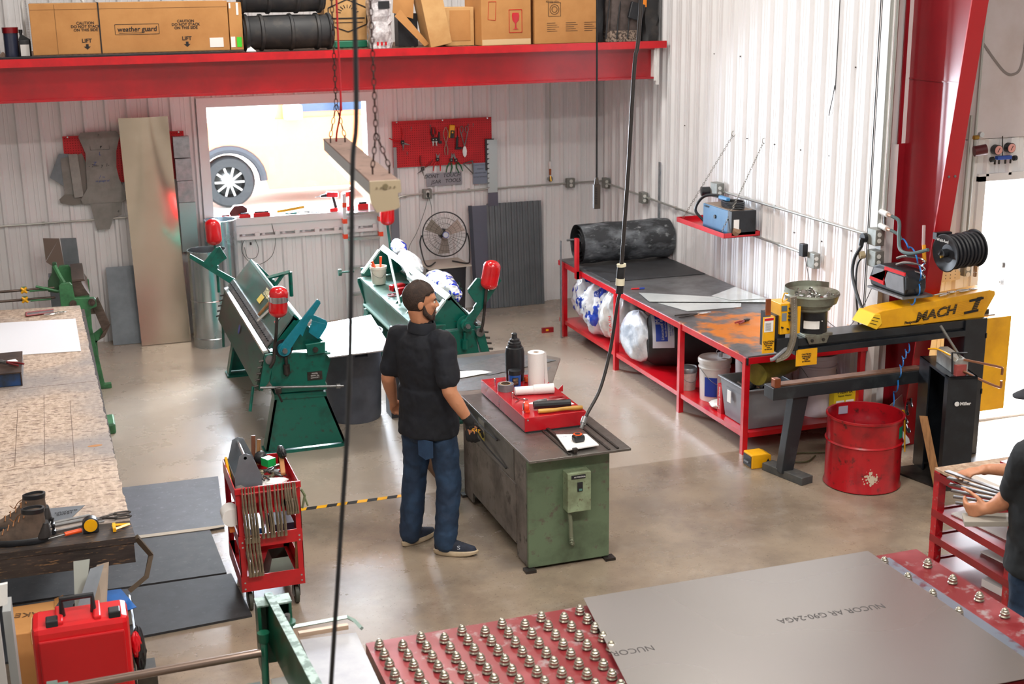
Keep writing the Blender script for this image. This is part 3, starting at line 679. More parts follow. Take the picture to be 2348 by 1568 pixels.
plate('sheet_template',[(.16,2.0),(.245,2.02),(.30,1.85),(.26,1.55),(.25,1.50),(.10,1.49),(-.01,1.52),(-.02,1.56),(.10,1.66)],14.368,'broad ragged template at the back of the bundle',mat('brown grey template','#7d7872',.65,.1))
# duct boxes beside window
t=thing('duct_sections','vertical row of folded zinc duct pieces hanging beside the window frame','duct',(1.24,14.3,.95))
for i,(z0,z1,x0) in enumerate(((1.93,2.15,1.16),(1.69,1.92,1.165),(1.46,1.685,1.17))):
    g=MB();g.boxb((x0,14.30,z0),(x0+.165,14.385,z1));g.boxb((x0,14.285,z1-.03),(x0+.165,14.30,z1-.012));g.build('duct_piece',GALV,t)
g=MB();g.boxb((1.17,14.30,.93),(1.34,14.38,1.455));g.build('long_duct',mat('bluish zinc','#b3c9cc',.3,.7),t)
# galvanised cylinders (round duct)
def round_duct(name,label,cx,cy,r,z0,z1):
    t=thing(name,label,'duct',(cx,cy,z0))
    g=MB();g.lathe([(r,0),(r,z1-z0),(r-.003,z1-z0),(r-.003,.002)],(cx,cy,z0),36,cap0=False,cap1=False);g.build('duct_wall',ZINC,t,True)
    for h in (.10,.5):
        if z0+h<z1:g=MB();g.lathe([(r+.001,-.006),(r+.006,0),(r+.001,.006)],(cx,cy,z0+h),36,cap0=False,cap1=False);g.build('bead',ZINC,t,True)
    g=MB();g.lathe([(r-.004,-.004),(r+.005,-.004),(r+.006,.004),(r-.004,.004)],(cx,cy,z1),36,cap0=False,cap1=False);g.build('rolled_edge',ZINC,t,True)
ZINC=mat('bright zinc sheet','#c9d2d6',.22,.9,'#aeb9bf',2.2,rough2=.3)
round_duct('round_duct','wide shorter galvanised round duct standing in front of the taller one',1.375,13.86,.195,0,1.02)
round_duct('round_duct','tall galvanised round duct standing beside the window',1.565,14.19,.170,0,1.27)
# corrugated and flat sheets on right
def corr_sheet(label,x0,x1,z1,yb,yt,m,step=.1,d=.02):
    g=MB();P_=[];x=x0
    while x<x1-.01:P_+=[(x,0),(x+step*.4,0),(x+step*.5,-d),(x+step*.9,-d)];x+=step
    P_.append((x1,0));vs=[(p[0],yb+p[1],.003) for p in P_]+[(p[0],yt+p[1],z1) for p in P_];n=len(P_)
    g.mesh(vs,[(i,i+1,n+i+1,n+i) for i in range(n-1)]);return one('corrugated_sheet',g,m,label,'sheet')
GREYS=mat('grey coated sheet','#7b8186',.42,.45,'#70767b',3)
corr_sheet('wide grey ribbed metal sheet leaning on the back wall',4.60,5.27,1.215,14.28,14.375,GREYS,.067,.012)
bent_sheet('metal_sheet',mat('slate grey sheet','#777d8d',.35,.6),4.44,4.62,14.30,4.42,4.60,14.37,.004,1.20,'narrow slate grey flat sheet leaning left of the ribbed sheet',bow=0)
bent_sheet('metal_sheet',mat('dark slate edge','#4f5560',.35,.6),4.40,4.44,14.26,4.375,4.42,14.35,.004,1.21,'dark edge strip leaning at the left end of the grey sheets',bow=0)
# fan on trash can
t=thing('trash_can','dark round bin with green lettering under the fan','trash can',(4.0,14.05,0))
g=MB();g.lathe([(.19,0),(.20,.02),(.225,.58),(.235,.60),(.235,.63),(.22,.63),(.215,.60),(.19,.03)],(4.0,14.02,0),32);g.build('bin_wall',mat('charcoal plastic','#2d3038',.5),t,True)
text('SHOP',t,(4.02,13.80,.30),(.5,.1,.75),(-.7,0,.5),.15,mat('dark green stencil','#1d4a3a',.6),sx=.9)
g=MB();g.box((3.96,13.98,.642),(.50,.46,.015),rot=.05);one('plywood_square',g,mat('pale board','#b9b0a4',.7),'pale square board lying on the dark bin under the fan','board')
t=thing('drum_fan','black round floor fan with wire guard standing on a bin','fan',(3.97,13.98,.65))
FC=Vector((3.965,13.92,.985));R_=.245;ax=Vector((-.12,-1,.10)).normalized();ua=ax.cross(Vector((0,0,1))).normalized();va=ua.cross(ax).normalized()
DWIRE=mat('dark fan wire','#2b2b2d',.4,.5)
g=MB()
for k in range(32):
    a=2*pi*k/32;d=ua*cos(a)+va*sin(a)
    for s in (-1,1):g.tube([FC+ax*s*.085+d*.05,FC+ax*s*.075+d*.16,FC+ax*s*.03+d*R_],.0010,4,False)
for r,o_ in ((.06,.085),(.12,.08),(.18,.066)):
    for s in (-1,1):g.tube([FC+ax*s*o_+(ua*cos(2*pi*k/32)+va*sin(2*pi*k/32))*r for k in range(33)],.0014,4,False)
g.build('wire_guard',DWIRE,t,True)
g=MB();g.tube([FC+(ua*cos(2*pi*k/40)+va*sin(2*pi*k/40))*R_ for k in range(41)],.007,8,False);g.build('outer_ring',BLACK,t,True)
for k in range(3):
    a=2*pi*k/3+.5;d=ua*cos(a)+va*sin(a);e=ax.cross(d)
    g=MB();g.sheet([FC+d*.03-e*.03+ax*.015,FC+d*.21-e*.09+ax*.03,FC+d*.215+e*.05-ax*.03,FC+d*.03+e*.03-ax*.015],.002);g.build('fan_blade',mat('dull fan blade','#9a9088',.5,.3),t)
g=MB();g.cyl(FC-ax*.12,FC-ax*.02,.055,n=18);g.build('motor',BLACK,t,True)
g=MB();g.cyl(FC+ax*.080,FC+ax*.095,.035,n=20);g.build('hub_badge',mat('silver badge','#c8ccd4',.3,.5),t)
g=MB();g.lathe([(.030,0),(.035,0),(.035,.004),(.030,.004)],FC+ax*.094,20,ax,False,False);g.build('badge_ring',BLUE,t)
for s in (-1,1):
    g=MB();g.tube(spline([FC+ua*s*(R_+.01),FC+ua*s*(R_+.03)+Vector((0,0,-.1)),(FC.x+ua.x*s*.26,13.84,.70),(FC.x+ua.x*s*.22,13.80,.665),(FC.x+ua.x*s*.10,13.98,.665)],6),.008,8);g.build('stand_leg',DWIRE,t,True)
# conduits, boxes, pipe
COND=mat('zinc conduit','#b9bbb6',.32,.75)
def conduit(label,pts,r=.010,clips=()):
    t=thing('conduit',label,'conduit',tuple(pts[0]))
    g=MB();g.tube(pts,r,8);g.build('tube',COND,t,True)
    for c in clips:g=MB();g.box(c,(.03,.012,.035) if abs(c[1]-14.39)<.1 else (.012,.03,.035));g.build('clip',COND,t)
    return t
def jbox(label,c,d=(.10,.06,.11),out='y',covers=True,group=None):
    t=thing('junction_box',label,'junction box',(c[0],c[1],c[2]-d[2]/2))
    g=MB();g.box(c,d,bev=.006);g.build('box_body',mat('cast grey box','#8d8f8a',.45,.5,'#7a7c76',12),t)
    for s in (-1,1):
        g=MB()
        if out=='y':g.cyl((c[0],c[1]-d[1]/2-.004,c[2]+s*.024),(c[0],c[1]-d[1]/2+.002,c[2]+s*.024),.020,n=16)
        elif out=='f':g.cyl((c[0]-.01,c[1]-d[1]/2-.004,c[2]+s*.024),(c[0]-.01,c[1]-d[1]/2+.002,c[2]+s*.024),.018,n=16)
        g.build('outlet_cover',mat('pale cover','#d0d1cc',.4),t,True)
    return t
yc=14.375
conduit('long zinc conduit running along the back wall below the pegboards',[(-4.4,yc,1.30),(.25,yc,1.325),(.64,yc,1.33)],clips=[(-.2,14.39,1.32)])
conduit('zinc conduit curving up from the window side to the corner outlet',[*spline([(3.36,yc,.9),(3.38,yc,1.12),(3.45,yc,1.28),(3.60,yc,1.36),(3.85,yc,1.375)],6),(5.0,yc,1.39),(6.03,yc,1.395)],clips=[(4.4,14.39,1.385),(3.65,14.39,1.36)])
jbox('grey outlet box with a black plug under the handwritten sign',(3.90,14.365,1.375));jbox('grey outlet box on the back wall near the corner',(5.63,14.365,1.395))
jbox('grey outlet box on the side wall right in the corner',(6.03,14.25,1.385),(.06,.11,.12),'f')
jbox('grey double outlet box on the side wall above the rubber roll',(6.02,13.17,1.37),(.07,.11,.12),'f')
for nm,pts in (('fan_wire',[(3.90,14.32,1.36),(3.86,14.33,1.20),(3.76,14.34,.95),(3.66,14.33,.78),(3.62,14.2,.60)]),('fan_wire',[(3.905,14.32,1.35),(3.94,14.34,1.22),(3.94,14.34,1.05)])):
    g=MB();g.tube(spline(pts,6),.003,5);one(nm,g,mat('thin green cord','#1c3a35',.5),'thin cord hanging from the outlet under the sign, '+('long one ending behind the fan' if len(pts)==5 else 'short one behind the fan guard'),'cord')
g=MB();g.boxb((3.89,14.315,1.34),(3.91,14.335,1.395),bev=.004);one('plug',g,BLACK,'black plug in the outlet box under the handwritten sign','plug')
t=thing('air_drop','vertical air pipe with white valve and round fitting on the back wall','pipe',(5.383,14.37,1.40))
g=MB();g.cyl((5.39,14.375,2.66),(5.383,14.375,1.66),.009,n=8);g.build('pipe',COND,t)
g=MB();g.cyl((5.383,14.37,1.66),(5.383,14.37,1.575),.020,n=10);g.build('white_valve',WHITE,t)
g=MB();g.cyl((5.383,14.37,1.575),(5.383,14.37,1.50),.013,n=10);g.build('copper_fitting',mat('copper','#a8623e',.35,.8),t)
g=MB();g.cyl((5.383,14.39,1.455),(5.383,14.36,1.455),.032,n=18);g.build('round_flange',CHROME,t,True)
g=MB();g.cyl((5.383,14.36,1.49),(5.383,14.34,1.43),.012,n=10);g.build('nozzle',mat('brass','#b08a3e',.3,.8),t)
# loose cable loop under window
t=thing('hung_cable','thin dark charger cable looped on a nail under the window','cable',(1.95,14.38,.8))
g=MB();g.tube(spline([(2.13,14.36,1.22),(2.16,14.37,1.05),(2.17,14.37,.95),(2.12,14.37,.80),(1.99,14.37,.72),(1.88,14.37,.75),(1.80,14.37,.88),(1.84,14.37,1.0),(1.93,14.37,1.02),(1.98,14.37,.90),(1.95,14.37,.80),(1.86,14.37,.80),(1.83,14.37,.92)],6),.003,5);g.build('cable_loop',_M['thin green cord'],t,True)
g=MB();g.box((1.90,14.365,.955),(.02,.012,.03));g.build('plug_end',BLACK,t)
# things on the window ledge (z 1.24)
LZ=1.242
t=thing('cordless_drill','red and black cordless drill standing on the window ledge','drill',(2.84,14.42,LZ))
g=MB();g.boxb((2.79,14.37,LZ),(2.88,14.46,LZ+.04),bev=.006);g.build('battery',REDP,t)
g=MB();g.box((2.85,14.415,LZ+.10),(.035,.045,.13),rot=(0,-.22,0),bev=.008);g.build('grip',BLACK,t)
g=MB();g.box((2.83,14.415,LZ+.185),(.13,.06,.06),rot=(0,.08,0),bev=.012);g.build('motor_housing',REDP,t)
g=MB();g.cyl((2.765,14.415,LZ+.18),(2.70,14.415,LZ+.172),.022,.012,12);g.cyl((2.70,14.415,LZ+.172),(2.64,14.415,LZ+.166),.004,n=8);g.build('chuck',BLACK,t)
t=thing('cordless_tool','red cordless tool on the window ledge right of the drill','power tool',(3.02,14.42,LZ))
g=MB();g.boxb((2.98,14.37,LZ),(3.06,14.46,LZ+.05),bev=.006);g.build('battery',REDP,t)
g=MB();g.box((3.03,14.415,LZ+.11),(.035,.045,.12),bev=.008);g.box((3.0,14.415,LZ+.18),(.12,.06,.055),rot=(0,-.1,0),bev=.01);g.build('tool_body',mat('bright red tool','#e2302a',.35),t)
for i,(x0,x1,h,lb) in enumerate(((1.60,1.71,.045,'low red charger at the left end of the window ledge'),(1.80,1.92,.05,'red charger on the window ledge before the brown case'),(1.95,2.13,.06,'wide red charger on the window ledge'),(3.10,3.22,.09,'red battery charger at the right end of the window ledge'))):
    t=thing('battery_charger',lb,'charger',((x0+x1)/2,14.38,LZ))
    g=MB();g.boxb((x0,14.355,LZ),(x1,14.44,LZ+h*.75),bev=.004);g.build('charger_body',REDP,t)
    g=MB();g.boxb((x0+.015,14.365,LZ+h*.75),(x1-.015,14.43,LZ+h),bev=.003);g.build('battery_slot',BLACK,t)
t=thing('tool_case','brown domed case on the window ledge','case',(1.77,14.46,LZ))
g=MB();g.prism([(-.10,0),(.10,0),(.095,.08),(.05,.115),(-.04,.11),(-.09,.05)],(0,.07,0),(1.80,14.445,LZ+.01));g.build('case_shell',mat('maroon plastic','#5e2a2c',.4),t)
t=thing('spirit_level','yellow level lying slanted over pliers on the window ledge','level',(2.35,14.4,LZ))
g=MB();g.box((2.36,14.40,LZ+.055),(.30,.02,.03),rot=(0,-.12,0));g.build('level_body',YELLOW,t)
def pliers(label,c,rz,z,m1=STEEL,m2=BLACK,L=.2,name='pliers',group=None,tilt=0):
    t=thing(name,label,'pliers',(c[0],c[1],z),0)
    D=lambda a:Vector((cos(a),sin(a),0));P=Vector((c[0],c[1],z+.012))
    for s in (-1,1):
        g=MB();a=rz+pi+s*.16;n=Vector((-sin(a),cos(a),0))*s
        g.tube([P+D(rz+pi)*.01,P+D(a)*L*.3+n*.008,P+D(a)*L*.62],[.007,.008,.007],6);g.build('handle',m2,t,True)
        g=MB();b=rz+s*.05;g.tube([P,P+D(b)*L*.2+Vector((-sin(b),cos(b),0))*s*.008,P+D(b)*L*.36],[.010,.009,.004],6);g.build('jaw',m1,t,True)
    g=MB();g.cyl(P+Vector((0,0,-.010)),P+Vector((0,0,.010)),.012,n=12);g.build('pivot',m1,t,True)
    return t
pliers('dark pliers lying under the yellow level on the ledge',(2.42,14.43),.5,LZ);pliers('small pliers on the ledge right of the level',(2.56,14.41),2.4,LZ,BLACK,STEEL)
g=MB();g.cyl((2.30,14.40,LZ+.012),(2.42,14.37,LZ+.012),.010,n=10);one('screwdriver',g,mat('teal handle','#1f7d78',.4),'short teal handled driver on the window ledge','screwdriver')
# pickup truck outside
t=thing('pickup_truck','orange pickup truck parked outside the window','truck',(3.6,18.2,.28))
TRK=mat('orange truck paint','#d9824f',.3,0,coat=.6)
Y0=17.2
g=MB();prof=[(-0.3,.55),(1.45,.55)]+[(2.08+.62*cos(radians(a)),1.05-.35+.62*sin(radians(a))) for a in range(180,-1,-20)]+[(2.75,.55),(6.9,.55),(6.9,1.75),(6.6,1.78),(-.3,1.72)]
g.prism(prof,(0,1.9,0),(0,Y0+.25,0));g.build('truck_body',TRK,t)
g=MB();g.prism([(2.9,1.7),(3.2,2.6),(3.5,2.72),(6.3,2.72),(6.8,1.7)],(0,1.7,0),(0,Y0+.35,0));g.build('cab',TRK,t)
g=MB();g.prism([(3.25,1.85),(3.45,2.5),(4.5,2.55),(4.5,1.85)],(0,.02,0),(0,Y0+.33,0));g.build('side_glass',mat('tinted glass','#30435e',.1),t)
g=MB();g.prism([(4.7,1.85),(4.7,2.55),(6.2,2.5),(6.6,1.85)],(0,.02,0),(0,Y0+.33,0));g.build('side_glass',_M['tinted glass'],t)
g=MB();g.lathe([(.26,0),(.40,.0),(.44,.06),(.44,.24),(.40,.30),(.26,.30)],(2.08,Y0+.55,.80-.08),36,(0,-1,0),False,False);g.build('tyre',mat('worn tyre','#25282c',.8),t,True)
g=MB();g.lathe([(.26,.02),(.24,.10),(.05,.20),(.05,.24)],(2.08,Y0+.55,.72),30,(0,-1,0));
for k in range(10):
    a=k*pi/5;g.box((2.08+.14*cos(a),Y0+.27,.72+.14*sin(a)),(.22,.03,.035),rot=(0,-a,0))
g.build('wheel_rim',ALU,t,True)
g=MB();g.tube([(2.08+.58*cos(radians(a)),Y0+.24,.72+.56*sin(radians(a))) for a in range(0,181,12)],.07,8);g.build('fender_flare',mat('black flare','#2a2f38',.6),t,True)
g=MB();g.boxb((3.05,Y0-.02,1.75),(3.35,Y0+.22,2.0),bev=.03);g.build('side_mirror',WHITE,t)
t.location=(4.27,23.7,-.01)
# ---------------- two green sheet metal folding brakes ----------------
APRON=mat('worn green apron paint','#1e5a49',.30,.15,'#4b4744',3.2,lo=.38,hi=.6,col3='#2c2f2d',stretch=(1,.5,2))
LEAFM=mat('scuffed green steel leaf','#5b7f78',.26,.5,'#6a6562',2.6,lo=.42,hi=.6,col3='#117a6a',stretch=(2,.7,1))
REDW=mat('glossy red weight','#d3101a',.22,0,'#b80c15',6,coat=.6)
TEALA=mat('teal blue arm paint','#0b7f95',.34,0,'#0a6a74',6,coat=.2)
def capsule(g,c0,c1,r):
    c0,c1=Vector(c0),Vector(c1);d=(c1-c0);L=d.length;k=r*.75
    pr=[(r*sin(radians(a)),k*(1-cos(radians(a)))) for a in (5,20,40,60,80,90)]+[(r*sin(radians(a)),L-k*(1-cos(radians(a)))) for a in (90,80,60,40,20,5)]
    g.lathe(pr,c0,28,d)
def brake(name,label,x0,s,yn,yf,arms,wts,back):
    """x0 = pivot x; s=+1 apron on the -x side; arms/wts per end"""
    P3=lambda u,y,z:(x0+s*u,y,z)
    t=thing(name,label,'metal brake',(x0,(yn+yf)/2,0))
    def pr(g,pts,y,th):g.prism([(x0+s*u,z) for u,z in pts],(0,th,0),(0,y,0))
    for y,sg in ((yn,1),(yf,-1)):
        g=MB();pr(g,[(-.187,.03),(.466,.03),(.315,.47),(-.085,.49)],y,sg*.02)
        for a,b in (((-.187,.03),(-.085,.49)),((.466,.03),(.315,.47))):
            pr(g,[a,(a[0]+.02*(1 if a[0]>0 else -1)*-1,a[1]),(b[0]+.02*(1 if b[0]>0 else -1)*-1,b[1]),b],y,sg*.14)
        pr(g,[(-.095,.455),(.325,.44),(.325,.475),(-.095,.50)],y-sg*.01,sg*.17)
        pr(g,[(-.20,.0),(.48,.0),(.48,.02),(-.20,.02)],y-sg*.03,sg*.20);g.build('stand',GREEN,t)
        g=MB();pr(g,[(-.081,.817),(.092,.825),(.379,.80),(.382,.76),(.324,.56),(.334,.49),(-.071,.505),(-.122,.60)],y,sg*.03);g.build('end_plate',GREEN,t,bevel=.004)
    # bed, bed back plate
    g=MB();pr(g,[(-.10,.845),(-.05,.845),(-.03,.50),(-.07,.50)],yn+.03,yf-yn-.06);g.build('bed_front',GREEN,t)
    g=MB();pr(g,[(-.05,.80),(.36,.79),(.36,.81),(-.05,.825)],yn+.03,yf-yn-.06);g.build('bed_top',GREEN if s>0 else mat('pale bed green','#7d9a90',.4,.3,'#4d6e64',6),t)  # far brake's bed top is a paler green
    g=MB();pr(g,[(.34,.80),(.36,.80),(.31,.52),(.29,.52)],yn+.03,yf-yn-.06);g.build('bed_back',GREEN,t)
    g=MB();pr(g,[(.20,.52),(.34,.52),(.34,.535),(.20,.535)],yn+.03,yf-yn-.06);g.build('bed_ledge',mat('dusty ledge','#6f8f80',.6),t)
    # apron
    g=MB();pr(g,[(-.150,.84),(-.122,.84),(-.200,.53),(-.235,.555)],yn+.02,yf-yn-.04);g.build('apron',APRON,t)
    g=MB();pr(g,[(-.158,.862),(-.118,.868),(-.118,.838),(-.158,.835)],yn+.02,yf-yn-.04);g.build('apron_edge_bar',CHROME_W,t)
    # clamping leaf
    g=MB();pr(g,[(-.116,.870),(-.098,.862),(.118,1.095),(.102,1.118)],yn+.05,yf-yn-.10);g.build('clamping_leaf',LEAFM,t)
    g=MB();pr(g,[(-.118,.872),(-.108,.892),(-.060,.935),(-.070,.945),(-.125,.885)],yn+.05,yf-yn-.10);g.build('nose_bar',STEEL,t)
    g=MB();c=P3(-.098,yn+.10,.916);g.cyl(c,(c[0]-s*.010,c[1],c[2]+.010),.006,n=6);ns=g.build('nose_screw',INK,t)
    for k in range(1,34):q=ns.copy();COL.objects.link(q);q.location=(0,k*(yf-yn-.2)/33,0)
    g=MB();pr(g,[(.10,1.085),(.125,1.075),(.150,1.090),(.112,1.128),(.095,1.112)],yn+.05,yf-yn-.10);g.build('ridge_rail',GREEN if s>0 else mat('pale window lit edge','#c9dcd6',.25,.5),t)  # far brake's rail painted pale, window light put into the colour
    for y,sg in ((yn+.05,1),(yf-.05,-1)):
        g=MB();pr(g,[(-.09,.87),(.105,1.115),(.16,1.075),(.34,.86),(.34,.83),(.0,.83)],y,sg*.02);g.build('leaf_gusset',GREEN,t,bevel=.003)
        g=MB();pr(g,[(.15,1.075),(.165,1.085),(.35,.865),(.33,.855)],y-sg*.01,sg*.05);g.build('gusset_flange',_M.get('pale window lit edge',GREEN) if s<0 else GREEN,t)
    # pivot bracket, eccentric and adjuster at both ends
    for y,sg,(arm,armm) in ((yn,-1,arms[0]),(yf,1,arms[1])):
        yy=y+sg*.03
        g=MB();g.cyl(P3(0,y,.872),P3(0,y+sg*.012,.872),.075,n=28);g.build('eccentric',BLACK if s>0 else GREEN,t,True)
        g=MB();g.cyl(P3(0,yy-sg*.018,.872),P3(0,yy+sg*.03,.872),.050,n=24);g.cyl(P3(0,yy,.872),P3(0,yy+sg*.045,.872),.030,n=18);g.build('pivot_hub',armm,t,True)
        g=MB();g.cyl(P3(0,yy+sg*.04,.872),P3(0,yy+sg*.065,.872),.022,n=6);g.build('pivot_nut',STEEL,t)
        g=MB()
        for ip,poly in enumerate(arm):pr(g,poly,yy-sg*.0006*ip,sg*(.022+.0014*ip))
        g.build('clamp_lever',armm,t,bevel=.004)
        g=MB();g.cyl(P3(.012,yy,.81),P3(.014,yy,.65),.014,n=12);g.cyl(P3(.012,yy,.745),P3(.013,yy,.665),.027,n=14);g.build('link_screw',armm if s<0 else STEEL_DK,t,True)
        g=MB();pr(g,[(.19,.80),(.33,.81),(.335,.90),(.175,.89)],y+sg*.002,sg*.028);g.build('clamp_block',GREEN,t,bevel=.003)
        g=MB();g.cyl(P3(.25,y+sg*.03,.845),P3(.25,y+sg*.045,.845),.022,n=16);g.build('block_bolt',STEEL_DK,t,True)
        # apron end casting and counterweight
        g=MB();pr(g,[(-.15,.84),(-.09,.845),(-.085,.78),(-.13,.62),(-.19,.545),(-.215,.56)],y-sg*.01 if False else y,sg*.03);g.build('apron_bracket',GREEN,t,bevel=.003)
        g=MB()
        for k in range(5):g.cyl(P3(-.165-k*.013,y-.012,.79-k*.05),P3(-.155-k*.013-.045,y-.012,.785-k*.05),.009,n=8)
        g.build('bracket_bolt',STEEL_DK,t)
        g=MB();g.cyl(P3(-.118,y-sg*.02,.80),P3(-.118,y+sg*.055,.80),.036,n=20);g.build('hinge_boss',STEEL,t,True)
    for (pts,cb,ct,m_,band),y in zip(wts,(yn-.075,yf+.075)):
        g=MB();g.tube(spline([P3(u,y,z) for u,z in pts],5),.013,10);g.build('weight_arm',m_,t,True)
        g=MB();capsule(g,P3(cb[0],y,cb[1]),P3(ct[0],y,ct[1]),.074);w_=g.build('counterweight',REDW,t,True);w_['label']='glossy red capsule counterweight'
        if band:
            zc=cb[1]+(ct[1]-cb[1])*.60
            g=MB();g.lathe([(.0755,-.024),(.0755,.024),(.074,.024),(.074,-.024)],P3((cb[0]+ct[0])/2+.002,y,zc),28,cap0=False,cap1=False);b_=g.build('silver_band',ALU,w_,True)
    return t,P3,pr
CHROME_W=mat('bright worn steel edge','#e3e6e8',.2,.85)
NEAR_ARM=[[(-.035,.90),(.035,.85),(.31,1.235),(.285,1.258)],[(.10,1.03),(.15,.965),(.20,1.07),(.245,1.13),(.20,1.16)],[(.205,1.15),(.235,1.09),(.35,1.03),(.358,1.055),(.345,1.08),(.245,1.135)],[(.20,.995),(.235,1.09),(.35,1.05),(.345,1.02),(.285,.935),(.27,.935)],[(.245,1.13),(.31,1.225),(.285,1.25),(.19,1.12)]]
FAR_ARM=[[(.0,.90),(-.04,.845),(-.455,1.165),(-.445,1.205)],[(-.215,1.005),(-.34,1.10),(-.30,1.13),(-.19,1.07)],[(-.34,1.10),(-.27,1.10),(-.16,1.255),(-.205,1.245)],[(-.27,1.10),(-.235,1.05),(-.10,1.14),(-.16,1.255)]]
BK,P3,pr=brake('folding_brake','green folding brake with its dark steel apron towards the wooden bench',1.554,1,10.22,12.70,
    [(NEAR_ARM,TEALA),(FAR_ARM,GREEN)],
    [([(-.125,.745),(-.09,.80),(-.082,.89),(-.062,1.0),(-.045,1.16)],(-.04,1.145),(-.015,1.395),STEEL_DK,True),([(-.20,.80),(-.20,.95),(-.205,1.27)],(-.205,1.262),(-.215,1.52),GREEN,False)],0)
g=MB();g.cyl(P3(-.21,10.16,.585),P3(.46,10.16,.525),.010,n=10);g.cyl(P3(.40,10.16,.53),P3(.43,10.16,.528),.020,n=10);g.build('stop_rod',STEEL,BK,True)
g=MB();g.box(P3(-.07,10.15,.55),(.05,.04,.05),bev=.008);g.tube([P3(-.08,10.13,.54),P3(-.05,10.12,.46)],.010,6);g.build('rod_clamp',STEEL_DK,BK)
g=MB();g.tube([P3(-.245,10.3,.56),P3(-.29,10.25,.37)],.013,8);g.build('apron_handle',GREEN,BK,True)
g=MB();g.tube([P3(-.20,12.6,.56),P3(-.21,12.6,.30)],.013,8);g.build('apron_handle',GREEN,BK,True)
g=MB();g.boxb((1.554+.18,10.214,.585),(1.554+.30,10.219,.655));g.build('maker_plate',STEEL_DK,BK)
for i in range(3):text(('MODEL','SERIAL No','CAPACITY')[i],BK,(1.554+.24,10.212,.64-i*.018),(1,0,0),(0,0,1),.015,WHITE)
def on_leaf(f,y):return Vector((1.554-.118+.222*f,y,.871+.250*f))+Vector((-.75,0,.66))*.006
LX=Vector((0,-1,0));LY=Vector((.222,0,.250)).normalized()
text('TENNSMITH',BK,on_leaf(.80,11.25),LX,LY,.085,mat('cream lettering','#d8cfa0',.5),bold=.002,sx=.9)
g=MB();c=on_leaf(.58,11.4);g.sheet([c+LX*.08-LY*.035,c+LX*.08+LY*.035,c-LX*.08+LY*.035,c-LX*.08-LY*.035],.002);g.build('yellow_label',mat('yellow label','#e0c44a',.5),BK)
g=MB();c=on_leaf(.62,10.55);g.sheet([c-LX*.03-LY*.035,c+LX*.03-LY*.035,c+LX*.03+LY*.035,c-LX*.03+LY*.035],.002);g.build('flag_sticker',PAPER,BK)
g=MB();
for k in range(4):q=c-LY*(.028-k*.018)+Vector((-.75,0,.66))*.002;g.sheet([q-LX*.028-LY*.004,q+LX*.028-LY*.004,q+LX*.028+LY*.004,q-LX*.028+LY*.004],.001)
g.build('flag_stripe',RED,BK)
g=MB();c=Vector((1.554-.168,11.45,.74));g.lathe([(.001,0),(.042,0),(.042,.002),(.001,.002)],c+Vector((-.02,0,.01)),24,(-.97,0,.25));g.build('round_badge',mat('violet badge','#4a4f9a',.4),BK,True)
# tools resting on the leaf of the near brake
n_=Vector((-.75,0,.66))
g=MB();a,b=on_leaf(.30,11.05),on_leaf(.78,11.02);g.tube([a+n_*.012,b+n_*.012],.014,10);one('wooden_dowel',g,WOOD,'brown wooden dowel lying up the leaf of the near green brake','dowel')
g=MB();a,b=on_leaf(.18,10.98),on_leaf(.62,10.90);w_=LX*.03;g.sheet([a-w_,b-w_,b+w_,a+w_],.004)
for v in g.bm.verts:v.co+=n_*.006
one('metal_strip',g,mat('pale strip','#cfcdc6',.35,.4),'pale metal strip beside the dowel on the near green brake','strip')
# rear frame of brake 1
g=MB();
for a,b in (((.10,11.9,1.08),(.36,11.9,1.13)),((.36,11.9,1.13),(.36,11.9,.90)),((.30,11.9,1.12),(.14,11.9,.92))):g.tube([P3(*a),P3(*b)],.018,4)
g.build('rear_truss',GREEN,BK)
# ---- second brake, seen from behind
arm2=[[(-.035,.86),(.035,.90),(-.29,1.26),(-.315,1.235)],[(-.06,1.02),(-.10,.95),(-.19,1.08),(-.12,1.10)],[(-.08,1.06),(-.19,1.08),(-.20,1.16),(-.02,1.19),(-.02,1.155)],[(-.20,1.15),(-.015,1.18),(-.095,1.27),(-.125,1.27)]]
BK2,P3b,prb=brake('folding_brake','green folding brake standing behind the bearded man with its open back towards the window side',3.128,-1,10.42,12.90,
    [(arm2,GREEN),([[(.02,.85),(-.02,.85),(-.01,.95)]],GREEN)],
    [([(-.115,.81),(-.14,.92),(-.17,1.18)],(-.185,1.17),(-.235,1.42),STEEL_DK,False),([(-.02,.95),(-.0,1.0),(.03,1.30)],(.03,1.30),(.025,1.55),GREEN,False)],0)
PALE=_M['pale window lit edge']  # same pale tint paints window light on the rear parts
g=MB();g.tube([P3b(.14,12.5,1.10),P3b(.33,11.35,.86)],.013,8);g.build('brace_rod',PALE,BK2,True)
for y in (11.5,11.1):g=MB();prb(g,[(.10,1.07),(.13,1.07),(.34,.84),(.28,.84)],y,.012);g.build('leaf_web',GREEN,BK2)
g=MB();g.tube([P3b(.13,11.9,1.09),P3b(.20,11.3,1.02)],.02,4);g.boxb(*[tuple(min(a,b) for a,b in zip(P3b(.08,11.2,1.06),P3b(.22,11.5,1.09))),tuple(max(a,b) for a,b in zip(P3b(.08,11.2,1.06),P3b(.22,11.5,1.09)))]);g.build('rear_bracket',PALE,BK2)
g=MB();g.cyl(P3b(.40,12.95,.86),P3b(.55,12.95,.86),.010,n=8);g.cyl(P3b(.53,12.95,.86),P3b(.56,12.95,.86),.035,n=10);g.build('adjusting_knob',GREEN,BK2)
g=MB();g.tube([P3b(.36,11.6,.60),P3b(.36,11.0,.56)],.012,8);g.tube([P3b(.37,11.62,.60),P3b(.37,11.62,.40)],.006,6);g.build('lower_rod',PALE,BK2)
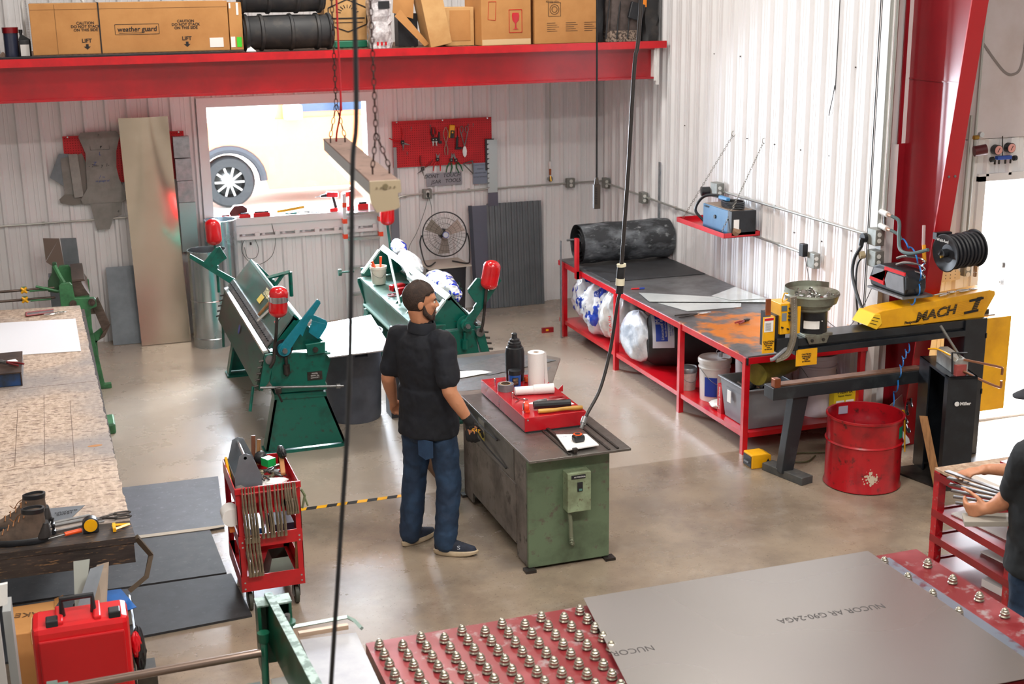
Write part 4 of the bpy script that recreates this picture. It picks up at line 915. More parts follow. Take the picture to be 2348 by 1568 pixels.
# bucket, drills and scissors on the bed of brake 2
t=thing('bucket','cream plastic bucket holding orange handled tools on the far brake','bucket',(2.735,12.45,.826))
g=MB();g.lathe([(.062,0),(.066,.005),(.078,.15),(.084,.15),(.084,.175),(.076,.175),(.072,.15),(.060,.01)],(2.865,12.45,.826),28);g.build('bucket_wall',mat('cream bucket','#e6dfd0',.4),t,True)
g=MB();g.tube(spline([(2.785,12.44,.975),(2.80,12.37,.93),(2.87,12.36,.90),(2.93,12.38,.955)]),.002,5);g.build('wire_handle',STEEL,t)
ORANGE=mat('orange plastic','#e2501c',.35)
for i,(x,y,a,lb) in enumerate(((2.84,12.45,-.5,'orange driver handle leaning left in the cream bucket'),(2.86,12.43,-.9,'orange handle lying low in the cream bucket'),(2.89,12.47,.1,'tall orange screwdriver handle standing in the cream bucket'))):
    g=MB();g.tube([(x,y,.92),(x+.08*sin(a),y,.92+.11+.03*i)],[.006,.014],8);one('screwdriver',g,ORANGE,lb,'screwdriver')
def drill(label,x,y,z,rz,c):
    t=thing('cordless_drill',label,'drill',(x,y,z),rz);M=WORLD[t.name]
    g=MB();g.box((0,0,.035),(.16,.07,.065),M=M,bev=.015);g.build('motor_housing',c,t)
    g=MB();g.cyl(M @ Vector((.08,0,.038)),M @ Vector((.13,0,.038)),.022,.014,12);g.build('chuck',BLACK,t)
    g=MB();g.box((-.05,-.07,.025),(.04,.10,.04),M=M,bev=.008);g.build('grip',BLACK,t)
    g=MB();g.box((-.05,-.13,.03),(.09,.05,.06),M=M,bev=.006);g.build('battery',c,t)
drill('red and black cordless drill on the far brake bed beside the bucket',2.95,12.05,.83,.4,REDP)
drill('red cordless drill lying on the far brake bed behind the man head',2.96,11.55,.83,1.2,BLACK)
t=thing('scissors','scissors with red loop handles on the far brake bed','scissors',(2.88,11.85,.83))
for s_ in (-1,1):g=MB();g.tube([(2.86+.028*cos(a)+s_*.02,11.83+.05*sin(a)+.04,.835) for a in [k*pi/6 for k in range(13)]],.006,6,False);g.build('loop_handle',RED_DK,t)
g=MB();g.sheet([(2.87,11.82,.838),(2.89,11.82,.838),(2.92,11.70,.838)],.003);g.build('blade',STEEL,t)
# plastic sheets draped over brake 2
BAGW=mat('white film bag','#e9ecef',.25,0,'#cfd6dd',10,coat=.3,bump=.3,bscale=14)
BAGB=mat('blue printed bag film','#f0f2f5',.25,0,'#1d3fd0',11,detail=2,lo=.54,hi=.56,stretch=(1,1,.5),coat=.3,bump=.3,bscale=14)
from mathutils.noise import noise as NZ
def blob(name,c,d,m,label,cat,seed=1,j=.12,rot=0,seg=48,rg=30,flat=True,parent=None,grp=None):
    """crumpled soft body"""
    rnd=random.Random(seed);g=MB();ph=[rnd.uniform(0,6.28) for _ in range(8)];rs=[]
    for i in range(rg+1):
        th=-pi/2+pi*i/rg;ring=[]
        for k in range(seg):
            a=2*pi*k/seg
            q=1+j*(.5*sin(3*a+ph[0]+2*th)+.35*sin(5*a-3*th+ph[1])+.3*sin(9*a+7*th+ph[2]))+rnd.uniform(-j,j)*.05
            n_=Vector((cos(th)*cos(a)+seed,cos(th)*sin(a),sin(th)));w1=abs(NZ(n_*2.3));w2=abs(NZ(n_*5.1));q *= 1+j*1.6*(.35-w1)+j*1.1*(.3-w2)
            x,y,z=cos(th)*cos(a)*q,cos(th)*sin(a)*q,sin(th)*(1+j*.3*sin(4*a+ph[3]))
            if flat:z=max(z,-.82)
            v=Matrix.Rotation(rot,3,'Z') @ Vector((x*d[0]/2,y*d[1]/2,z*d[2]/2));ring.append(g.bm.verts.new(Vector(c)+v))
        rs.append(ring)
    g.skin(rs)
    if parent is not None:return g.build(name,m,parent,True)
    return one(name,g,m,label,cat,grp,smooth=60)
blob('plastic_bag',(3.09,12.05,1.08),(.14,.75,.22),BAGW,'long white plastic sheet draped over the ridge of the far brake','bag',3)
blob('plastic_bag',(3.13,12.65,1.13),(.12,.40,.16),BAGB,'blue and white film at the far end of the far brake ridge','bag',4)
blob('plastic_bag',(3.20,11.35,1.00),(.22,.80,.26),BAGB,'bulging blue printed white bag hanging on the far brake near the man head','bag',6)
blob('plastic_bag',(2.75,11.0,.40),(.20,.35,.50),BAGB,'blue and white bag hanging low behind the man neck','bag',9)
# grey bin with a bright sheet on it
t=thing('trash_can','large grey wheeled bin under the white sheet','trash can',(2.24,10.93,0))
g=MB();g.lathe([(.225,0),(.235,.03),(.26,.70),(.275,.72),(.278,.775),(.262,.775),(.255,.72),(.22,.03)],(2.25,10.93,0.0),44);g.build('bin_wall',mat('grey bin plastic','#5b5f6b',.55,0,'#50545f',8),t,True)
g=MB();g.boxb((2.20,10.635,.60),(2.34,10.685,.615));g.boxb((2.20,10.635,.60),(2.215,10.70,.73));g.boxb((2.325,10.635,.60),(2.34,10.70,.73));g.build('side_handle',_M['grey bin plastic'],t,bevel=.004)
g=MB();g.sheet([(1.86,11.14,.79),(1.90,10.13,.79),(2.43,10.17,.79),(2.53,11.37,.79)],.012);
one('white_sheet',g,mat('glossy white panel','#f6f7fa',.15,.75,coat=.3),'bright white panel lying on the grey bin beside the green brake','panel')
# ladder under the window end
t=thing('step_ladder','folding ladder with orange rail caps leaning under the window','ladder',(3.12,14.25,0))
for x in (2.93,3.33):
    g=MB();g.boxb((x-.02,14.26,0),(x+.02,14.32,1.45));g.build('rail',mat('pale rail','#dcdfe2',.35,.3),t)
    for z in (.95,1.12,1.3):g=MB();g.boxb((x-.024,14.255,z),(x+.024,14.325,z+.05));g.build('orange_cap',mat('orange red cap','#ef4a26',.4),t)
for z in (.3,.6,.93,1.21):g=MB();g.boxb((2.95,14.24,z),(3.31,14.32,z+.03));g.build('step',ALU,t)
# ---------------- left side: bench, machine, floor mats, cart ----------------
def osb_material():
    m=bpy.data.materials.new('worn strand board');m.use_nodes=True;nt=m.node_tree;N=nt.nodes;L=nt.links;b=N['Principled BSDF'];b.inputs['Roughness'].default_value=.55
    tc=N.new('ShaderNodeTexCoord')
    def nz(s,st=(1,1,1),d=4,w=0):
        mp=N.new('ShaderNodeMapping');mp.inputs['Scale'].default_value=st;mp.inputs['Location'].default_value=(w,w,0);L.new(tc.outputs['Object'],mp.inputs[0])
        n=N.new('ShaderNodeTexNoise');n.inputs['Scale'].default_value=s;n.inputs['Detail'].default_value=d;L.new(mp.outputs[0],n.inputs['Vector']);return n.outputs[0]
    def mr(src,a,z,lo=0,hi=1):
        r=N.new('ShaderNodeMapRange');r.inputs[1].default_value=a;r.inputs[2].default_value=z;r.inputs[3].default_value=lo;r.inputs[4].default_value=hi;L.new(src,r.inputs[0]);return r.outputs[0]
    def mix(f,A,B):
        x=N.new('ShaderNodeMix');x.data_type='RGBA';L.new(f,x.inputs[0])
        for k,v in ((6,A),(7,B)):
            if isinstance(v,tuple):x.inputs[k].default_value=(*v,1)
            else:L.new(v,x.inputs[k])
        return x.outputs[2]
    c=mix(mr(nz(45,(1,.45,1)),.4,.6),lin('#ccb7a4'),lin('#b09a86'))
    c=mix(mr(nz(30,(.5,1.4,1),5,3),.56,.64),c,lin('#80695a'))
    c=mix(mr(nz(.9,d=7,w=8),.42,.58,0,.8),c,lin('#8b8685'))
    c=mix(mr(nz(60,d=3,w=2),.66,.72),c,lin('#3b2c24'))
    L.new(c,b.inputs['Base Color']);return m
OSB=osb_material()
DARKW=mat('dark oily timber','#3a322e',.6,0,'#241f1d',5,stretch=(1,6,6),col3='#8a6a48')
t=thing('workbench','huge timber workbench with worn strand board top','workbench',(-1.2,9.5,0))
rnd=random.Random(5);edge=[]
y=12.27
while y>6.95:
    f=(12.27-y)/5.35;edge.append((.062+.118*f+rnd.uniform(-.006,.006),y));y-=.035
g=MB();g.prism([(-3.0,12.6)]+edge+[(.182,6.93),(-3.0,7.03)],(0,0,-.02),(0,0,.90),(1,0,0),(0,1,0));g.build('board_top',OSB,t)
g=MB();g.prism([(-3.0,7.03),(.182,6.93),(.195,6.70),(-3.0,6.80)],(0,0,-.035),(0,0,.897),(1,0,0),(0,1,0));g.build('front_plank',DARKW,t)
g=MB();g.prism([(-3.0,6.80),(.185,6.705),(.185,6.745),(-3.0,6.84)],(0,0,-.11),(0,0,.862),(1,0,0),(0,1,0));g.build('front_joist',DARKW,t)
g=MB();g.prism([(.10,12.2),(.06,12.2),(.14,6.75),(.18,6.75)],(0,0,-.12),(0,0,.88),(1,0,0),(0,1,0));g.build('side_joist',DARKW,t)
for lx,ly in ((-.10,6.90),(-.02,12.0),(-2.6,7.0),(-2.6,12.3),(-.02,9.4)):g=MB();g.boxb((lx,ly,0),(lx+.09,ly+.09,.77));g.build('bench_leg',DARKW,t)
g=MB()
for (ax,ay),(bx,by) in (((-3,8.1),(.155,7.98)),((-.42,8.05),(-.34,9.2)),((-.22,8.0),(-.25,9.5)),((-.03,7.9),(-.08,9.3)),((-3,9.75),(.11,9.72))):g.boxb((min(ax,bx),min(ay,by),.8998),(min(ax,bx)+max(abs(ax-bx),.003) if abs(ax-bx)>1 else min(ax,bx)+.003,max(ay,by) if abs(ax-bx)<1 else min(ay,by)+.004,.9006))
g.build('scribed_line',mat('scribed line','#5b4638',.7),t)
g=MB();g.prism([(.05+.045*cos(a),10.15-1.9+.02*sin(a)) for a in [k*pi/6 for k in range(12)]],(0,0,.0008),(0,0,.9),(1,0,0),(0,1,0));g.build('knot_mark',mat('knot','#b07a45',.6),t)
# wooden handle at bench side
g=MB();g.tube([(.20,6.78,.86),(.27,6.85,.72),(.235,6.80,.62),(.14,6.78,.56)],.018,4);one('webbing_strap',g,mat('olive strap','#4b3c2b',.7),'brown strap loop hanging off the corner of the workbench','strap')
# shear machine behind
t=thing('bar_folder','old green bar folding machine behind the far end of the workbench','machine',(-.05,12.9,0))
g=MB();g.prism([(-.10,.60),(-.10,1.02),(-.08,1.045),(.00,1.045),(.02,1.02),(.03,.895),(.20,.885),(.215,.87),(.215,.80),(.16,.78),(.155,.60),(.22,.05),(.28,.05),(.28,0),(.10,0),(.10,.60)],(0,.05,0),(0,12.60,0));g.build('side_frame',GREEN_OLD,t,bevel=.006)
g=MB();g.prism([(-.10,.60),(-.10,1.02),(-.08,1.045),(.00,1.045),(.02,1.02),(.03,.895),(.18,.885),(.18,.78),(.155,.60),(.16,0),(.10,0),(.10,.60)],(0,.05,0),(0,13.45,0));g.build('side_frame',GREEN_OLD,t,bevel=.006)
OLDST=mat('rusty brown machined steel','#6d5d55',.38,.5,'#4c403a',5,stretch=(1,.2,4))
g=MB();g.prism([(.02,1.03),(.10,1.03),(.13,.96),(.165,.90),(.02,.90)],(0,.85,0),(0,12.66,0));g.build('folding_bed',OLDST,t)
g=MB();g.prism([(.02,1.055),(.13,1.055),(.135,1.035),(.02,1.035)],(0,.78,0),(0,12.68,0));g.build('folding_leaf',OLDST,t)
for x in (.01,.175):g=MB();g.cyl((x,12.60,.85),(x,12.575,.85),.032,n=18);g.cyl((x,12.575,.85),(x,12.55,.85),.014,n=6);g.build('frame_bolt',OLDST,t,True)
g=MB();g.prism([(-.20,.95),(-.11,.93),(-.08,1.08),(-.10,1.22),(-.135,1.22),(-.15,1.12),(-.19,1.05)],(0,.05,0),(0,12.72,0));g.build('lever_casting',mat('dark green casting','#274a2e',.5),t,bevel=.006)
g=MB();g.tube([(-.12,12.68,1.20),(-.08,12.66,1.10),(-.05,12.64,1.04)],.02,6);g.tube([(-.22,12.68,1.0),(-.10,12.66,.96),(-.30,12.68,1.02)],.012,6);g.build('link_arm',GREEN_OLD,t,True)
for z in (.895,.985):g=MB();g.cyl((-1.6,12.72,z+.005),(-.14,12.72,z),.012,n=10);g.build('gauge_rod',OLDST,t,True)
for z in (.905,.995):
    g=MB();g.box((-.405,12.70,z),(.05,.05,.05),bev=.006);g.cyl((-.36,12.70,z-.02),(-.18,12.70,z-.02),.008);g.build('rod_clamp',GREEN_OLD,t)
    g=MB()
    for k in range(4):a=pi/4+k*pi/2;g.cyl((-.405,12.665,z),(-.405+.035*cos(a),12.665,z+.035*sin(a)),.015,.010,10)
    g.cyl((-.405,12.66,z),(-.405,12.68,z),.02,n=12);g.build('yellow_knob',YELLOW,t,True)
t=thing('bent_flashing','folded brown metal piece leaning against the green bar folder','flashing',(.24,12.7,.4))
g=MB();g.sheet([(.17,12.75,.80),(.235,12.75,.86),(.32,12.62,.62),(.25,12.62,.55)],.004);g.sheet([(.25,12.62,.55),(.32,12.62,.62),(.26,12.72,.48),(.20,12.72,.45)],.004);g.build('folded_plate',OLDST,t)
g=MB();g.boxb((.14,12.74,.70),(.21,12.76,.76));g.build('tab',OLDST,t)
g=MB();g.prism([(.15,.40),(.27,.52),(.26,.58),(.14,.50)],(0,.04,0),(0,12.70,0));g.boxb((.15,12.70,0),(.19,12.74,.45));one('machine_strut',g,GREEN_OLD,'slanted green strut under the folded brown metal piece','strut')
g=MB();g.box((.17,11.35,.045),(.16,.30,.09),bev=.015);one('foot_casting',g,GREEN_OLD,'low green casting foot sticking out from under the workbench side','casting')
t=thing('duct_transition','folded zinc duct transition piece standing behind the green bar folder','duct',(-.05,14.0,.84))
g=MB();g.sheet([(-.03,14.0,.84),(.115,14.0,.84),(.105,14.0,1.215),(-.05,14.0,1.22)],.004);g.build('flat_panel',GALV_DK,t)
g=MB();g.sheet([(-.21,14.05,.98),(-.03,13.98,.845),(-.06,14.0,1.22)],.004);g.sheet([(-.21,14.05,.99),(-.06,14.0,1.22),(-.215,14.05,1.225)],.004);g.build('angled_panel',mat('tarnished panel','#8c7b72',.45,.4),t)
g=MB();g.boxb((-.20,14.02,0),(.10,14.1,.85));g.build('lower_duct',GALV_DK,t)
# things on bench
g=MB();g.sheet([(-1.1,10.76,.9045),(.032,10.62,.9045),(.016,11.747,.9045),(-1.1,11.90,.9045)],.003);one('coated_sheet',g,mat('matte white panel','#e6e6ea',.45),'large white rectangular panel lying on the workbench','panel')
t=thing('file_board','long tool with red frame lying at the far end of the workbench','tool',(-.22,12.08,.90))
g=MB()
for a,b in (((-.39,12.10),(-.16,12.14)),((-.385,11.98),(-.16,12.03)),((-.39,12.10),(-.385,11.98))):g.tube([(a[0],a[1],.912),(b[0],b[1],.912)],.008,4)
g.build('red_frame',RED_DK,t)
g=MB();g.sheet([(-.38,11.99,.912),(-.16,12.03,.912),(-.16,12.13,.912),(-.38,12.09,.912)],.004);g.build('grey_plate',GALV,t)
pliers('chrome locking pliers on the far end of the workbench',(-.12,11.98),.3,.902,CHROME,CHROME,.2)
t=thing('angle_box','dark blue metal box on the workbench cut by the frame edge','box',(-.55,10.1,.90))
g=MB();g.boxb((-1.0,9.80,.902),(-.398,10.35,1.0));g.build('box_body',mat('chipped blue paint','#173f72',.45,0,'#1d2733',6),t,bevel=.004)
g=MB();g.boxb((-1.0,9.78,1.0),(-.39,10.38,1.008));g.boxb((-.40,9.79,.902),(-.392,10.36,1.0));g.build('rusty_lid',mat('rusty brown','#4d3b31',.6,.3,'#33261f',9),t)
g=MB();g.box((-.46,10.1,1.0105),(.07,.07,.004),rot=.3);one('paper_tag',g,PAPER,'small white square tag on the blue box','tag')
pliers('snips with red and black handle standing up on the blue box',(-.50,10.05),2.3,1.009,STEEL,RED_DK,.26)
# front edge of bench: boots, papers, scissors...
BROWN=mat('brown suede','#57483d',.85,0,'#3c322b',12)
def boot(label,x,y,rz):
    t=thing('hiking_boot',label,'boot',(x,y,.90),rz);M=WORLD[t.name]
    def loop(z,x0,x1,w,xo=0):
        pts=[]
        for k in range(20):
            a=2*pi*k/20;r=(x1-x0)/2;pts.append(M @ Vector(((x0+x1)/2+r*cos(a),w*sin(a)*(1-.18*cos(a)),z)))
        return pts
    def loft(secs,nm,m):
        g=MB();g.skin([[g.bm.verts.new(p) for p in s] for s in secs]);return g.build(nm,m,t,True)
    loft([loop(.0,-.135,.145,.045),loop(.012,-.14,.15,.05),loop(.028,-.138,.148,.049),loop(.034,-.132,.142,.045)],'sole',BLACK)
    loft([loop(.030,-.132,.142,.045),loop(.055,-.132,.135,.043),loop(.075,-.130,.09,.038),loop(.10,-.128,.035,.034),loop(.14,-.125,-.005,.034),loop(.165,-.128,-.015,.036),loop(.170,-.126,-.018,.034)],'upper',BROWN)
    loft([loop(.160,-.129,-.012,.0375),loop(.182,-.131,-.014,.039),loop(.184,-.120,-.024,.030),loop(.150,-.115,-.03,.026)],'padded_collar',BLACK)
    loft([loop(.028,-.15,-.06,.050),loop(.06,-.147,-.085,.047),loop(.10,-.14,-.11,.03)],'heel_counter',mat('dark boot leather','#231f1e',.7))
    g=MB()
    for k in range(5):
        x_=.085-k*.028;z_=.078+k*.020;g.tube([M @ Vector((x_,-.032,z_-.012)),M @ Vector((x_-.006,0,z_+.006)),M @ Vector((x_,.032,z_-.012))],.003,5)
    g.tube(spline([M @ Vector(p) for p in ((-.02,-.01,.16),(.01,-.04,.13),(.03,-.05,.10),(.05,-.045,.12))],4),.0025,5);g.build('laces',mat('orange brown laces','#8a5a32',.7),t)
    g=MB();g.box((-.075,-.052,.018),(.03,.004,.012),M=M);g.build('yellow_sole_tag',YELLOW,t)
boot('brown hiking boot nearer the front edge of the workbench',-.365,6.82,pi-.05);boot('brown hiking boot standing behind the other one',-.36,7.02,pi+.1)
def papersheet(name,pts,z,m,label,cat='sheet',th=.0015):
    g=MB();g.sheet([(p[0],p[1],z) for p in pts],th);return one(name,g,m,label,cat)
t=thing('marked_sheet','grey sheet metal offcut with black handwriting on the workbench front','sheet',(-.2,7.15,.9))
g=MB();g.sheet([(-.27,7.06,.9032),(-.12,7.06,.9032),(-.04,7.235,.9032),(-.30,7.26,.9032)],.002);g.build('sheet_body',GALV_DK,t)
for i,ln in enumerate(('GARDEN','LEAVE')):text(ln,t,(-.14-.01*i,7.17-.03*i,.9056),(-1,-.1,0),(.1,-1,0),.03,INK,ext=.0004)
papersheet('paper_sheet',[(-.30,6.99),(-.14,7.02),(-.13,7.055),(-.28,7.055)],.9025,PAPER,'white papers under the marked sheet on the workbench','paper')
papersheet('paper_sheet',[(-.47,7.18),(-.42,7.06),(-.30,7.10),(-.32,7.24)],.9025,PAPER,'white paper behind the boots','paper')
t=thing('shears','long steel shears with dark loop handles lying on the workbench edge','shears',(.06,7.0,.90))
for s_,yy in ((-1,6.96),(1,7.02)):
    g=MB();g.tube([(.145+.045*cos(a),yy+.018*sin(a),.912) for a in [k*pi/6 for k in range(13)]],.005,6,False);g.tube([(.10,yy,.912),(.03,6.99,.910)],.006,6);g.build('loop_handle',STEEL_DK,t,True)
g=MB();g.sheet([(.04,6.975,.912),(.04,7.0,.912),(-.12,7.0,.909)],.004);g.sheet([(.04,6.985,.909),(.04,7.01,.909),(-.11,7.03,.906)],.003);g.build('blade',STEEL,t)
t=thing('tape_measure','yellow and black tape measure standing on the workbench edge','tape measure',(-.025,6.85,.90))
g=MB();g.lathe([(.036,0),(.042,.006),(.042,.046),(.036,.052)],(-.02,6.87,.942),24,(0,-1,0));g.boxb((-.06,6.82,.90),(.02,6.868,.93),bev=.006);g.build('case',BLACK,t,True)
g=MB();g.lathe([(.034,0),(.034,.004),(.02,.004)],(-.02,6.818,.944),24,(0,-1,0));g.build('yellow_face',YELLOW,t,True)
t=thing('screwdriver','screwdriver with long orange red handle lying on the workbench edge','screwdriver',(-.11,6.82,.90))
g=MB();g.cyl((-.152,6.82,.914),(-.068,6.845,.914),.012,n=12);g.build('handle',ORANGE,t,True)
g=MB();g.cyl((-.152,6.82,.914),(-.24,6.80,.908),.004);g.build('shaft',STEEL,t)
t=thing('combination_square','yellow speed square head on the bench corner','square',(.13,6.84,.90))
g=MB();
for a,b in (((.092,6.86),(.175,6.845)),((.175,6.845),(.10,6.80)),((.10,6.80),(.092,6.86))):g.tube([(a[0],a[1],.912),(b[0],b[1],.912)],.008,4)
g.boxb((.088,6.79,.902),(.104,6.87,.922));g.build('square_body',YELLOW,t)
for i,(a,b,r,lb) in enumerate((((-.21,7.02),(-.02,7.06),.007,'thick grey steel rod lying behind the tape measure'),((-.22,6.90),(.05,6.95),.005,'thin steel rod lying before the shears'),((-.23,6.97),(-.06,7.0),.009,'steel trammel bar behind the screwdriver'))):
    g=MB();g.cyl((a[0],a[1],.902+r),(b[0],b[1],.902+r),r,n=8);one('steel_rod',g,STEEL,lb,'rod')
for i,(x,y) in enumerate(((-.205,6.885),(-.21,6.985))):
    g=MB();g.cyl((x,y-.015,.912),(x,y+.015,.912),.012,n=10);g.cyl((x,y,.91),(x,y,.94),.007,n=8);g.sphere((x,y,.945),.011,10,6);one('trammel_clamp',g,BLACK,('black knurled clamp head nearest the boots front','black knurled clamp head behind the other one')[i],'clamp')
# under the bench
t=thing('tool_tote','black plastic tool tote with latch under the bench corner','tool box',(.0,6.6,0))
TOTE=mat('worn black tote','#26241f',.5,0,'#4a4338',5)
g=MB();g.boxb((-.13,6.38,.0),(.13,6.84,.46),bev=.02);g.build('tote_body',TOTE,t)
g=MB();g.boxb((-.15,6.35,.46),(.15,6.84,.52),bev=.015);g.build('tote_lid',BLACK,t)
g=MB();
for k in range(5):g.boxb((-.12+k*.055,6.45,.52),(-.085+k*.055,6.80,.527))
g.build('lid_rib',TOTE,t)
g=MB();g.boxb((-.05,6.335,.30),(.06,6.36,.47),bev=.006);g.build('latch',BLACK,t)
for x in (-.03,.035):g=MB();g.boxb((x,6.32,.43),(x+.012,6.337,.47));g.build('latch_pin',CHROME,t)
BLUEP=mat('blue coated sheet','#1666b8',.35,0,'#1258a2',5)
g=MB();g.sheet([(-.055,6.86,.545),(.10,6.87,.535),(.165,6.63,.53),(-.025,6.52,.54)],.004);one('blue_sheet',g,BLUEP,'bright blue cut sheet lying on the black tote','sheet')
for i,(pts,m_,lb) in enumerate((([(-.043,6.50,.84),(.025,6.52,.845),(-.10,6.36,.56),(-.185,6.34,.56)],GALV_DK,'long light grey metal strip leaning out over the black tote'),([(-.01,6.58,.82),(.05,6.60,.82),(.00,6.40,.545),(-.09,6.40,.545)],mat('tan strip','#8b7a68',.5),'tan strip leaning behind the light grey strip'),([(-.12,6.60,.85),(-.04,6.60,.85),(-.10,6.52,.56),(-.14,6.52,.56)],mat('pale green grey sheet','#a2a7a0',.5),'pale green grey sheet behind the strips'))):
    g=MB();g.sheet(pts,.002);one('metal_offcut',g,m_,lb,'offcut')
t=thing('cardboard_box','old battered brown cardboard box under the workbench','box',(-.36,6.6,0))
g=MB();g.boxb((-.46,6.42,0),(-.235,6.75,.585),bev=.006);g.build('carton_body',CARD,t)
g=MB();g.box((-.335,6.417,.56),(.03,.003,.08));g.box((-.335,6.50,.5865),(.03,.16,.002));g.build('packing_tape',_M['clear brown tape'],t)
g=MB();g.sheet([(-.235,6.66,.585),(-.235,6.76,.585),(-.19,6.76,.60)],.004);g.build('flap',CARD,t)
text('SAKE',t,(-.35,6.62,.588),(-1,.15,0),(-.15,-1,0),.07,mat('faint marker','#6a4a2c',.8))
t=thing('equipment_case','large glossy red plastic equipment case with black handle','case',(-.11,6.05,0))
REDC=mat('red moulded plastic','#cc111a',.34,0,'#bd0f18',5,coat=.3)
g=MB();g.boxb((-.325,5.98,.36),(.11,6.20,.80),bev=.03);g.build('case_shell',REDC,t)
g=MB();g.boxb((-.30,5.965,.38),(.085,5.985,.74),bev=.008);g.build('front_panel',mat('deep red panel','#b00e16',.4),t)
for x in (-.26,.02):g=MB();g.boxb((x,5.995,.785),(x+.055,6.06,.825),bev=.006);g.build('latch',BLACK,t)
for x in (-.20,-.03):g=MB();g.boxb((x-.018,6.0,.78),(x+.018,6.18,.815),bev=.008);g.build('top_rib',REDC,t)
g=MB();g.tube([(-.185,6.09,.80),(-.185,6.09,.885),(-.045,6.09,.885),(-.045,6.09,.80)],.015,8);g.build('carry_handle',BLACK,t,True)
g=MB();g.boxb((-.33,6.0,0),(.12,6.31,.355));one('storage_crate',g,TOTE,'dark crate underneath the red case','crate')
t=thing('work_glove','red and black work glove beside the red case','glove',(.15,6.25,.3))
blob('',(.15,6.22,.50),(.06,.16,.24),BLACK,'','',12,parent=t).name='glove_body';blob('',(.135,6.17,.55),(.05,.08,.14),RED,'','',13,parent=t).name='red_patch'
g=MB();g.boxb((.13,6.10,0),(.22,6.30,.40));one('crate',g,TOTE,'small dark box under the red and black glove','crate')
g=MB();g.sheet([(-.46,5.62,1.21),(-.375,5.62,1.215),(-.385,5.62,1.12),(-.47,5.62,1.11)],.02);
one('white_corner',g,WHITE,'blurred white board corner at the left picture edge','board')
g=MB();g.boxb((-.52,5.60,.0),(-.425,5.63,1.108));one('white_post',g,mat('grey white post','#a8a6a4',.6),'grey board standing at the lower left picture edge','board')
g=MB();g.boxb((-.42,5.75,.0),(-.385,5.9,1.02));one('grey_board',g,mat('pale grey board','#8f9190',.6),'pale grey narrow board beside the grey post','board')
# mats
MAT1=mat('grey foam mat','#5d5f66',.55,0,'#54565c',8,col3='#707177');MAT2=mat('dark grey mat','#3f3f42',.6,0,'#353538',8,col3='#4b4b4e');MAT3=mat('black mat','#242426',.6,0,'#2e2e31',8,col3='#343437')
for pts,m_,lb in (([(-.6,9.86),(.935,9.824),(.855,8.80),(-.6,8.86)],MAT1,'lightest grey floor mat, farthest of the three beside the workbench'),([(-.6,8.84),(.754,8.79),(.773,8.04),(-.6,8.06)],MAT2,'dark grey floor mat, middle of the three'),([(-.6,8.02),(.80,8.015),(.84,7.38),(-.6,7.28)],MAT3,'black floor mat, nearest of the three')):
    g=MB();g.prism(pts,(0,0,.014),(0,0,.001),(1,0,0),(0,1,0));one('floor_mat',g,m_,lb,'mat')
g=MB();g.prism([(.28,8.85),(.86,8.83),(.86,8.80),(.75,8.785),(.28,8.80)],(0,0,.003),(0,0,.016),(1,0,0),(0,1,0));one('mat_edge_tape',g,mat('grubby tape','#b5aa9a',.7),'frayed pale tape along the seam between two floor mats','tape')
# hazard tape
t=thing('hazard_tape','black and yellow striped tape on the concrete floor','tape',(1.8,8.96,0))
for k in range(16):
    g=MB();x=1.0+k*.075;g.prism([(x,8.935),(x+.075,8.935),(x+.095,8.985),(x+.02,8.985)],(0,0,.0012),(0,0,.0004),(1,0,0),(0,1,0));g.build('stripe',YELLOW if k%2 else INK,t)
# ---- cart
t=thing('tool_cart','red steel service cart hung with locking pliers','cart',(.98,7.72,0))
CR=mat('red cart enamel','#b3101b',.34,0,'#8f0c15',6,lo=.5,hi=.75,coat=.3)
x0,x1,y0,y1=.80,1.18,7.44,8.02
for (px,py) in ((x0,y0),(x1,y0),(x0,y1),(x1,y1)):
    sx=1 if px==x0 else -1;sy=1 if py==y0 else -1
    g=MB();g.boxb((min(px,px+sx*.035),min(py,py+sy*.004),.14),(max(px,px+sx*.035),max(py,py+sy*.004),.79));g.boxb((min(px,px+sx*.004),min(py,py+sy*.035),.14),(max(px,px+sx*.004),max(py,py+sy*.035),.79));g.build('corner_post',CR,t)
for z0,z1,nm in ((.70,.79,'top_tray'),(.42,.50,'middle_tray'),(.14,.24,'bottom_tray')):
    g=MB();g.boxb((x0+.004,y0+.004,z0),(x1-.004,y1-.004,z0+.006))
    for lo,hi in (((x0,y0-.002,z0),(x1,y0+.004,z1)),((x0,y1-.004,z0),(x1,y1,z1)),((x0-.002,y0,z0),(x0+.004,y1,z1)),((x1-.004,y0,z0),(x1,y1,z1))):g.boxb(lo,hi)
    g.build(nm,CR,t)
g=MB();g.boxb((x0-.006,y0-.012,.765),(x1+.006,y0+.006,.805),bev=.004);g.build('front_lip',CR,t)
for px,py in ((.85,7.49),(1.13,7.49),(.85,7.97),(1.13,7.97)):
    g=MB();g.lathe([(.045,-.014),(.060,-.010),(.060,.010),(.045,.014)],(px,py,.061),24,(1,0,0));c_=g.build('caster',mat('caster rubber','#3b3d35',.6),t,True)
    g=MB();g.cyl((px-.016,py,.061),(px+.016,py,.061),.022,n=12);g.build('caster_hub',STEEL,c_)
    g=MB();g.boxb((px-.022,py-.02,.05),(px-.018,py+.02,.14));g.boxb((px+.018,py-.02,.05),(px+.022,py+.02,.14));g.build('caster_fork',STEEL,c_)
for x,z in ((.82,.20),(.82,.16),(1.16,.20),(1.16,.165),(.82,.46),(1.16,.46),(1.16,.43),(.82,.43)):g=MB();g.cyl((x,y0-.006,z),(x,y0-.001,z),.006,n=8);g.build('rivet',ALU,t)
g=MB();g.cyl((.83,y0-.03,.775),(1.16,y0-.03,.775),.005,n=8)
for x in (.83,1.16):g.cyl((x,y0-.03,.775),(x,y0-.010,.775),.005,n=8)
g.build('hanging_rail',CR,t)
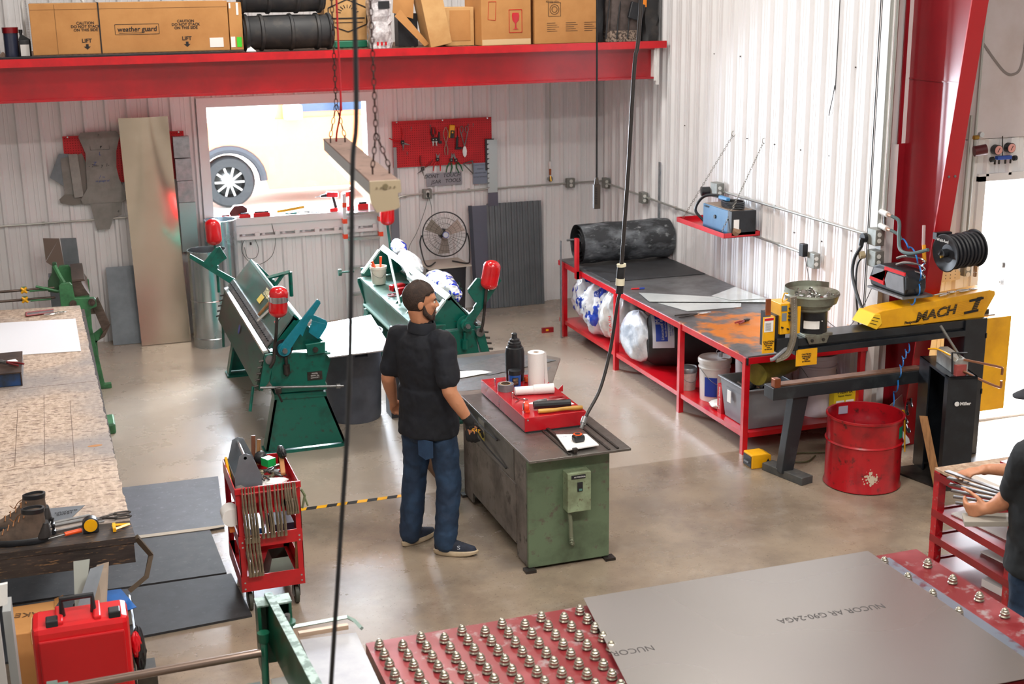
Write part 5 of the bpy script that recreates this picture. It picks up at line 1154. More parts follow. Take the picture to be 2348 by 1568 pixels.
BRS=mat('brassy plier steel','#8f8370',.32,.75,'#b3a893',14)
def vise(label,x,z0,L,first=None,grp='locking pliers hanging on the cart rail'):
    if first is not None:return dup(first,(x,7.41,z0),label=label)
    t=thing('locking_pliers',label,'pliers',(x,7.41,z0),0,grp);M=WORLD[t.name]
    g=MB();g.tube([M @ Vector(p) for p in ((0,0,.03),(0,-.004,-L*.3),(.004,-.006,-L*.55),(.006,-.008,-L*.9))],[.0045,.008,.0085,.007],6);g.build('handle',BRS,t,True)
    g=MB();g.tube([M @ Vector(p) for p in ((.002,-.016,-L*.45),(.008,-.02,-L*.7),(.010,-.018,-L*.98))],[.005,.006,.004],6);g.build('release_lever',BRS,t,True)
    g=MB();g.cyl(M @ Vector((.008,-.008,-L*.9)),M @ Vector((.008,-.008,-L)),.010,n=10);g.build('adjusting_screw',BRS,t,True)
    return t
va=vise('locking pliers hanging from the cart rail',.835,.785,.32);
for x in (.852,.872,.888,.905):vise(None,x,.785,.32,va)
vb=vise('shorter locking pliers in the middle of the cart rail',.935,.785,.30,grp='shorter pliers on the cart rail')
for x in (.962,.985,.998,1.025,1.045,1.068):vise(None,x,.785,.30,vb)
vc=vise('smallest locking pliers at the right end of the cart rail',1.088,.785,.17,grp='smallest pliers on the cart rail')
for x in (1.102,1.116,1.134,1.146):vise(None,x,.785,.17,vc)
vd=vise('long locking pliers hanging low behind the others at the left of the cart',.842,.50,.25,grp='long pliers low on the cart')
for x in (.860,.880,.900,.915):vise(None,x,.50,.25,vd)
# cart contents
t=thing('tool_caddy','open grey galvanised caddy with peaked ends and bar handle on the cart','caddy',(.90,7.8,.706))
for y in (7.64,7.96):g=MB();g.prism([(.825,.71),(.985,.71),(.985,.80),(.93,.93),(.895,.945),(.86,.93),(.825,.80)],(0,.003,0),(0,y,0));g.build('end_panel',GALV_DK,t)
g=MB();g.cyl((.895,7.64,.915),(.895,7.96,.915),.010,n=12);g.build('bar_handle',ALU,t,True)
g=MB();g.boxb((.825,7.643,.708),(.985,7.96,.714));g.boxb((.825,7.643,.71),(.829,7.96,.79));g.boxb((.981,7.643,.71),(.985,7.96,.79));g.build('caddy_tray',GALV_DK,t)
g=MB();g.cyl((.84,7.99,.715),(.86,7.97,.86),.010,n=8);one('green_handle_tool',g,mat('bright green handle','#1f9b46',.4),'green handled tool standing beside the caddy','tool')
g=MB();g.cyl((.812,7.75,.74),(.815,7.98,.81),.009,n=8);one('yellow_handle_tool',g,YELLOW,'yellow handled tool at the left edge of the cart tray','tool')
g=MB();g.box((1.06,7.85,.80),(.06,.07,.05),rot=.5);one('green_box',g,mat('green plastic','#0f9c4a',.4),'small bright green box among the tools on the cart','box')
g=MB();g.sphere((1.03,7.97,.79),.042,16,10);one('rubber_mallet',g,BLACK,'round black mallet head at the back of the cart tray','mallet',smooth=True)
t=thing('bench_brush','brush with black bristles and tan wooden back on the cart','brush',(1.14,7.8,.72))
g=MB();g.box((1.135,7.80,.80),(.03,.20,.025),rot=(.45,0,-.1),bev=.006);g.build('brush_back',mat('tan wood','#b07a4a',.6),t)
blob('',(1.145,7.86,.85),(.05,.16,.07),BLACK,'','',5,parent=t).name='bristles'
g=MB();g.tube([(.985,8.0,.74),(1.0,8.03,.92)],.014,6);one('wooden_tool',g,mat('reddish wood','#6a3f2a',.6),'reddish wooden handle sticking up at the back of the cart','handle')
g=MB();g.tube([(1.01,7.98,.74),(1.03,8.0,.90)],.012,6);one('clamp_tool',g,WOOD,'pale wooden handle beside the reddish one on the cart','handle')
for i,(x,y,a) in enumerate(((1.01,7.78,.3),(1.06,7.75,1.2),(1.08,7.80,2.2),(1.03,7.83,2.8),(1.10,7.86,.8),(1.00,7.72,1.7))):pliers('loose steel pliers heaped in the cart tray',(x,y),a,.712+.008*i,BRS,STEEL,.15)['group']='pliers heaped in the cart tray'
blob('work_gloves',(.845,7.56,.74),(.07,.12,.06),mat('grey glove cloth','#6f6a66',.8),'grey crumpled gloves at the near left corner of the cart tray','gloves',21)
blob('shop_rag',(1.06,7.66,.735),(.16,.09,.04),PAPER,'white crumpled rag on the cart tray','rag',22)
g=MB();g.box((1.0,7.54,.722),(.26,.15,.015),rot=.08);one('clear_lid_case',g,mat('clear grey lid','#8e9094',.25),'flat grey case at the near end of the cart tray','case')
g=MB();g.box((1.03,7.545,.736),(.12,.02,.008),rot=-.1);one('folding_rule',g,BLACK,'dark folded rule lying on the flat grey case','rule')
g=MB();g.cyl((.775,7.50,.60),(.775,7.62,.60),.055,n=20);one('paper_roll',g,PAPER,'white paper roll held at the left side of the cart','paper roll',smooth=True)
g=MB();g.boxb((.76,7.52,.50),(.79,7.60,.54));one('orange_clip',g,mat('dull orange','#c0662a',.5),'orange holder under the white roll on the cart','holder')
t=thing('duct_hood','grey sheet metal pyramid cap on the bottom shelf of the cart','duct',(1.06,7.6,.15))
g=MB();g.mesh([(.96,7.50,.148),(1.15,7.50,.148),(1.15,7.72,.148),(.96,7.72,.148),(1.0,7.53,.29),(1.10,7.53,.29),(1.10,7.68,.29),(1.0,7.68,.29)],[(0,1,5,4),(1,2,6,5),(2,3,7,6),(3,0,4,7)]);g.build('cap_side',mat('grey green zinc','#8b958c',.35,.5),t)
g=MB();g.cyl((.90,7.55,.165),(.90,7.95,.165),.015,n=10);one('steel_bar',g,STEEL,'steel bar lying along the left of the bottom shelf','bar',smooth=True)
g=MB();g.boxb((1.02,7.55,.428),(1.15,7.75,.50));one('dark_carton',g,mat('dark violet carton','#33263a',.6),'dark carton on the middle shelf of the cart','box')
g=MB();g.boxb((.86,7.6,.428),(.98,7.85,.47));one('blue_case',g,BLUEP,'blue case on the middle shelf behind the hanging pliers','case')
g=MB();g.cyl((1.145,7.50,.15),(1.15,7.48,.41),.013,n=8);one('hammer_shaft',g,WOOD,'wooden hammer handle standing at the right of the lower cart shelf','handle')
t=thing('spring_clamp','green grey clamp hanging on the right side of the cart','clamp',(1.20,7.5,.6))
g=MB();g.tube([(1.19,7.46,.74),(1.21,7.46,.70),(1.19,7.46,.62)],.008,5);g.tube([(1.20,7.46,.72),(1.225,7.46,.63)],.006,5);g.build('clamp_arm',mat('green grey clamp','#6b7658',.5),t)
# ---- cropped machine at the lower edge
t=thing('hand_shear','green hand operated sheet shear at the bottom picture edge','machine',(.68,4.9,0))
DG=mat('deep green enamel','#0b4a35',.36,0,'#083a2a',6,coat=.2);WORNT=mat('worn pale top edge','#8fa39b',.35,.3,'#55685f',20,lo=.45,hi=.55)
g=MB();g.prism([(-.072,-.30),(-.072,-.01),(-.062,0),(.062,0),(.072,-.01),(.072,-.30)],(0,.015,0),(.683,5.23,1.135));g.prism([(-.072,-.30),(-.072,0),(-.058,0),(-.058,-.30)],(0,.08,0),(.683,5.16,1.135));g.prism([(.060,-.16),(.060,0),(.072,0),(.072,-.16)],(0,.08,0),(.683,5.16,1.135));g.build('end_bracket',DG,t)
g=MB();g.boxb((.61,5.16,1.135),(.757,5.245,1.142));g.build('bracket_top',WORNT,t)
g=MB();g.prism([(.655,5.25),(.685,5.25),(.765,4.0),(.725,4.0)],(0,0,-.22),(0,0,1.150),(1,0,0),(0,1,0));g.build('shear_beam',DG,t)
g=MB();g.prism([(.655,5.25),(.687,5.25),(.767,4.0),(.725,4.0)],(0,0,.006),(0,0,1.150),(1,0,0),(0,1,0));g.build('beam_top',WORNT,t)
g=MB();g.prism([(.72,5.12),(.745,5.12),(.82,4.0),(.79,4.0)],(0,0,-.16),(0,0,1.03),(1,0,0),(0,1,0));g.build('blade_bar',STEEL_DK,t)
g=MB();g.cyl((.735,5.13,1.06),(.735,5.13,.86),.016,n=12);g.build('spring',STEEL_DK,t)
g=MB();g.cyl((.728,5.13,1.055),(.728,5.13,1.068),.036,n=20);g.build('spring_cup',DG,t,True)
g=MB();g.cyl((.728,5.13,1.065),(.728,5.13,1.10),.014,n=10);g.build('adjuster_bolt',STEEL,t)
g=MB();g.cyl((.622,5.10,1.05),(.622,5.10,1.01),.026,n=16);g.tube([(.622,5.10,1.02),(.605,5.0,.8),(.585,4.9,.62),(.57,4.8,.4)],.016,10);g.build('drop_handle',DG,t,True)
g=MB();g.cyl((-.62,5.05,.97),(.60,5.05,.985),.018,n=14);g.build('long_rod',mat('brown steel rod','#7b6a60',.3,.7),t,True)
g=MB();g.cyl((-.24,5.05,.975),(-.20,5.05,.975),.038,n=14);g.cyl((-.28,5.05,.975),(-.16,5.05,.975),.026,n=12);g.build('rod_collar',mat('grey green fitting','#5b6b63',.5,.4),t,True)
g=MB();g.boxb((.45,4.2,0),(.60,5.15,.80));g.build('body_panel',mat('moss green panel','#3d4a36',.5,0,'#4c5b44',5),t)
g=MB();g.boxb((.63,4.9,.86),(.70,5.02,.875));g.build('paper_note',PAPER,t)
t=thing('feed_table','grey sheet table with slotted back gauge beside the green shear','table',(.95,4.9,0))
g=MB();g.prism([(.80,5.28),(1.045,5.26),(1.03,4.0),(.82,4.0)],(0,0,-.02),(0,0,.895),(1,0,0),(0,1,0));g.build('table_plate',mat('pale grey table sheet','#a5a5a8',.32,.3,'#93949a',4),t)
g=MB();g.tube([(.78,5.40,.90),(1.035,5.40,.905),(1.06,5.35,.905),(1.075,5.28,.90)],.010,4);g.build('gauge_rail',mat('pale green rail','#9db4ad',.4,.3),t)
g=MB();g.boxb((.80,5.30,.895),(1.02,5.325,.915));g.build('wood_fence',mat('worn pale wood','#b49a84',.5),t)
g=MB();g.boxb((.85,4.1,0),(1.0,5.1,.87));g.build('pedestal',mat('dim pedestal','#5d5f60',.6),t)
g=MB();g.box((1.255,6.35,.004),(.05,.02,.004),rot=.9);one('wood_chip',g,WOOD,'small brown splinter on the bare floor','splinter')
# ---------------- lock forming machine in the middle ----------------
t=thing('lock_former','olive green sheet metal forming machine with steel top and red cover','machine',(2.89,8.1,0))
DIRT=mat('dirty grey steel panel','#7a746e',.42,.35,'#4f4843',3.2,lo=.42,hi=.65,rough2=.5,col3='#3a3430')
g=MB();g.boxb((2.61,7.40,.02),(3.17,7.43,.765));g.build('end_panel',GREEN_OLIVE,t,bevel=.006)
g=MB();g.boxb((2.61,7.43,.02),(2.625,7.62,.765));g.boxb((2.61,8.60,.02),(2.625,8.80,.765));g.boxb((2.61,7.62,.12),(2.625,8.60,.765));g.build('side_panel',DIRT,t)
g=MB();g.boxb((2.607,7.63,.10),(2.611,8.59,.515));g.build('lower_door',DIRT,t,bevel=.002)
g=MB();g.boxb((2.6065,7.66,.53),(2.611,8.62,.75));g.build('upper_door',mat('grey steel door','#6b6a68',.35,.5,'#4e4b49',4),t,bevel=.002)
g=MB();g.boxb((3.155,7.43,.02),(3.17,8.80,.765));g.boxb((2.625,8.79,.02),(3.155,8.80,.765));g.boxb((2.7,7.5,.03),(3.1,8.7,.10));g.build('rear_shell',GREEN_OLIVE,t)
for x,y in ((2.58,7.36),(3.13,7.36),(2.58,8.76)):g=MB();g.boxb((x,y,0),(x+.07,y+.07,.018));g.build('foot_pad',STEEL_DK,t)
TOPM=mat('oily steel table top','#83807c',.26,.7,'#56504b',3,lo=.4,hi=.7,rough2=.42)
g=MB();g.boxb((2.59,7.31,.766),(3.28,8.78,.782));g.build('top_plate',TOPM,t,bevel=.002)
for x in (2.86,2.895,3.13,3.19):
    g=MB();g.boxb((x,7.33,.782),(x+(.014 if x != 2.895 else .02),7.90,.79 if x != 2.895 else .80));g.build('guide_rail',STEEL_DK,t)
g=MB();g.boxb((2.89,7.32,.80),(2.92,7.35,.822),bev=.003);g.build('rail_stop',STEEL_DK,t)
RC=mat('red cover enamel','#b8121f',.24,0,'#a00f1b',3,coat=.5)
g=MB();g.boxb((2.745,7.83,.788),(3.18,8.78,.885));rc_=g.build('red_cover',RC,t,bevel=.003)
g=MB();g.boxb((2.755,7.82,.782),(3.17,8.78,.79));g.build('cover_gap',INK,t)
g=MB();g.prism([(0,0),(.055,0),(.055,.05)],(0,.005,0),(3.18,8.40,.85));g.build('cover_tab',RC,t)
g=MB();g.cyl((2.765,7.828,.87),(2.765,7.822,.87),.006,n=10);g.build('cover_screw',ALU,t)
for x,y in ((2.80,8.62),(2.81,8.26),(2.84,8.10)):g=MB();g.cyl((x,y,.885),(x,y,.925),.008,n=8);g.sphere((x,y,.925),.009,8,5);g.build('cover_stud',CHROME,t,True)
LG=mat('pale green switch box','#8a9a7c',.42,0,'#70795f',8,col3='#5a4c3a')
g=MB();g.boxb((2.845,7.31,.40),(3.005,7.40,.665),bev=.005);sb=g.build('switch_box',LG,t)
g=MB();g.boxb((2.87,7.306,.625),(2.965,7.31,.65));g.build('black_name_plate',INK,sb)
text('AC CONTROL',sb,(2.925,7.3045,.637),(1,0,0),(0,0,1),.012,WHITE)
g=MB();g.boxb((2.91,7.303,.54),(2.945,7.31,.60));g.build('breaker',INK,sb)
g=MB();g.boxb((2.918,7.298,.545),(2.938,7.304,.558));g.build('breaker_toggle',mat('teal toggle','#4d7a72',.4),sb)
g=MB();g.tube(spline([(2.875,7.36,.40),(2.88,7.35,.32),(2.885,7.355,.22),(2.90,7.37,.16),(2.915,7.40,.145)],5),.013,10)
for k in range(22):g.lathe([(.0135,-.002),(.0155,0),(.0135,.002)],(2.877+.0006*k,7.357,.39-k*.0105),10,(0,0,1),False,False)
g.build('flexible_conduit',mat('grey green flexible conduit','#7d8470',.45,.4),t,True)
for a,b in (((8.72,.742),(7.98,.70)),((8.66,.66),(7.80,.565))):g=MB();g.tube(spline([(2.60,a[0],a[1]),(2.585,(a[0]+b[0])/2,(a[1]+b[1])/2-.01),(2.60,b[0],b[1])],6),.006,6);g.build('side_rod',STEEL_DK,t,True)
g=MB();g.boxb((2.602,8.27,.60),(2.6075,8.40,.735));cl_=g.build('caution_label',mat('grubby label','#8d8b80',.5),t)
g=MB();g.boxb((2.600,8.27,.60),(2.6025,8.40,.66));g.build('yellow_strip',mat('caution yellow','#c8b53a',.5),cl_)
text('CAUTION',cl_,(2.599,8.335,.64),(0,-1,0),(0,0,1),.026,INK)
# outfeed table behind
t=thing('outfeed_table','low table covered with galvanised sheets behind the forming machine','table',(3.05,9.35,0))
g=MB();g.prism([(2.48,8.83),(3.30,8.83),(3.66,9.56),(3.42,9.96),(2.48,9.96)],(0,0,-.015),(0,0,.745),(1,0,0),(0,1,0));g.build('table_sheet',mat('brownish zinc table','#a9a29b',.30,.6,'#8f857d',4),t)
g=MB();g.boxb((2.50,8.84,0),(2.53,9.90,.73));g.build('wood_side',mat('brown plywood side','#6b4526',.6,0,'#4c2f19',4),t)
for x,y in ((3.25,8.9),(3.38,9.85),(2.56,9.85)):g=MB();g.boxb((x,y,0),(x+.05,y+.05,.73));g.build('table_leg',STEEL_DK,t)
for k,(pts,m_,lb,z) in enumerate((([(2.50,9.45),(3.40,9.55),(3.42,9.86),(2.50,9.86)],GALV_DK,'long grey sheet strip at the back of the outfeed table',.7465),([(2.75,9.58),(2.98,9.30),(3.60,9.50),(3.35,9.84)],GALV,'tilted grey metal sheet on the outfeed table',.751),([(2.55,9.0),(3.25,8.95),(3.5,9.35),(2.55,9.28)],GALV,'brown grey sheet at the near side of the outfeed table',.7468))):papersheet('metal_sheet',pts,z,m_,lb)
papersheet('paper_scrap',[(2.56,9.38),(2.75,9.30),(3.02,9.36),(2.95,9.44),(2.64,9.50)],.7535,PAPER,'white torn paper on the outfeed table','paper')
g=MB();g.boxb((2.54,10.75,.0),(2.66,10.95,.42));one('machine_guard',g,mat('charcoal block','#34353b',.5),'charcoal block standing on the floor behind the man back','block')
# on the red cover
RZ=.8855
t=thing('water_jug','tall matte black water jug with stepped cap','jug',(2.972,8.68,RZ))
MBK=mat('matte black steel','#1b1c1f',.42,.2,'#202226',20)
g=MB();g.lathe([(.062,0),(.066,.004),(.066,.055),(.069,.058),(.069,.21),(.062,.245),(.056,.25)],(2.972,8.68,RZ),36);g.build('jug_body',MBK,t,True)
g=MB();g.lathe([(.050,.25),(.050,.268),(.046,.27),(.046,.285),(.036,.290),(.036,.305),(.022,.312),(.018,.33),(.020,.345),(.012,.352)],(2.972,8.68,RZ),28);g.build('stepped_cap',BLACK,t,True)
t=thing('supplement_jar','small black and blue jar in front of the tall jug','jar',(2.925,8.55,RZ))
g=MB();g.cyl((2.925,8.55,RZ),(2.925,8.55,RZ+.085),.044,n=28);g.build('jar_body',mat('blue jar label','#1b4f9c',.35),t,True)
g=MB();g.cyl((2.925,8.55,RZ+.085),(2.925,8.55,RZ+.115),.046,n=28);g.build('jar_lid',BLACK,t,True)
g=MB();g.prism([(-.03,.015),(.012,.015),(.012,.07),(-.03,.07)],(0,.012,0),(2.925,8.502,RZ));g.build('dark_label',INK,t)
for k in range(5):g=MB();g.boxb((2.898,8.5,RZ+.025+k*.009),(2.932,8.502,RZ+.028+k*.009));g.build('label_line',ALU,t)
t=thing('duct_tape_roll','silver duct tape roll lying on the red cover','tape',(2.83,8.47,RZ))
g=MB();g.lathe([(.038,0),(.058,0),(.058,.048),(.038,.048),(.038,0)],(2.83,8.47,RZ),32,cap0=False,cap1=False);g.build('tape_ring',mat('silver tape','#7e7f84',.35,.3),t,True)
g=MB();g.lathe([(.034,0),(.038,0),(.038,.049),(.034,.049)],(2.83,8.47,RZ),32,cap0=False,cap1=False);g.build('cardboard_core',CARD_LT,t,True)
PT=mat('paper towel','#e4e1df',.85,bump=.15,bscale=80)
t=thing('paper_towel_roll','upright white paper towel roll','paper towel',(3.07,8.50,RZ))
g=MB();g.lathe([(.018,.245),(.018,.0),(.058,0),(.060,.245),(.018,.245)],(3.07,8.50,RZ),36,cap0=False,cap1=False);g.build('towel_roll',PT,t,True)
g=MB();g.lathe([(.014,.246),(.0185,.246),(.0185,.2),(.014,.2)],(3.07,8.50,RZ),24,cap0=False,cap1=False);g.build('core',mat('brown core','#a5763f',.8),t,True)
g=MB();g.sheet([(3.125,8.47,RZ+.01),(3.16,8.50,RZ+.01),(3.15,8.51,RZ+.24),(3.125,8.48,RZ+.24)],.001);g.build('loose_towel',PT,t)
t=thing('paper_towel_roll','white paper towel roll lying on its side on the red cover','paper towel',(2.97,8.33,RZ))
g=MB();g.cyl((2.85,8.33,RZ+.03),(2.98,8.31,RZ+.03),.030,n=24);g.cyl((2.98,8.31,RZ+.033),(3.12,8.28,RZ+.036),.034,.036,24);g.build('towel_roll',PT,t,True)
g=MB();g.box((2.97,8.40,RZ+.012),(.11,.03,.022),rot=.15);one('yellow_level',g,YELLOW,'short yellow level behind the lying paper roll','level')
g=MB();g.box((3.03,8.60,RZ+.02),(.025,.04,.035),bev=.005);one('orange_piece',g,ORANGE,'small orange piece behind the upright paper roll','piece')
t=thing('tape_measure','bright orange tape measure standing on the red cover','tape measure',(2.80,7.97,RZ))
g=MB();g.lathe([(.030,0),(.036,.005),(.036,.028),(.030,.033)],(2.785,7.96,RZ+.036),24,(1,-.3,0));g.boxb((2.785,7.925,RZ),(2.818,7.99,RZ+.02),bev=.004);g.build('case',mat('orange red case','#e5401f',.3,coat=.3),t,True)
g=MB();g.cyl((2.783,7.961,RZ+.036),(2.779,7.962,RZ+.036),.022,n=20);g.build('side_disc',BLACK,t)
t=thing('dust_brush','hand brush with thick black bristles and yellow wooden handle','brush',(3.0,7.95,RZ))
g=MB();g.tube(spline([(2.86,7.885,RZ+.018),(2.95,7.872,RZ+.018),(3.05,7.868,RZ+.020),(3.165,7.862,RZ+.016)],4),[.014,.015,.015,.015,.014,.013,.013,.013,.013,.014,.016,.016,.014],10);g.build('wooden_handle',mat('yellow lacquered wood','#c8983f',.4,0,'#a87a2e',8),t,True)
rb=random.Random(4);g=MB()
for k in range(900):
    x=rb.uniform(-.13,.12);a=rb.uniform(0,pi);L_=rb.uniform(.025,.034);b0=Vector((2.99+x,7.955-x*.15,RZ+.032));d_=Vector((rb.uniform(-.3,.3),cos(a),sin(a)*.9+.05));g.mesh([b0,b0+Vector((.003,0,0)),b0+d_*L_],[(0,1,2)])
g.tube([(2.86,7.975,RZ+.032),(3.11,7.937,RZ+.032)],.026,10);bb=g.build('bristles',BLACK,t)
for k,(pts,m_,z,lb) in enumerate((([(2.86,8.12),(3.02,8.02),(3.14,8.06),(3.02,8.18)],PAPER,RZ+.0005,'white paper under the brush on the red cover'),([(3.05,7.96),(3.16,7.99),(3.15,8.05),(3.05,8.05)],PAPER,RZ+.003,'white paper corner at the right end of the brush'))):papersheet('paper_sheet',pts,z,m_,lb,'paper',.001)
pliers('combination pliers with dark red grips behind the brush',(2.99,8.10),pi+.1,RZ+.004,STEEL,RED_DK,.24)
g=MB();g.tube([(3.03+.01,8.16,RZ+.012),(3.15,8.15,RZ+.012)],.006,6);one('red_handle_tool',g,RED_DK,'thin dark red handle behind the pliers on the red cover','tool')
g=MB();g.tube(spline([(2.80,8.17,RZ+.004),(2.84,8.22,RZ+.004),(2.82,8.30,RZ+.005),(2.86,8.34,RZ+.005),(2.84,8.24,RZ+.006),(2.90,8.20,RZ+.004)],6),.003,5);one('glasses_lanyard',g,RED_DK,'thin red cord loop on the red cover beside the lying roll','cord')
t=thing('notebook','open white notebook lying on the machine rails','notebook',(2.97,7.5,.80))
g=MB();g.prism([(2.86,7.36),(3.085,7.38),(3.09,7.60),(2.90,7.66)],(0,0,.008),(0,0,.801),(1,0,0),(0,1,0));g.build('page_block',PAPER,t)
text('7 3/8   22',t,(2.95,7.60,.8095),(1,.2,0),(-.2,1,0),.025,mat('pale pen','#9a9ab8',.7),ext=.0002)
t=thing('tape_measure','black and orange tape measure lying on the notebook','tape measure',(2.985,7.48,.8095))
g=MB();g.box((2.985,7.48,.833),(.075,.062,.045),rot=.1,bev=.014);g.build('case',BLACK,t)
g=MB();g.lathe([(.030,0),(.030,.002),(.022,.003)],(2.982,7.485,.8565),24);g.build('orange_ring',ORANGE,t,True)
g=MB();g.cyl((2.982,7.485,.857),(2.982,7.485,.861),.018,n=20);g.build('logo_disc',BLACK,t)
# ---------------- red work table ----------------
t=thing('work_table','long red steel work table with scuffed grey top along the side wall','work table',(5.5,10.85,0))
def tabletop():
    m=mat('scuffed steel table top','#77787a',.34,.55,'#5c5a5a',2.5,lo=.4,hi=.65,rough2=.5).copy();nt=m.node_tree;N=nt.nodes;L=nt.links;b=N['Principled BSDF']
    src=b.inputs['Base Color'].links[0].from_socket;tc=N.new('ShaderNodeTexCoord');g_=N.new('ShaderNodeVectorMath');g_.operation='DISTANCE';g_.inputs[1].default_value=(5.50-5.5,9.55-10.85,.81)
    L.new(tc.outputs['Object'],g_.inputs[0]);n=N.new('ShaderNodeTexNoise');n.inputs['Scale'].default_value=7;n.inputs['Detail'].default_value=7;L.new(tc.outputs['Object'],n.inputs['Vector'])
    s_=N.new('ShaderNodeMath');s_.operation='MULTIPLY_ADD';s_.inputs[1].default_value=1.6;L.new(n.outputs[0],s_.inputs[0]);L.new(g_.outputs['Value'],s_.inputs[2])
    r=N.new('ShaderNodeMapRange');r.inputs[1].default_value=1.45;r.inputs[2].default_value=1.10;L.new(s_.outputs[0],r.inputs[0])
    mx=N.new('ShaderNodeMix');mx.data_type='RGBA';L.new(r.outputs[0],mx.inputs[0]);L.new(src,mx.inputs[6]);mx.inputs[7].default_value=(*lin('#e8871a'),1);L.new(mx.outputs[2],b.inputs['Base Color'])
    m.name='scuffed top with orange stain';return m
g=MB();g.boxb((4.95,8.84,.80),(6.04,12.95,.812));g.build('steel_top',tabletop(),t)
g=MB()
for lo,hi in (((4.94,8.83,.75),(4.98,12.96,.80)),((6.0,8.83,.75),(6.04,12.96,.80)),((4.98,8.83,.75),(6.0,8.87,.80)),((4.98,12.92,.75),(6.0,12.96,.80))):g.boxb(lo,hi)
g.build('top_frame',RED,t)
g=MB()
for lo,hi in (((4.94,8.86,.14),(4.98,12.93,.18)),((6.0,8.86,.14),(6.04,12.93,.18)),((4.98,8.84,.14),(6.0,8.88,.18))):g.boxb(lo,hi)
g.boxb((4.98,8.88,.164),(6.0,12.90,.1705));g.build('lower_shelf',RED,t)
for y in (8.84,9.99,11.40,12.78):
    for x in (4.93,5.98):g=MB();g.boxb((x,y,0),(x+.045,y+.045,.80));g.build('table_leg',RED,t)
g=MB();g.boxb((4.90,12.33,.72),(4.93,12.39,1.14));g.boxb((4.90,12.33,.72),(4.96,12.39,.80));g.build('roller_upright',RED,t)
g=MB();g.boxb((4.937,8.825,.745),(4.952,8.845,.802));g.build('black_corner',INK,t)
RB=mat('black rubber roll with chalky marks','#2a2d31',.6,0,'#6a6f75',3.2,lo=.48,hi=.66,stretch=(1,2,2),col3='#8e9396')
t=thing('rubber_roll','large rolled black rubber mat lying on the red table','roll',(5.55,12.62,.812))
g=MB();rs=[]
for i in range(13):
    x=5.02+i*(6.04-5.02)/12;ring=[]
    for k in range(36):a=2*pi*k/36;r=.205*(1+.02*sin(3*a+i)+.012*sin(7*a-i*2));ring.append(g.bm.verts.new((x,12.60+r*cos(a)*1.04,1.03+r*sin(a))))
    rs.append(ring)
g.skin(rs,False,False)
g.build('outer_layer',RB,t,True)
g=MB();sp_=[]
for k in range(90):a=k*.24;r=.20-k*.0016;sp_.append((a,r))
vs=[(5.022,12.60+r*cos(a),1.03+r*sin(a)) for a,r in sp_]+[(6.03,12.60+r*cos(a),1.03+r*sin(a)) for a,r in sp_];n=len(sp_)
g.mesh(vs,[(i,i+1,n+i+1,n+i) for i in range(n-1)]);g.build('inner_spiral',RUBBER,t,True)
g=MB();g.cyl((4.90,12.60,1.08),(5.05,12.60,1.08),.012,n=10);g.build('roll_bar',STEEL,t)
g=MB();g.prism([(5.0,12.42),(6.03,12.42),(6.03,11.68),(5.0,11.70)],(0,0,.006),(0,0,.8125),(1,0,0),(0,1,0));one('rubber_sheet',g,mat('dark rubber sheet','#2a2b2e',.6,0,'#353639',6),'flat black rubber sheet in front of the roll on the red table','sheet')
g=MB();g.boxb((4.885,12.72,.0),(4.89,12.76,1.05));one('steel_rule',g,GALV,'long steel rule leaning at the far end of the red table','rule')
ALW=mat('painted reflection sheet','#dfe3e1',.2,.35,'#cbd1d0',2)  # the wall's reflection put into a pale, less metallic base colour
for pts,m_,z,lb in (([(5.06,11.14),(6.03,10.44),(5.97,10.36),(5.00,10.78)],ALW,.820,'pale triangular sheet metal offcut on the red table'),([(5.62,10.75),(6.00,11.0),(6.03,10.46),(5.70,10.52)],ALW,.826,'bright mirror like sheet offcut next to the wall on the red table'),([(5.06,10.72),(5.75,10.42),(5.68,10.30),(5.17,10.34)],ALW,.8145,'lower pale folded sheet offcut on the red table')):papersheet('metal_offcut',pts,z,m_,lb,'offcut',.003)
t=thing('marker_pen','red and blue marker lying on the red table','marker',(5.13,11.31,.812))
g=MB();g.cyl((5.06,11.32,.82),(5.14,11.31,.82),.008,n=8);g.build('red_half',RED,t);g=MB();g.cyl((5.14,11.31,.82),(5.19,11.305,.82),.008,n=8);g.build('blue_half',BLUE,t)
pliers('long chrome hand seamer lying on the red table',(5.20,10.19),.1,.8125,CHROME,STEEL_DK,.36);pliers('pliers with dark red grips on the orange stained part of the red table',(5.46,9.82),.5,.8125,BLACK,RED_DK,.2)
papersheet('paper_scrap',[(5.19,11.76),(5.27,11.79),(5.28,11.74)],.8125,PAPER,'tiny white scrap at the edge of the black rubber sheet','scrap')
# under the table
DKF=mat('black duct insulation','#26272b',.6,0,'#1a1b1e',6)
t=thing('insulation_roll','roll of black lined insulation in a printed plastic bag under the red table','insulation roll',(5.3,11.0,.172))
g=MB();g.lathe([(.10,0),(.20,.03),(.245,.10),(.25,.3),(.25,.85),(.10,.90)],(5.02,10.95,.425),36,(1,-.32,0));g.build('dark_roll',DKF,t,True)
FILM2=mat('clear crinkled bag','#d9dfe6',.2,0,'#aab4c2',9,coat=.6,bump=.5,bscale=22)
blob('',(5.02,11.05,.42),(.26,.52,.50),FILM2,'','',31,.10,parent=t).name='clear_bag_end'
g=MB()
ax_=Vector((1,-.32,0)).normalized()
def onroll(d,ang,r=.2515):
    u=ax_.cross(Vector((0,0,1))).normalized();return Vector((5.02,10.95,.425))+ax_*d+u*(r*cos(ang))+Vector((0,0,1))*(r*sin(ang))
def roll_patch(d0,d1,a0,a1,m,nm,r):
    g=MB();n=8;vs=[]
    for i in range(n+1):a=a0+(a1-a0)*i/n;vs+=[onroll(d0,a,r),onroll(d1,a,r)]
    g.mesh(vs,[(2*i,2*i+1,2*i+3,2*i+2) for i in range(n)]);return g.build(nm,m,t,True)
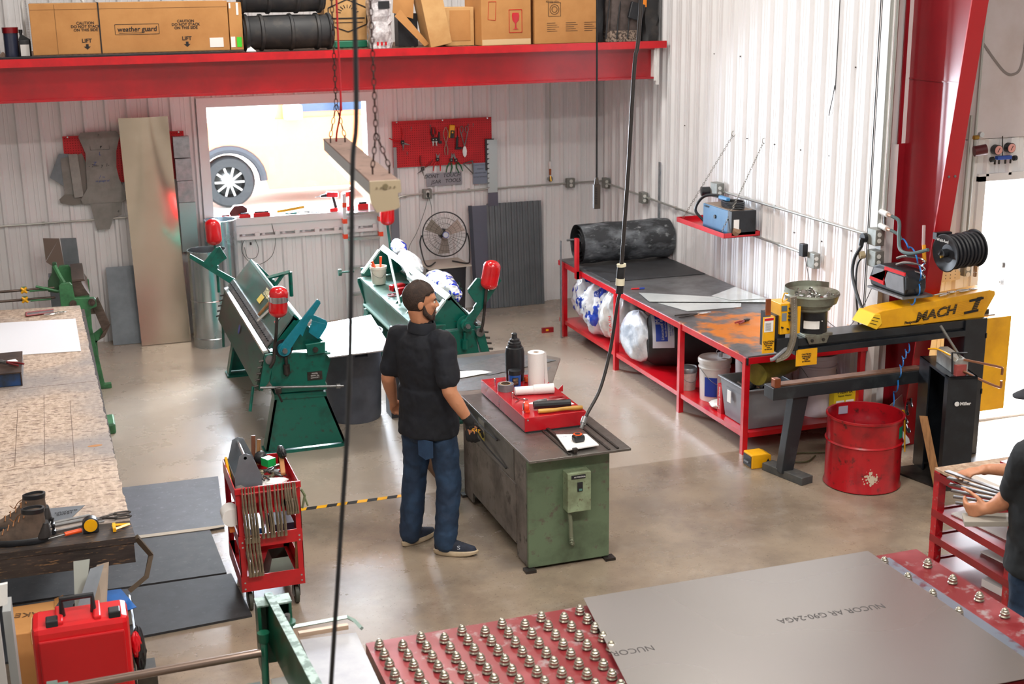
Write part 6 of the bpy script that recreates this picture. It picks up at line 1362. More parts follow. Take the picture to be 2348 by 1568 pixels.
roll_patch(.06,.26,1.3,-.1,mat('clear blue white print','#c9d0dc',.3,coat=.4),'pale_label',.2525);roll_patch(.09,.20,1.25,.15,BLUE,'blue_label',.254)
for s_,d_,a_,sz in (('JM',.115,.9,.06),('Linacoustic RC',.150,.62,.038),('Flexible Duct Liner',.182,.62,.022),('With Reinforced',.225,.62,.022),('Coating System',.245,.62,.022)):
    o_=onroll(d_,a_,.2545);up=Vector((0,0,1));rd=(onroll(d_,a_+.1)-onroll(d_,a_)).normalized();text(s_,t,o_,rd,-ax_,sz,WHITE if d_<.2 else BLUE,'bag_print')
def bagblob(label,c,d,m,seed,j=.12):return blob('insulation_bag',c,d,m,label,'bag',seed,j,grp=None)
CLEARB=mat('milky bag with blue print','#dde3ec',.22,0,'#2145b8',9,detail=2,lo=.56,hi=.58,stretch=(1,1,.5),coat=.5,bump=.45,bscale=20)
MILK=mat('milky white plastic bag','#dfe0de',.3,0,'#c3c5c6',9,coat=.3,bump=.4,bscale=18)
bagblob('blue printed clear bag in the far corner under the red table',(5.14,12.55,.47),(.34,.40,.54),CLEARB,41,.16);bagblob('second blue printed clear bag hanging over the lower shelf edge',(5.10,12.12,.44),(.36,.40,.60),CLEARB,42,.2);bagblob('white plastic sack between the blue printed bags and the red lettered one',(5.13,11.82,.44),(.30,.30,.54),MILK,43,.18)
b_=bagblob('white sack with red lettering beside the big insulation roll',(5.15,11.56,.44),(.30,.28,.54),MILK,44,.15)
text('CERTAINTEED'[:7],b_,(4.93,11.50,.38),(0,.3,1),(-.1,1,0),.07,RED,'red_lettering')
blob('trash_bag',(5.25,12.62,.07),(.3,.3,.16),BLACK,'black plastic bag on the floor behind the far table leg','bag',47)
t=thing('spirit_level','dark red spirit level lying on the floor past the far table leg','level',(4.78,12.95,0))
g=MB();g.boxb((4.77,13.0,.0),(4.90,13.03,.055));g.build('level_body',RED_DK,t);g=MB();g.boxb((4.81,12.996,.02),(4.84,13.0,.04));g.build('vial',YELLOW,t)
def pail(name,label,x,y,z,r,h,m,cat='bucket',lid=None,group=None,handle=True,taper=.90):
    t=thing(name,label,cat,(x,y,z),0,group)
    g=MB();g.lathe([(r*taper,0),(r*.97,h*.78),(r*1.03,h*.79),(r*1.03,h*.82),(r*.98,h*.83),(r,h*.93),(r*1.04,h*.94),(r*1.04,h)]+([] if lid else [(r*.97,h),(r*.95,h*.8)]),(x,y,z),32);g.build('pail_wall',m,t,True)
    if lid:g=MB();g.lathe([(r*1.06,-.03),(r*1.07,.0),(r*1.0,.012),(r*.9,.004),(.01,.004)],(x,y,z+h),32,cap0=False);g.build('pail_lid',lid,t,True)
    if handle:g=MB();g.tube(spline([(x-r*1.05,y,z+h*.8),(x-r*.7,y-r*.9,z+h*.55),(x,y-r*1.12,z+h*.42),(x+r*.7,y-r*.9,z+h*.55),(x+r*1.05,y,z+h*.8)],5),.0025,5);g.build('wire_handle',STEEL,t,True)
    return t
t=pail('plastic_pail','tall white plastic pail with lid and spout on the lower red shelf',5.16,9.78,.172,.135,.36,WHITE,lid=WHITE)
g=MB();g.cyl((5.20,9.76,.545),(5.20,9.76,.58),.02,n=14);g.tube([(5.185+.022*cos(a),9.76,.59+.022*sin(a)) for a in [k*pi/6 for k in range(13)]],.003,5,False);g.build('spout',mat('grey spout','#b9bcc2',.4),t,True)
g=MB();vs=[]
for i in range(7):a=radians(205+i*8);vs+=[(5.16+.131*cos(a),9.78+.131*sin(a),.22),(5.16+.134*cos(a),9.78+.134*sin(a),.39)]
g.mesh(vs,[(2*i,2*i+1,2*i+3,2*i+2) for i in range(6)]);g.build('blue_label',BLUE,t)
pail('paint_can','small dented pale paint can beside the tall white pail',5.07,10.12,.172,.085,.19,mat('grubby can','#c9c2bb',.4,.2,'#a89890',8),'can',lid=STEEL)
pail('plastic_pail','white pail behind the tall pail near the wall on the lower shelf',5.62,9.98,.172,.14,.36,WHITE,lid=mat('grey blue lid','#aab4c2',.4))
pail('plastic_pail','large pale lilac tinted white pail at the wall end of the shelf',5.76,9.12,.172,.155,.52,mat('cool white pail','#cfc8d2',.4),handle=True)
pail('plastic_pail','low white pail between the grey bin and the large pale pail',5.50,9.33,.172,.13,.42,mat('dusty pail','#bfbcb8',.45))
t=thing('cardboard_box','small open cardboard box tilted on the lower red shelf','box',(5.35,9.55,.172))
g=MB();M=Matrix.Translation((5.42,9.62,.295)) @ Matrix.Rotation(.5,4,'Z') @ Matrix.Rotation(-.25,4,'Y')
for c,d in (((0,0,-.08),(.24,.18,.004)),((-.12,0,0),(.004,.18,.16)),((.12,0,0),(.004,.18,.16)),((0,-.09,0),(.24,.004,.16)),((0,.09,0),(.24,.004,.16))):g.box(c,d,M=M)
g.build('carton_body',mat('dark cardboard','#8a5f3c',.8),t)
g=MB();g.box((-.122,-.03,-.01),(.002,.05,.05),M=M);g.build('green_label',mat('lime label','#b7d63a',.5),t)
blob('sand_bag',(5.08,9.50,.205),(.16,.22,.075),mat('white printed sack','#d4d2cc',.5,0,'#5d7a68',9,detail=2,lo=.58,hi=.62),'small white bag with green print lying before the tall pail','bag',51)
t=thing('red_carton','narrow red and white carton beside the grey storage bin','box',(5.06,9.42,.172))
g=MB();g.boxb((5.015,9.37,.172),(5.20,9.44,.42));g.build('carton_body',mat('bright red carton','#c21722',.5,0,'#b5141f',5),t)
text('Firestop Sealant',t,(5.013,9.405,.30),(0,0,1),(0,1,0),.03,WHITE)
BIN=mat('grey translucent bin','#80848a',.4,0,'#757980',4)
t=thing('storage_bin','grey plastic storage bin full of black fittings on the lower red shelf','bin',(5.22,9.13,.172))
g=MB();g.skin([[g.bm.verts.new(v) for v in [(5.03-e,8.93-e,z),(5.42+e,8.93-e,z),(5.42+e,9.33+e,z),(5.03-e,9.33+e,z)]] for z,e in ((.172,0),(.50,.035),(.50,.05),(.515,.05),(.515,.03),(.30,.01),(.29,.01))],True,True);g.build('bin_wall',BIN,t,bevel=.006)
g=MB();g.boxb((5.0,9.0,.44),(5.002,9.26,.47));g.build('bin_groove',GREYP,t)
g=MB();g.boxb((4.985,9.16,.33),(4.99,9.22,.43));g.build('white_label',PAPER,t)
rb=random.Random(9)
for i in range(22):
    g=MB();x,y,z=rb.uniform(5.08,5.38),rb.uniform(8.98,9.28),rb.uniform(.38,.44);v_=Vector((rb.uniform(-1,1),rb.uniform(-1,1),rb.uniform(-.3,.6))).normalized()*.035
    g.cyl(Vector((x,y,z))-v_,Vector((x,y,z))+v_,.018,n=10);one('pipe_fitting',g,BLACK if i%4 else GALV,'black threaded fitting heaped in the grey storage bin' if i%4 else 'zinc fitting heaped in the grey storage bin','fitting','fittings in the grey bin' if i%4 else 'zinc fittings in the grey bin')
g=MB();g.cyl((5.10,8.95,.60-.1),(5.55,9.2,.60-.1),.09,n=20);
for v in g.bm.verts:v.co.z+=.12
one('olive_sack',g,mat('olive yellow sack','#8d8432',.5,0,'#6f6724',6),'olive yellow rolled sack hanging under the near table end','sack',smooth=True)
t=thing('yellow_carton','yellow printed carton standing under the near end of the red table','box',(5.85,8.95,.172))
g=MB();g.boxb((5.78,8.86,.172),(5.98,8.93,.44));g.build('carton_body',mat('yellow carton','#dcc01f',.5),t)
text('FlexFix',t,(5.88,8.857,.41),(1,0,0),(0,0,1),.05,INK);text('Expose Washer',t,(5.88,8.857,.375),(1,0,0),(0,0,1),.02,INK)
for k in range(6):g=MB();q=(5.80+(k%2)*.09,.21+(k // 2)*.045);g.boxb((q[0],8.856,q[1]),(q[0]+.075,8.858,q[1]+.035));g.build('white_panel',PAPER,t)
t.location.y+=.026
g=MB();g.prism([(-.02,0),(.12,0),(.10,.05),(.0,.07)],(0,.15,0),(5.86,9.0,.812));one('pink_cushion',g,mat('pale pink foam','#dcc3c6',.6),'pale pink plastic bag on the table behind the feeder bowl','bag')
t=thing('plywood_piece','brown plywood offcut leaning at the wall end of the red table','board',(5.98,9.0,.812))
g=MB();g.boxb((5.86,8.86,.813),(6.02,9.12,.83));g.build('board',mat('reddish board','#8a5534',.6),t)
g=MB();g.boxb((6.03,8.92,.813),(6.04,9.14,.90));one('peg_strip',g,mat('cream peg strip','#d8bfae',.6),'small cream perforated strip against the wall on the table','strip')
# ---------------- pin spotting machine ----------------
t=thing('pin_spotter','black and yellow insulation pin spotting machine with a feeder bowl','machine',(5.8,8.32,0))
g=MB();g.boxb((4.985,8.22,1.045),(6.48,8.42,1.105));g.boxb((4.985,8.20,.985),(6.48,8.44,1.03));g.boxb((4.99,8.23,1.03),(6.48,8.41,1.045));g.build('upper_arm',NAVY,t,bevel=.003)
g=MB();g.boxb((4.84,8.24,.64),(6.20,8.38,.735));g.build('lower_arm',mat('charcoal enamel','#23272b',.4,0,'#33383b',8,lo=.55,hi=.7),t,bevel=.003)
g=MB();g.boxb((4.90,8.27,.735),(6.15,8.35,.748));g.build('copper_rail',mat('brown copper rail','#9a7460',.4,.4,'#7a5845',7),t)
g=MB();g.boxb((4.85,8.24,.735),(4.90,8.30,.805),bev=.005);g.build('copper_tip',mat('copper block','#9c5a3c',.35,.7),t)
g=MB();g.boxb((6.47,8.20,0),(6.67,8.45,1.112));g.build('column',NAVY,t,bevel=.006)
g=MB();g.boxb((6.67,8.21,.35),(6.90,8.47,1.105),bev=.004);yb=g.build('yellow_cabinet',YELLOW,t)
for z in (.50,.95):g=MB();g.boxb((6.655,8.20,z),(6.675,8.23,z+.04));g.build('cabinet_hinge',NAVY,yb)
g=MB();g.boxb((6.70,8.28,1.105),(6.80,8.36,1.112));g.build('cabinet_top_plate',GREYP,yb);g=MB();g.tube(spline([(6.66,8.3,1.15),(6.70,8.3,1.18),(6.745,8.32,1.13)],4),.004,5);g.boxb((6.73,8.31,1.10),(6.765,8.345,1.15));g.build('power_lead',BLACK,yb)
g=MB();g.prism([(5.612,1.14),(5.70,1.108),(6.665,1.108),(6.665,1.135),(6.75,1.28),(6.745,1.31),(6.70,1.322),(5.74,1.245),(5.67,1.225)],(0,.19,0),(0,8.235,0));cv=g.build('yellow_cover',YELLOW,t,bevel=.006)
g=MB();g.prism([(5.605,1.143),(5.69,1.105),(5.735,1.15),(5.715,1.225),(5.665,1.23)],(0,.21,0),(0,8.225,0));g.build('vent_cap',mat('lighter yellow','#f6c62c',.36),cv,bevel=.005)
for k in range(3):g=MB();g.box((5.655+.012*k,8.224,1.155+k*.022),(.06,.004,.004),rot=(0,.3,0));g.build('vent_slot',INK,cv)
text('MACH',cv,(6.21,8.232,1.178),(1,0,.10),(0,0,1),.10,INK,bold=.004,shear=.25,sx=1.25);text('I',cv,(6.555,8.232,1.213),(1,0,.10),(0,0,1),.13,INK,bold=.008,shear=.35,sx=1.6)
g=MB()
for s_ in (-1,1):g.box((6.555+s_*.02,8.231,1.213+s_*.046),(.13,.003,.018),rot=(0,-.10,0))
g.build('letter_bar',INK,cv)
g=MB()
for k in range(9):g.box((6.36,8.2305,1.135+k*.0135),(.62,.0012,.0012),rot=(0,-.10,0))
g.build('speed_line',YELLOW,cv)
text('Pinspotter',cv,(6.0,8.232,1.135),(1,0,.05),(0,0,1),.03,INK,bold=.0008)
g=MB();g.prism([(5.03,.66),(5.16,.66),(5.05,.04),(4.95,.04)],(0,.09,0),(0,8.265,0));g.build('slanted_leg',_M['charcoal enamel'],t,bevel=.004)
g=MB();g.box((5.02,8.30,.03),(.115,.42,.06),rot=.26,bev=.004);g.build('leg_foot',mat('dusty charcoal','#3b3e40',.6,0,'#55534f',8),t)
GRC=mat('grey green casting','#83887a',.45,.3,'#655c52',6,lo=.45,hi=.65)
g=MB();g.lathe([(.115,1.285),(.14,1.30),(.14,1.32),(.155,1.325),(.165,1.345),(.185,1.35),(.197,1.395),(.205,1.41),(.20,1.425),(.185,1.415),(.17,1.38),(.02,1.37)],(5.175,8.32,0),40);bw=g.build('feeder_bowl',GRC,t,True)
g=MB();pts=arc((5.175,8.32,1.425),.198,20,200,18,(1,0,0),(0,1,0));vs=[p for p in pts]+[p+Vector((0,0,.04)) for p in pts];n=len(pts);g.mesh(vs,[(i,i+1,n+i+1,n+i) for i in range(n-1)]);g.build('bowl_track_wall',GRC,bw,True,solid=0)
g=MB();g.cyl((5.185,8.32,1.125),(5.185,8.32,1.285),.113,n=32);fb=g.build('vibrator_body',BLACK,t,True)
g=MB();vs=[]
for i in range(7):a=radians(-152+i*10);vs+=[(5.185+.1145*cos(a),8.32+.1145*sin(a),1.165),(5.185+.1145*cos(a),8.32+.1145*sin(a),1.225)]
g.mesh(vs,[(2*i,2*i+1,2*i+3,2*i+2) for i in range(6)]);g.build('white_label',PAPER,fb)
g=MB();g.cyl((5.20,8.205,1.225),(5.20,8.20,1.225),.005,n=8);g.build('white_knob',PAPER,fb)
g=MB();g.boxb((5.07,8.21,1.105),(5.30,8.43,1.128));g.prism([(5.07,1.12),(5.27,1.12),(5.245,1.055),(5.10,1.055)],(0,.012,0),(0,8.20,0));g.build('bowl_bracket',GRC,t,bevel=.003)
for x in (5.12,5.215):g=MB();g.cyl((x,8.20,1.085),(x,8.19,1.085),.012,n=6);g.build('bracket_bolt',STEEL_DK,t)
rb=random.Random(3)
for i in range(46):
    a,r=rb.uniform(0,6.28),.16*rb.random()**.5;g=MB();c=Vector((5.175+r*cos(a),8.32+r*sin(a),1.392+rb.uniform(0,.022)));v_=Vector((rb.uniform(-1,1),rb.uniform(-1,1),rb.uniform(.2,1.5))).normalized()
    g.cyl(c,c+v_*.004,.016,n=10);g.cyl(c,c-v_*.02,.003,n=5);one('insulation_pin',g,CHROME,'bright cupped head pin heaped in the feeder bowl','pin','pins in the feeder bowl')
CHT=mat('worn chute steel','#a09887',.4,.5,'#7e7568',9)
g=MB();cp=spline([(4.925,8.155,1.44),(4.937,8.155,1.30),(4.94,8.155,1.16),(4.925,8.155,1.08),(4.885,8.155,1.01),(4.80,8.155,.985)],8);n=len(cp);vs=[]
for i,p in enumerate(cp):
    d=(cp[min(i+1,n-1)]-cp[max(i-1,0)]).normalized();q=Vector((-d.z,0,d.x))*.024;vs+=[p-q,p+q,p+q+Vector((0,.02,0)),p-q+Vector((0,.02,0))]
fs=[]
for i in range(n-1):
    for k in range(4):fs.append((4*i+k,4*i+(k+1)%4,4*i+4+(k+1)%4,4*i+4+k))
g.mesh(vs,fs+[(0,1,2,3)]);ch=g.build('feed_chute',CHT,t,True)
g=MB()
for i in range(0,n-1):
    p=cp[i];g.box((p.x,8.153,p.z),(.008,.004,.012))
g.build('pin_row',CHROME,ch)
g=MB();g.boxb((4.79,8.19,1.03),(4.80,8.24,1.30));g.boxb((4.705,8.19,1.03),(4.80,8.20,1.30));hp=g.build('warning_shield',YELLOW,t)
g=MB();g.boxb((4.712,8.187,1.19),(4.785,8.19,1.295));g.build('white_notice',PAPER,hp);g=MB();g.boxb((4.712,8.185,1.275),(4.785,8.187,1.293));g.build('red_header',RED,hp)
for k in range(8):g=MB();g.boxb((4.72,8.185,1.20+k*.008),(4.765,8.187,1.202+k*.008));g.build('notice_line',GREYP,hp)
for k,s_ in enumerate(('CAUTION','MOVING PARTS','KEEP HANDS','CLEAR','OF THIS AREA')):
    text(s_,hp,(4.752,8.188,1.115-k*.014),(1,0,0),(0,0,1),(.020,.010,.010,.010,.010)[k],INK,bold=.0004)
g=MB();g.boxb((4.75,8.24,1.30),(4.79,8.25,1.42));g.build('copper_strap',_M['copper block'],t)
g=MB();g.boxb((4.80,8.21,1.04),(4.90,8.40,1.30));g.build('head_block',BLACK,t);g=MB();g.boxb((4.81,8.17,1.03),(4.99,8.38,1.135),bev=.006);g.build('cylinder_block',NAVY,t)
g=MB();g.boxb((4.84,8.185,1.16),(4.93,8.35,1.39),bev=.004);cpn=g.build('control_panel',YELLOW,t)
g=MB();g.boxb((4.845,8.181,1.335),(4.89,8.185,1.375));g.build('display',mat('lcd grey','#5b6a70',.2),cpn);g=MB();g.boxb((4.85,8.181,1.262),(4.888,8.185,1.32));g.build('dial_plate',mat('plate grey','#7c858c',.3),cpn)
for x,z in ((4.91,1.352),(4.907,1.32),(4.907,1.295),(4.907,1.268),(4.853,1.215),(4.90,1.20)):g=MB();g.cyl((x,8.185,z),(x,8.168,z),.007,n=10);g.build('knob',BLACK,cpn)
g=MB();g.boxb((4.985,8.19,1.155),(5.008,8.20,1.355));g.build('yellow_side_strip',YELLOW,t)
g=MB();g.tube(spline([(4.90,8.2,1.46),(4.87,8.2,1.46),(4.86,8.2,1.40),(4.90,8.2,1.42)],5),.005,6);g.build('yellow_wire',YELLOW,t,True)
g=MB();g.tube(spline([(4.90,8.18,1.06),(4.84,8.16,1.03),(4.78,8.16,.99),(4.76,8.17,.985)],5),.014,8);g.build('pin_tube',mat('grey tube','#8d9096',.3,.4),t,True)
g=MB();g.boxb((4.985,8.185,.905),(5.16,8.19,1.03));cs=g.build('caution_plate',YELLOW,t)
for k,s_ in enumerate(('CAUTION:','MOVING PARTS','KEEP HANDS','CLEAR','OF THIS AREA')):text(s_,cs,(5.07,8.184,.99-k*.013-(k>0)*.003),(1,0,0),(0,0,1),.017 if k==0 else .011,INK,bold=.0005)
pliers('chrome locking clamp lying on the high end of the yellow cover',(6.58,8.32),.1,1.305,CHROME,CHROME,.2);pliers('silver locking pliers lying on the yellow cover left of the clamp',(6.38,8.32),.3,1.297,CHROME,CHROME,.24)
t=thing('foot_pedal','yellow foot pedal switch on the floor','pedal',(4.90,8.60,0))
g=MB();g.prism([(-.08,0),(.09,0),(.09,.10),(.05,.115),(-.08,.115)],(0,.14,0),(4.92,8.52,0));g.build('pedal_hood',YELLOW,t,bevel=.008)
g=MB();g.boxb((4.836,8.53,.01),(4.842,8.65,.10));g.build('opening',BLACK,t);g=MB();g.box((4.85,8.59,.04),(.05,.07,.012),rot=(0,.3,0));g.build('pedal',STEEL,t);g=MB();g.prism([(-.015,0),(.015,0),(0,.025)],(0,.002,0),(4.98,8.518,.05));g.build('warning_triangle',INK,t)
# spot welder on a post
t=thing('spot_welder','dark post mounted spot welder with copper tongs and white logo','welder',(6.05,7.9,0))
A,B_=Vector((5.93,7.66,0)),Vector((6.08,8.21,0));ex=Vector((.21,-.057,0));C_=A+ex;D_=B_+ex;H_=.865;up=Vector((0,0,1))
def wall4(g,p,q,z0,z1,th=.012):
    n_=(q-p).cross(up).normalized()*th;g.mesh([p+up*z0,q+up*z0,q+up*z1,p+up*z1,p+up*z0-n_,q+up*z0-n_,q+up*z1-n_,p+up*z1-n_],[(0,1,2,3),(5,4,7,6),(0,4,5,1),(1,5,6,2),(2,6,7,3),(3,7,4,0)])
g=MB();wall4(g,A,C_,0,H_);wall4(g,C_,D_,0,H_);wall4(g,D_,B_,0,H_);wall4(g,B_,B_+(A-B_)*.35,0,H_);wall4(g,A+(B_-A)*.12,A,0,H_)
g.mesh([p+up*H_ for p in (A,C_,D_,B_)]+[p+up*(H_-.02) for p in (A,C_,D_,B_)],[(0,1,2,3),(4,7,6,5),(0,4,5,1),(1,5,6,2),(2,6,7,3),(3,7,4,0)]);pst=g.build('post',NAVY,t)
g=MB();wall4(g,C_+(D_-C_)*.05,C_+(D_-C_)*.05+ex*.55+Vector((.02,.25,0)),0,.80);g.build('side_wing',NAVY,t)
mid=A+ex*.55;dX=ex.normalized();nF=Vector((-.057,-.21,0)).normalized()*.014
text('Miller',pst,mid+up*.665+nF+dX*.015,dX,up,.035,WHITE,bold=.0008);g=MB();g.cyl(mid+up*.665+nF*.95-dX*.048,mid+up*.665+nF*1.1-dX*.048,.018,n=20);g.build('logo_disc',WHITE,pst,True)
hd=A*.6+B_*.4+ex*.5
g=MB();g.prism([(-.05,0),(.05,0),(.05,.10),(.03,.12),(-.03,.12),(-.05,.10)],(B_-A)*.62,A*.92+B_*.08+ex*.5+up*H_,dX,up);wh=g.build('welder_body',mat('cast aluminium','#b3b5b3',.35,.5,'#8d8f8c',6),t,bevel=.006)
g=MB();g.boxb((6.0,7.66,H_+.0),(6.08,7.70,H_+.08));g.build('red_insulator',mat('red fibre','#a04a46',.6),wh)
COPP=mat('copper tong','#a9765a',.3,.8)
g=MB();g.tube(spline([(6.05,7.66,.985),(6.18,7.62,.955),(6.30,7.58,.925),(6.325,7.575,.91),(6.325,7.575,.865)],4),.009,8);g.build('upper_tong',COPP,t,True)
g=MB();g.tube(spline([(6.05,7.66,.90),(6.18,7.62,.83),(6.30,7.58,.775),(6.325,7.575,.775),(6.325,7.575,.82)],4),.009,8);g.build('lower_tong',COPP,t,True)
g=MB();g.tube([(6.06,7.70,.98),(5.98,7.78,1.14),(5.95,7.82,1.21)],.010,4);g.build('squeeze_lever',mat('grey bar','#8b8b86',.35,.6),t)
g=MB();g.tube([(5.99,7.70,.87),(5.985,7.71,1.03),(6.10,7.69,1.02)],.008,6);g.build('link_bar',BLACK,t,True)
g=MB();g.tube(spline([(6.0,7.75,1.0),(5.97,7.86,1.02),(5.98,7.98,.99)],4),.007,6);g.build('yellow_cable',YELLOW,t,True)
g=MB();g.prism([(5.80,8.15),(5.93,7.62),(6.42,7.50),(6.60,8.10)],(0,0,.015),(0,0,.001),(1,0,0),(0,1,0));g.build('base_plate',STEEL_DK,t)
g=MB();g.sheet([(5.85,7.62,.02),(5.90,7.59,.02),(5.82,7.72,.56),(5.77,7.75,.56)],.03);one('timber_offcut',g,WOOD,'brown timber offcut leaning in the open side of the welder post','board')
g=MB();g.sheet([(6.14,8.50,.02),(6.30,8.56,.02),(6.24,8.62,.42),(5.98,8.50,.34)],.004);one('metal_offcut',g,ALW,'pale scrap sheet standing behind the red drum','offcut')
for i,(pts,m_,r,lb) in enumerate((([(5.98,8.42,.02),(6.08,8.46,.20),(6.12,8.42,.36),(6.14,8.4,.02)],YELLOW,.006,'thin yellow cable behind the welder post'),([(5.6,8.62,.01),(5.3,8.7,.01),(5.15,8.6,.01),(5.3,8.5,.01),(5.45,8.6,.01)],mat('olive hose','#4a4a2c',.5),.006,'olive hose lying in loops by the slanted leg'))):g=MB();g.tube(spline(pts,6),r,6);one('hose',g,m_,lb,'hose')
# drum
t=thing('steel_drum','open scratched red steel drum used as a bin','drum',(5.48,8.0,0))
DR=mat('scratched red drum paint','#a8101b',.32,0,'#6f0d14',4,lo=.5,hi=.7,col3='#3d1a17',coat=.3)
DC=(5.48,8.0,0)
g=MB();g.lathe([(.27,0),(.285,.008),(.285,.015),(.275,.03),(.275,.34),(.286,.35),(.275,.36),(.275,.525),(.286,.53),(.286,.545),(.270,.545),(.268,.03),(.01,.02)],DC,48,cap1=False);g.build('drum_wall',DR,t,True)
g=MB()
for (a,z,w,h) in ((-112,.14,.10,.09),(-108,.11,.06,.05)):
    rb=random.Random(int(-a))
    for i in range(40):
        aa,zz1,r=radians(a)+rb.gauss(0,w*.9),z+rb.gauss(0,h*.28),rb.uniform(.003,.012);g.mesh([(DC[0]+.2768*cos(aa+r*3*cos(q)*rb.uniform(.7,1.2)),DC[1]+.2768*sin(aa+r*3*cos(q)),zz1+r*sin(q)*rb.uniform(.7,1.3)) for q in (0,1,2,3.1,4.2,5.2)],[(0,1,2,3,4,5)])
g.build('peeled_paint',mat('chalky peel','#c9b9a4',.7),t)
g=MB();vs=[]
for i in range(4):aa=radians(-62+i*5);vs+=[(DC[0]+.277*cos(aa),DC[1]+.277*sin(aa),.40),(DC[0]+.277*cos(aa),DC[1]+.277*sin(aa),.49)]
g.mesh(vs,[(2*i,2*i+1,2*i+3,2*i+2) for i in range(3)]);g.build('green_label',mat('green blue label','#1f7a5c',.4),t)
g=MB();g.boxb((5.42,8.262,.46),(5.50,8.266,.52));g.build('inner_tag',mat('lilac tag','#a59cae',.6),t)
blob('plastic_bottles',(5.50,8.02,.30),(.30,.26,.14),mat('clear blue plastic','#8fb4cc',.15,0,'#3d5f86',12,coat=.5),'crushed clear blue bottles in the red drum','bottles',61,.2)
# ---------------- tapered column and what hangs on it ----------------
CM=mat('shaded column paint','#8c1420',.30,0,'#7d111c',2,coat=.3)  # darker copy of the column red, shade put into the colour
g=MB();zz=[0,5.9]
yf=lambda z:8.573-.1425*z
def tap(g,xa,xb,o0,o1):g.mesh([(x,yf(z)+o,z) for x in (xa,xb) for z in zz for o in (o0,o1)],[(0,1,3,2),(4,6,7,5),(0,4,5,1),(2,3,7,6),(0,2,6,4),(1,5,7,3)])
tap(g,6.21,6.35,0,.012);struct('column_1',g,mat('lit column flange','#b10a18',.34,coat=.2))  # front flange in a brighter red, its light painted in
g=MB();g.mesh([(x,y,z) for x in (6.275,6.285) for (y,z) in ((yf(0)+.01,0),(8.85,0),(8.85,5.9),(yf(5.9)+.01,5.9))],[(0,1,2,3),(7,6,5,4),(0,4,5,1),(1,5,6,2),(2,6,7,3),(3,7,4,0)]);g.boxb((6.21,8.845,0),(6.35,8.86,5.9));g.boxb((6.268,8.17,2.90),(6.277,8.84,2.91));struct('column_2',g,CM)
for z in (2.22,):
    for x in (6.255,6.31):g=MB();g.cyl((x,yf(z)-.008,z),(x,yf(z),z),.010,n=8);one('flange_bolt',g,STEEL,'small bolt head on the front face of the red column','bolt','bolts on the red column')
for x,y in ((6.03,8.775),(6.035,8.705)):
    conduit('vertical conduit beside the red column, '+('the darker one' if y>8.74 else 'the one ending in white fittings'),[(x,y,5.9),(x,y,1.90 if y<8.74 else 1.72)],.013)
t=thing('pvc_fittings','white pipe tees at the end of the conduit with two grey hoses','pipe fitting',(6.03,8.70,1.78))
for z in (1.90,1.79):g=MB();g.cyl((6.02,8.74,z),(6.0,8.62,z-.005),.022,n=12);g.build('white_tee',WHITE,t,True);g=MB();g.cyl((6.0,8.62,z-.005),(6.0,8.57,z-.008),.012,n=10);g.build('hose_barb',mat('pinkish brass','#c9a08a',.3,.6),t)
g=MB();g.cyl((6.03,8.70,1.90),(6.03,8.70,1.79),.012,n=10);g.build('short_pipe',STEEL,t)
GH=mat('grey green air hose','#54686a',.4)
g=MB();g.tube(spline([(6.0,8.57,1.892),(6.02,8.50,1.86),(6.0,8.46,1.74),(5.98,8.40,1.66),(5.99,8.28,1.655),(6.02,8.12,1.71)],6),.014,8);one('air_hose',g,GH,'thick grey green hose looping from the white tee to the hose reel','hose',smooth=True)
g=MB();g.tube(spline([(6.0,8.57,1.782),(6.02,8.50,1.76),(6.03,8.47,1.72)],6),.013,8);one('air_hose',g,GH,'short grey hose from the lower white tee','hose',smooth=True)
def coil(pts,r,turns,rt,m,nm,lb):
    P_=spline(pts,20);g=MB();n=len(P_);o=[]
    for i,p in enumerate(P_):
        for k in range(3):a=2*pi*turns*(i+k/3)/n;q=P_[min(i+1,n-1)];pp=p+(q-p)*(k/3);o.append(pp+Vector((r*.5*cos(a),r*cos(a),r*.35*sin(a))))
    g.tube(o,rt,5);one(nm,g,m,lb,'hose',smooth=True)
coil([(6.03,8.47,1.72),(6.02,8.33,1.68),(6.02,8.22,1.58),(6.02,8.20,1.45),(6.02,8.22,1.34),(6.0,8.27,1.27)],.055,5,.006,SKYBLUE,'coil_hose','upper blue coiled air hose hanging in front of the red column')
coil([(5.99,8.22,.95),(5.96,8.25,.85),(5.93,8.25,.70),(5.88,8.25,.45)],.05,6,.005,SKYBLUE,'coil_hose','lower blue coiled air hose below the yellow machine arm')
coil([(6.20,8.44,.15),(6.16,8.45,.30),(6.22,8.46,.42)],.06,4,.010,NAVY,'coil_hose','dark blue thick coiled hose near the floor behind the welder post')
t=thing('hose_reel','black hose reel wound with black hose on the red column','hose reel',(6.25,8.05,1.55))
ax=Vector((1,.06,.06)).normalized();c0=Vector((6.10,8.03,1.695))
g=MB();g.lathe([(.035,.03),(.09,.008),(.135,0),(.142,.004),(.135,.012),(.09,.02),(.03,.045)],c0,40,ax);g.build('front_disc',BLACK,t,True)
g=MB();g.lathe([(.03,0),(.135,0),(.142,.006),(.135,.012),(.03,.012)],c0+ax*.27,40,ax);g.build('rear_disc',BLACK,t,True)
for k in range(11):g=MB();R1=.115+.012*((k*7)%3)/2;g.lathe([(R1-.012,-.013),(R1,-.010),(R1+.006,0),(R1,.010),(R1-.012,.013)],c0+ax*(.03+k*.0225),32,ax+Vector((0,.05*((k%3)-1),.04*((k%2)-.5))));g.build('hose_turn',mat('black hose','#17191f',.5),t,True)
g=MB();g.cyl(c0-ax*.03,c0+ax*.05,.032,n=16);g.cyl((6.06,8.05,1.70),(6.12,8.04,1.70),.018,n=12);g.build('swivel_hub',BLACK,t,True)
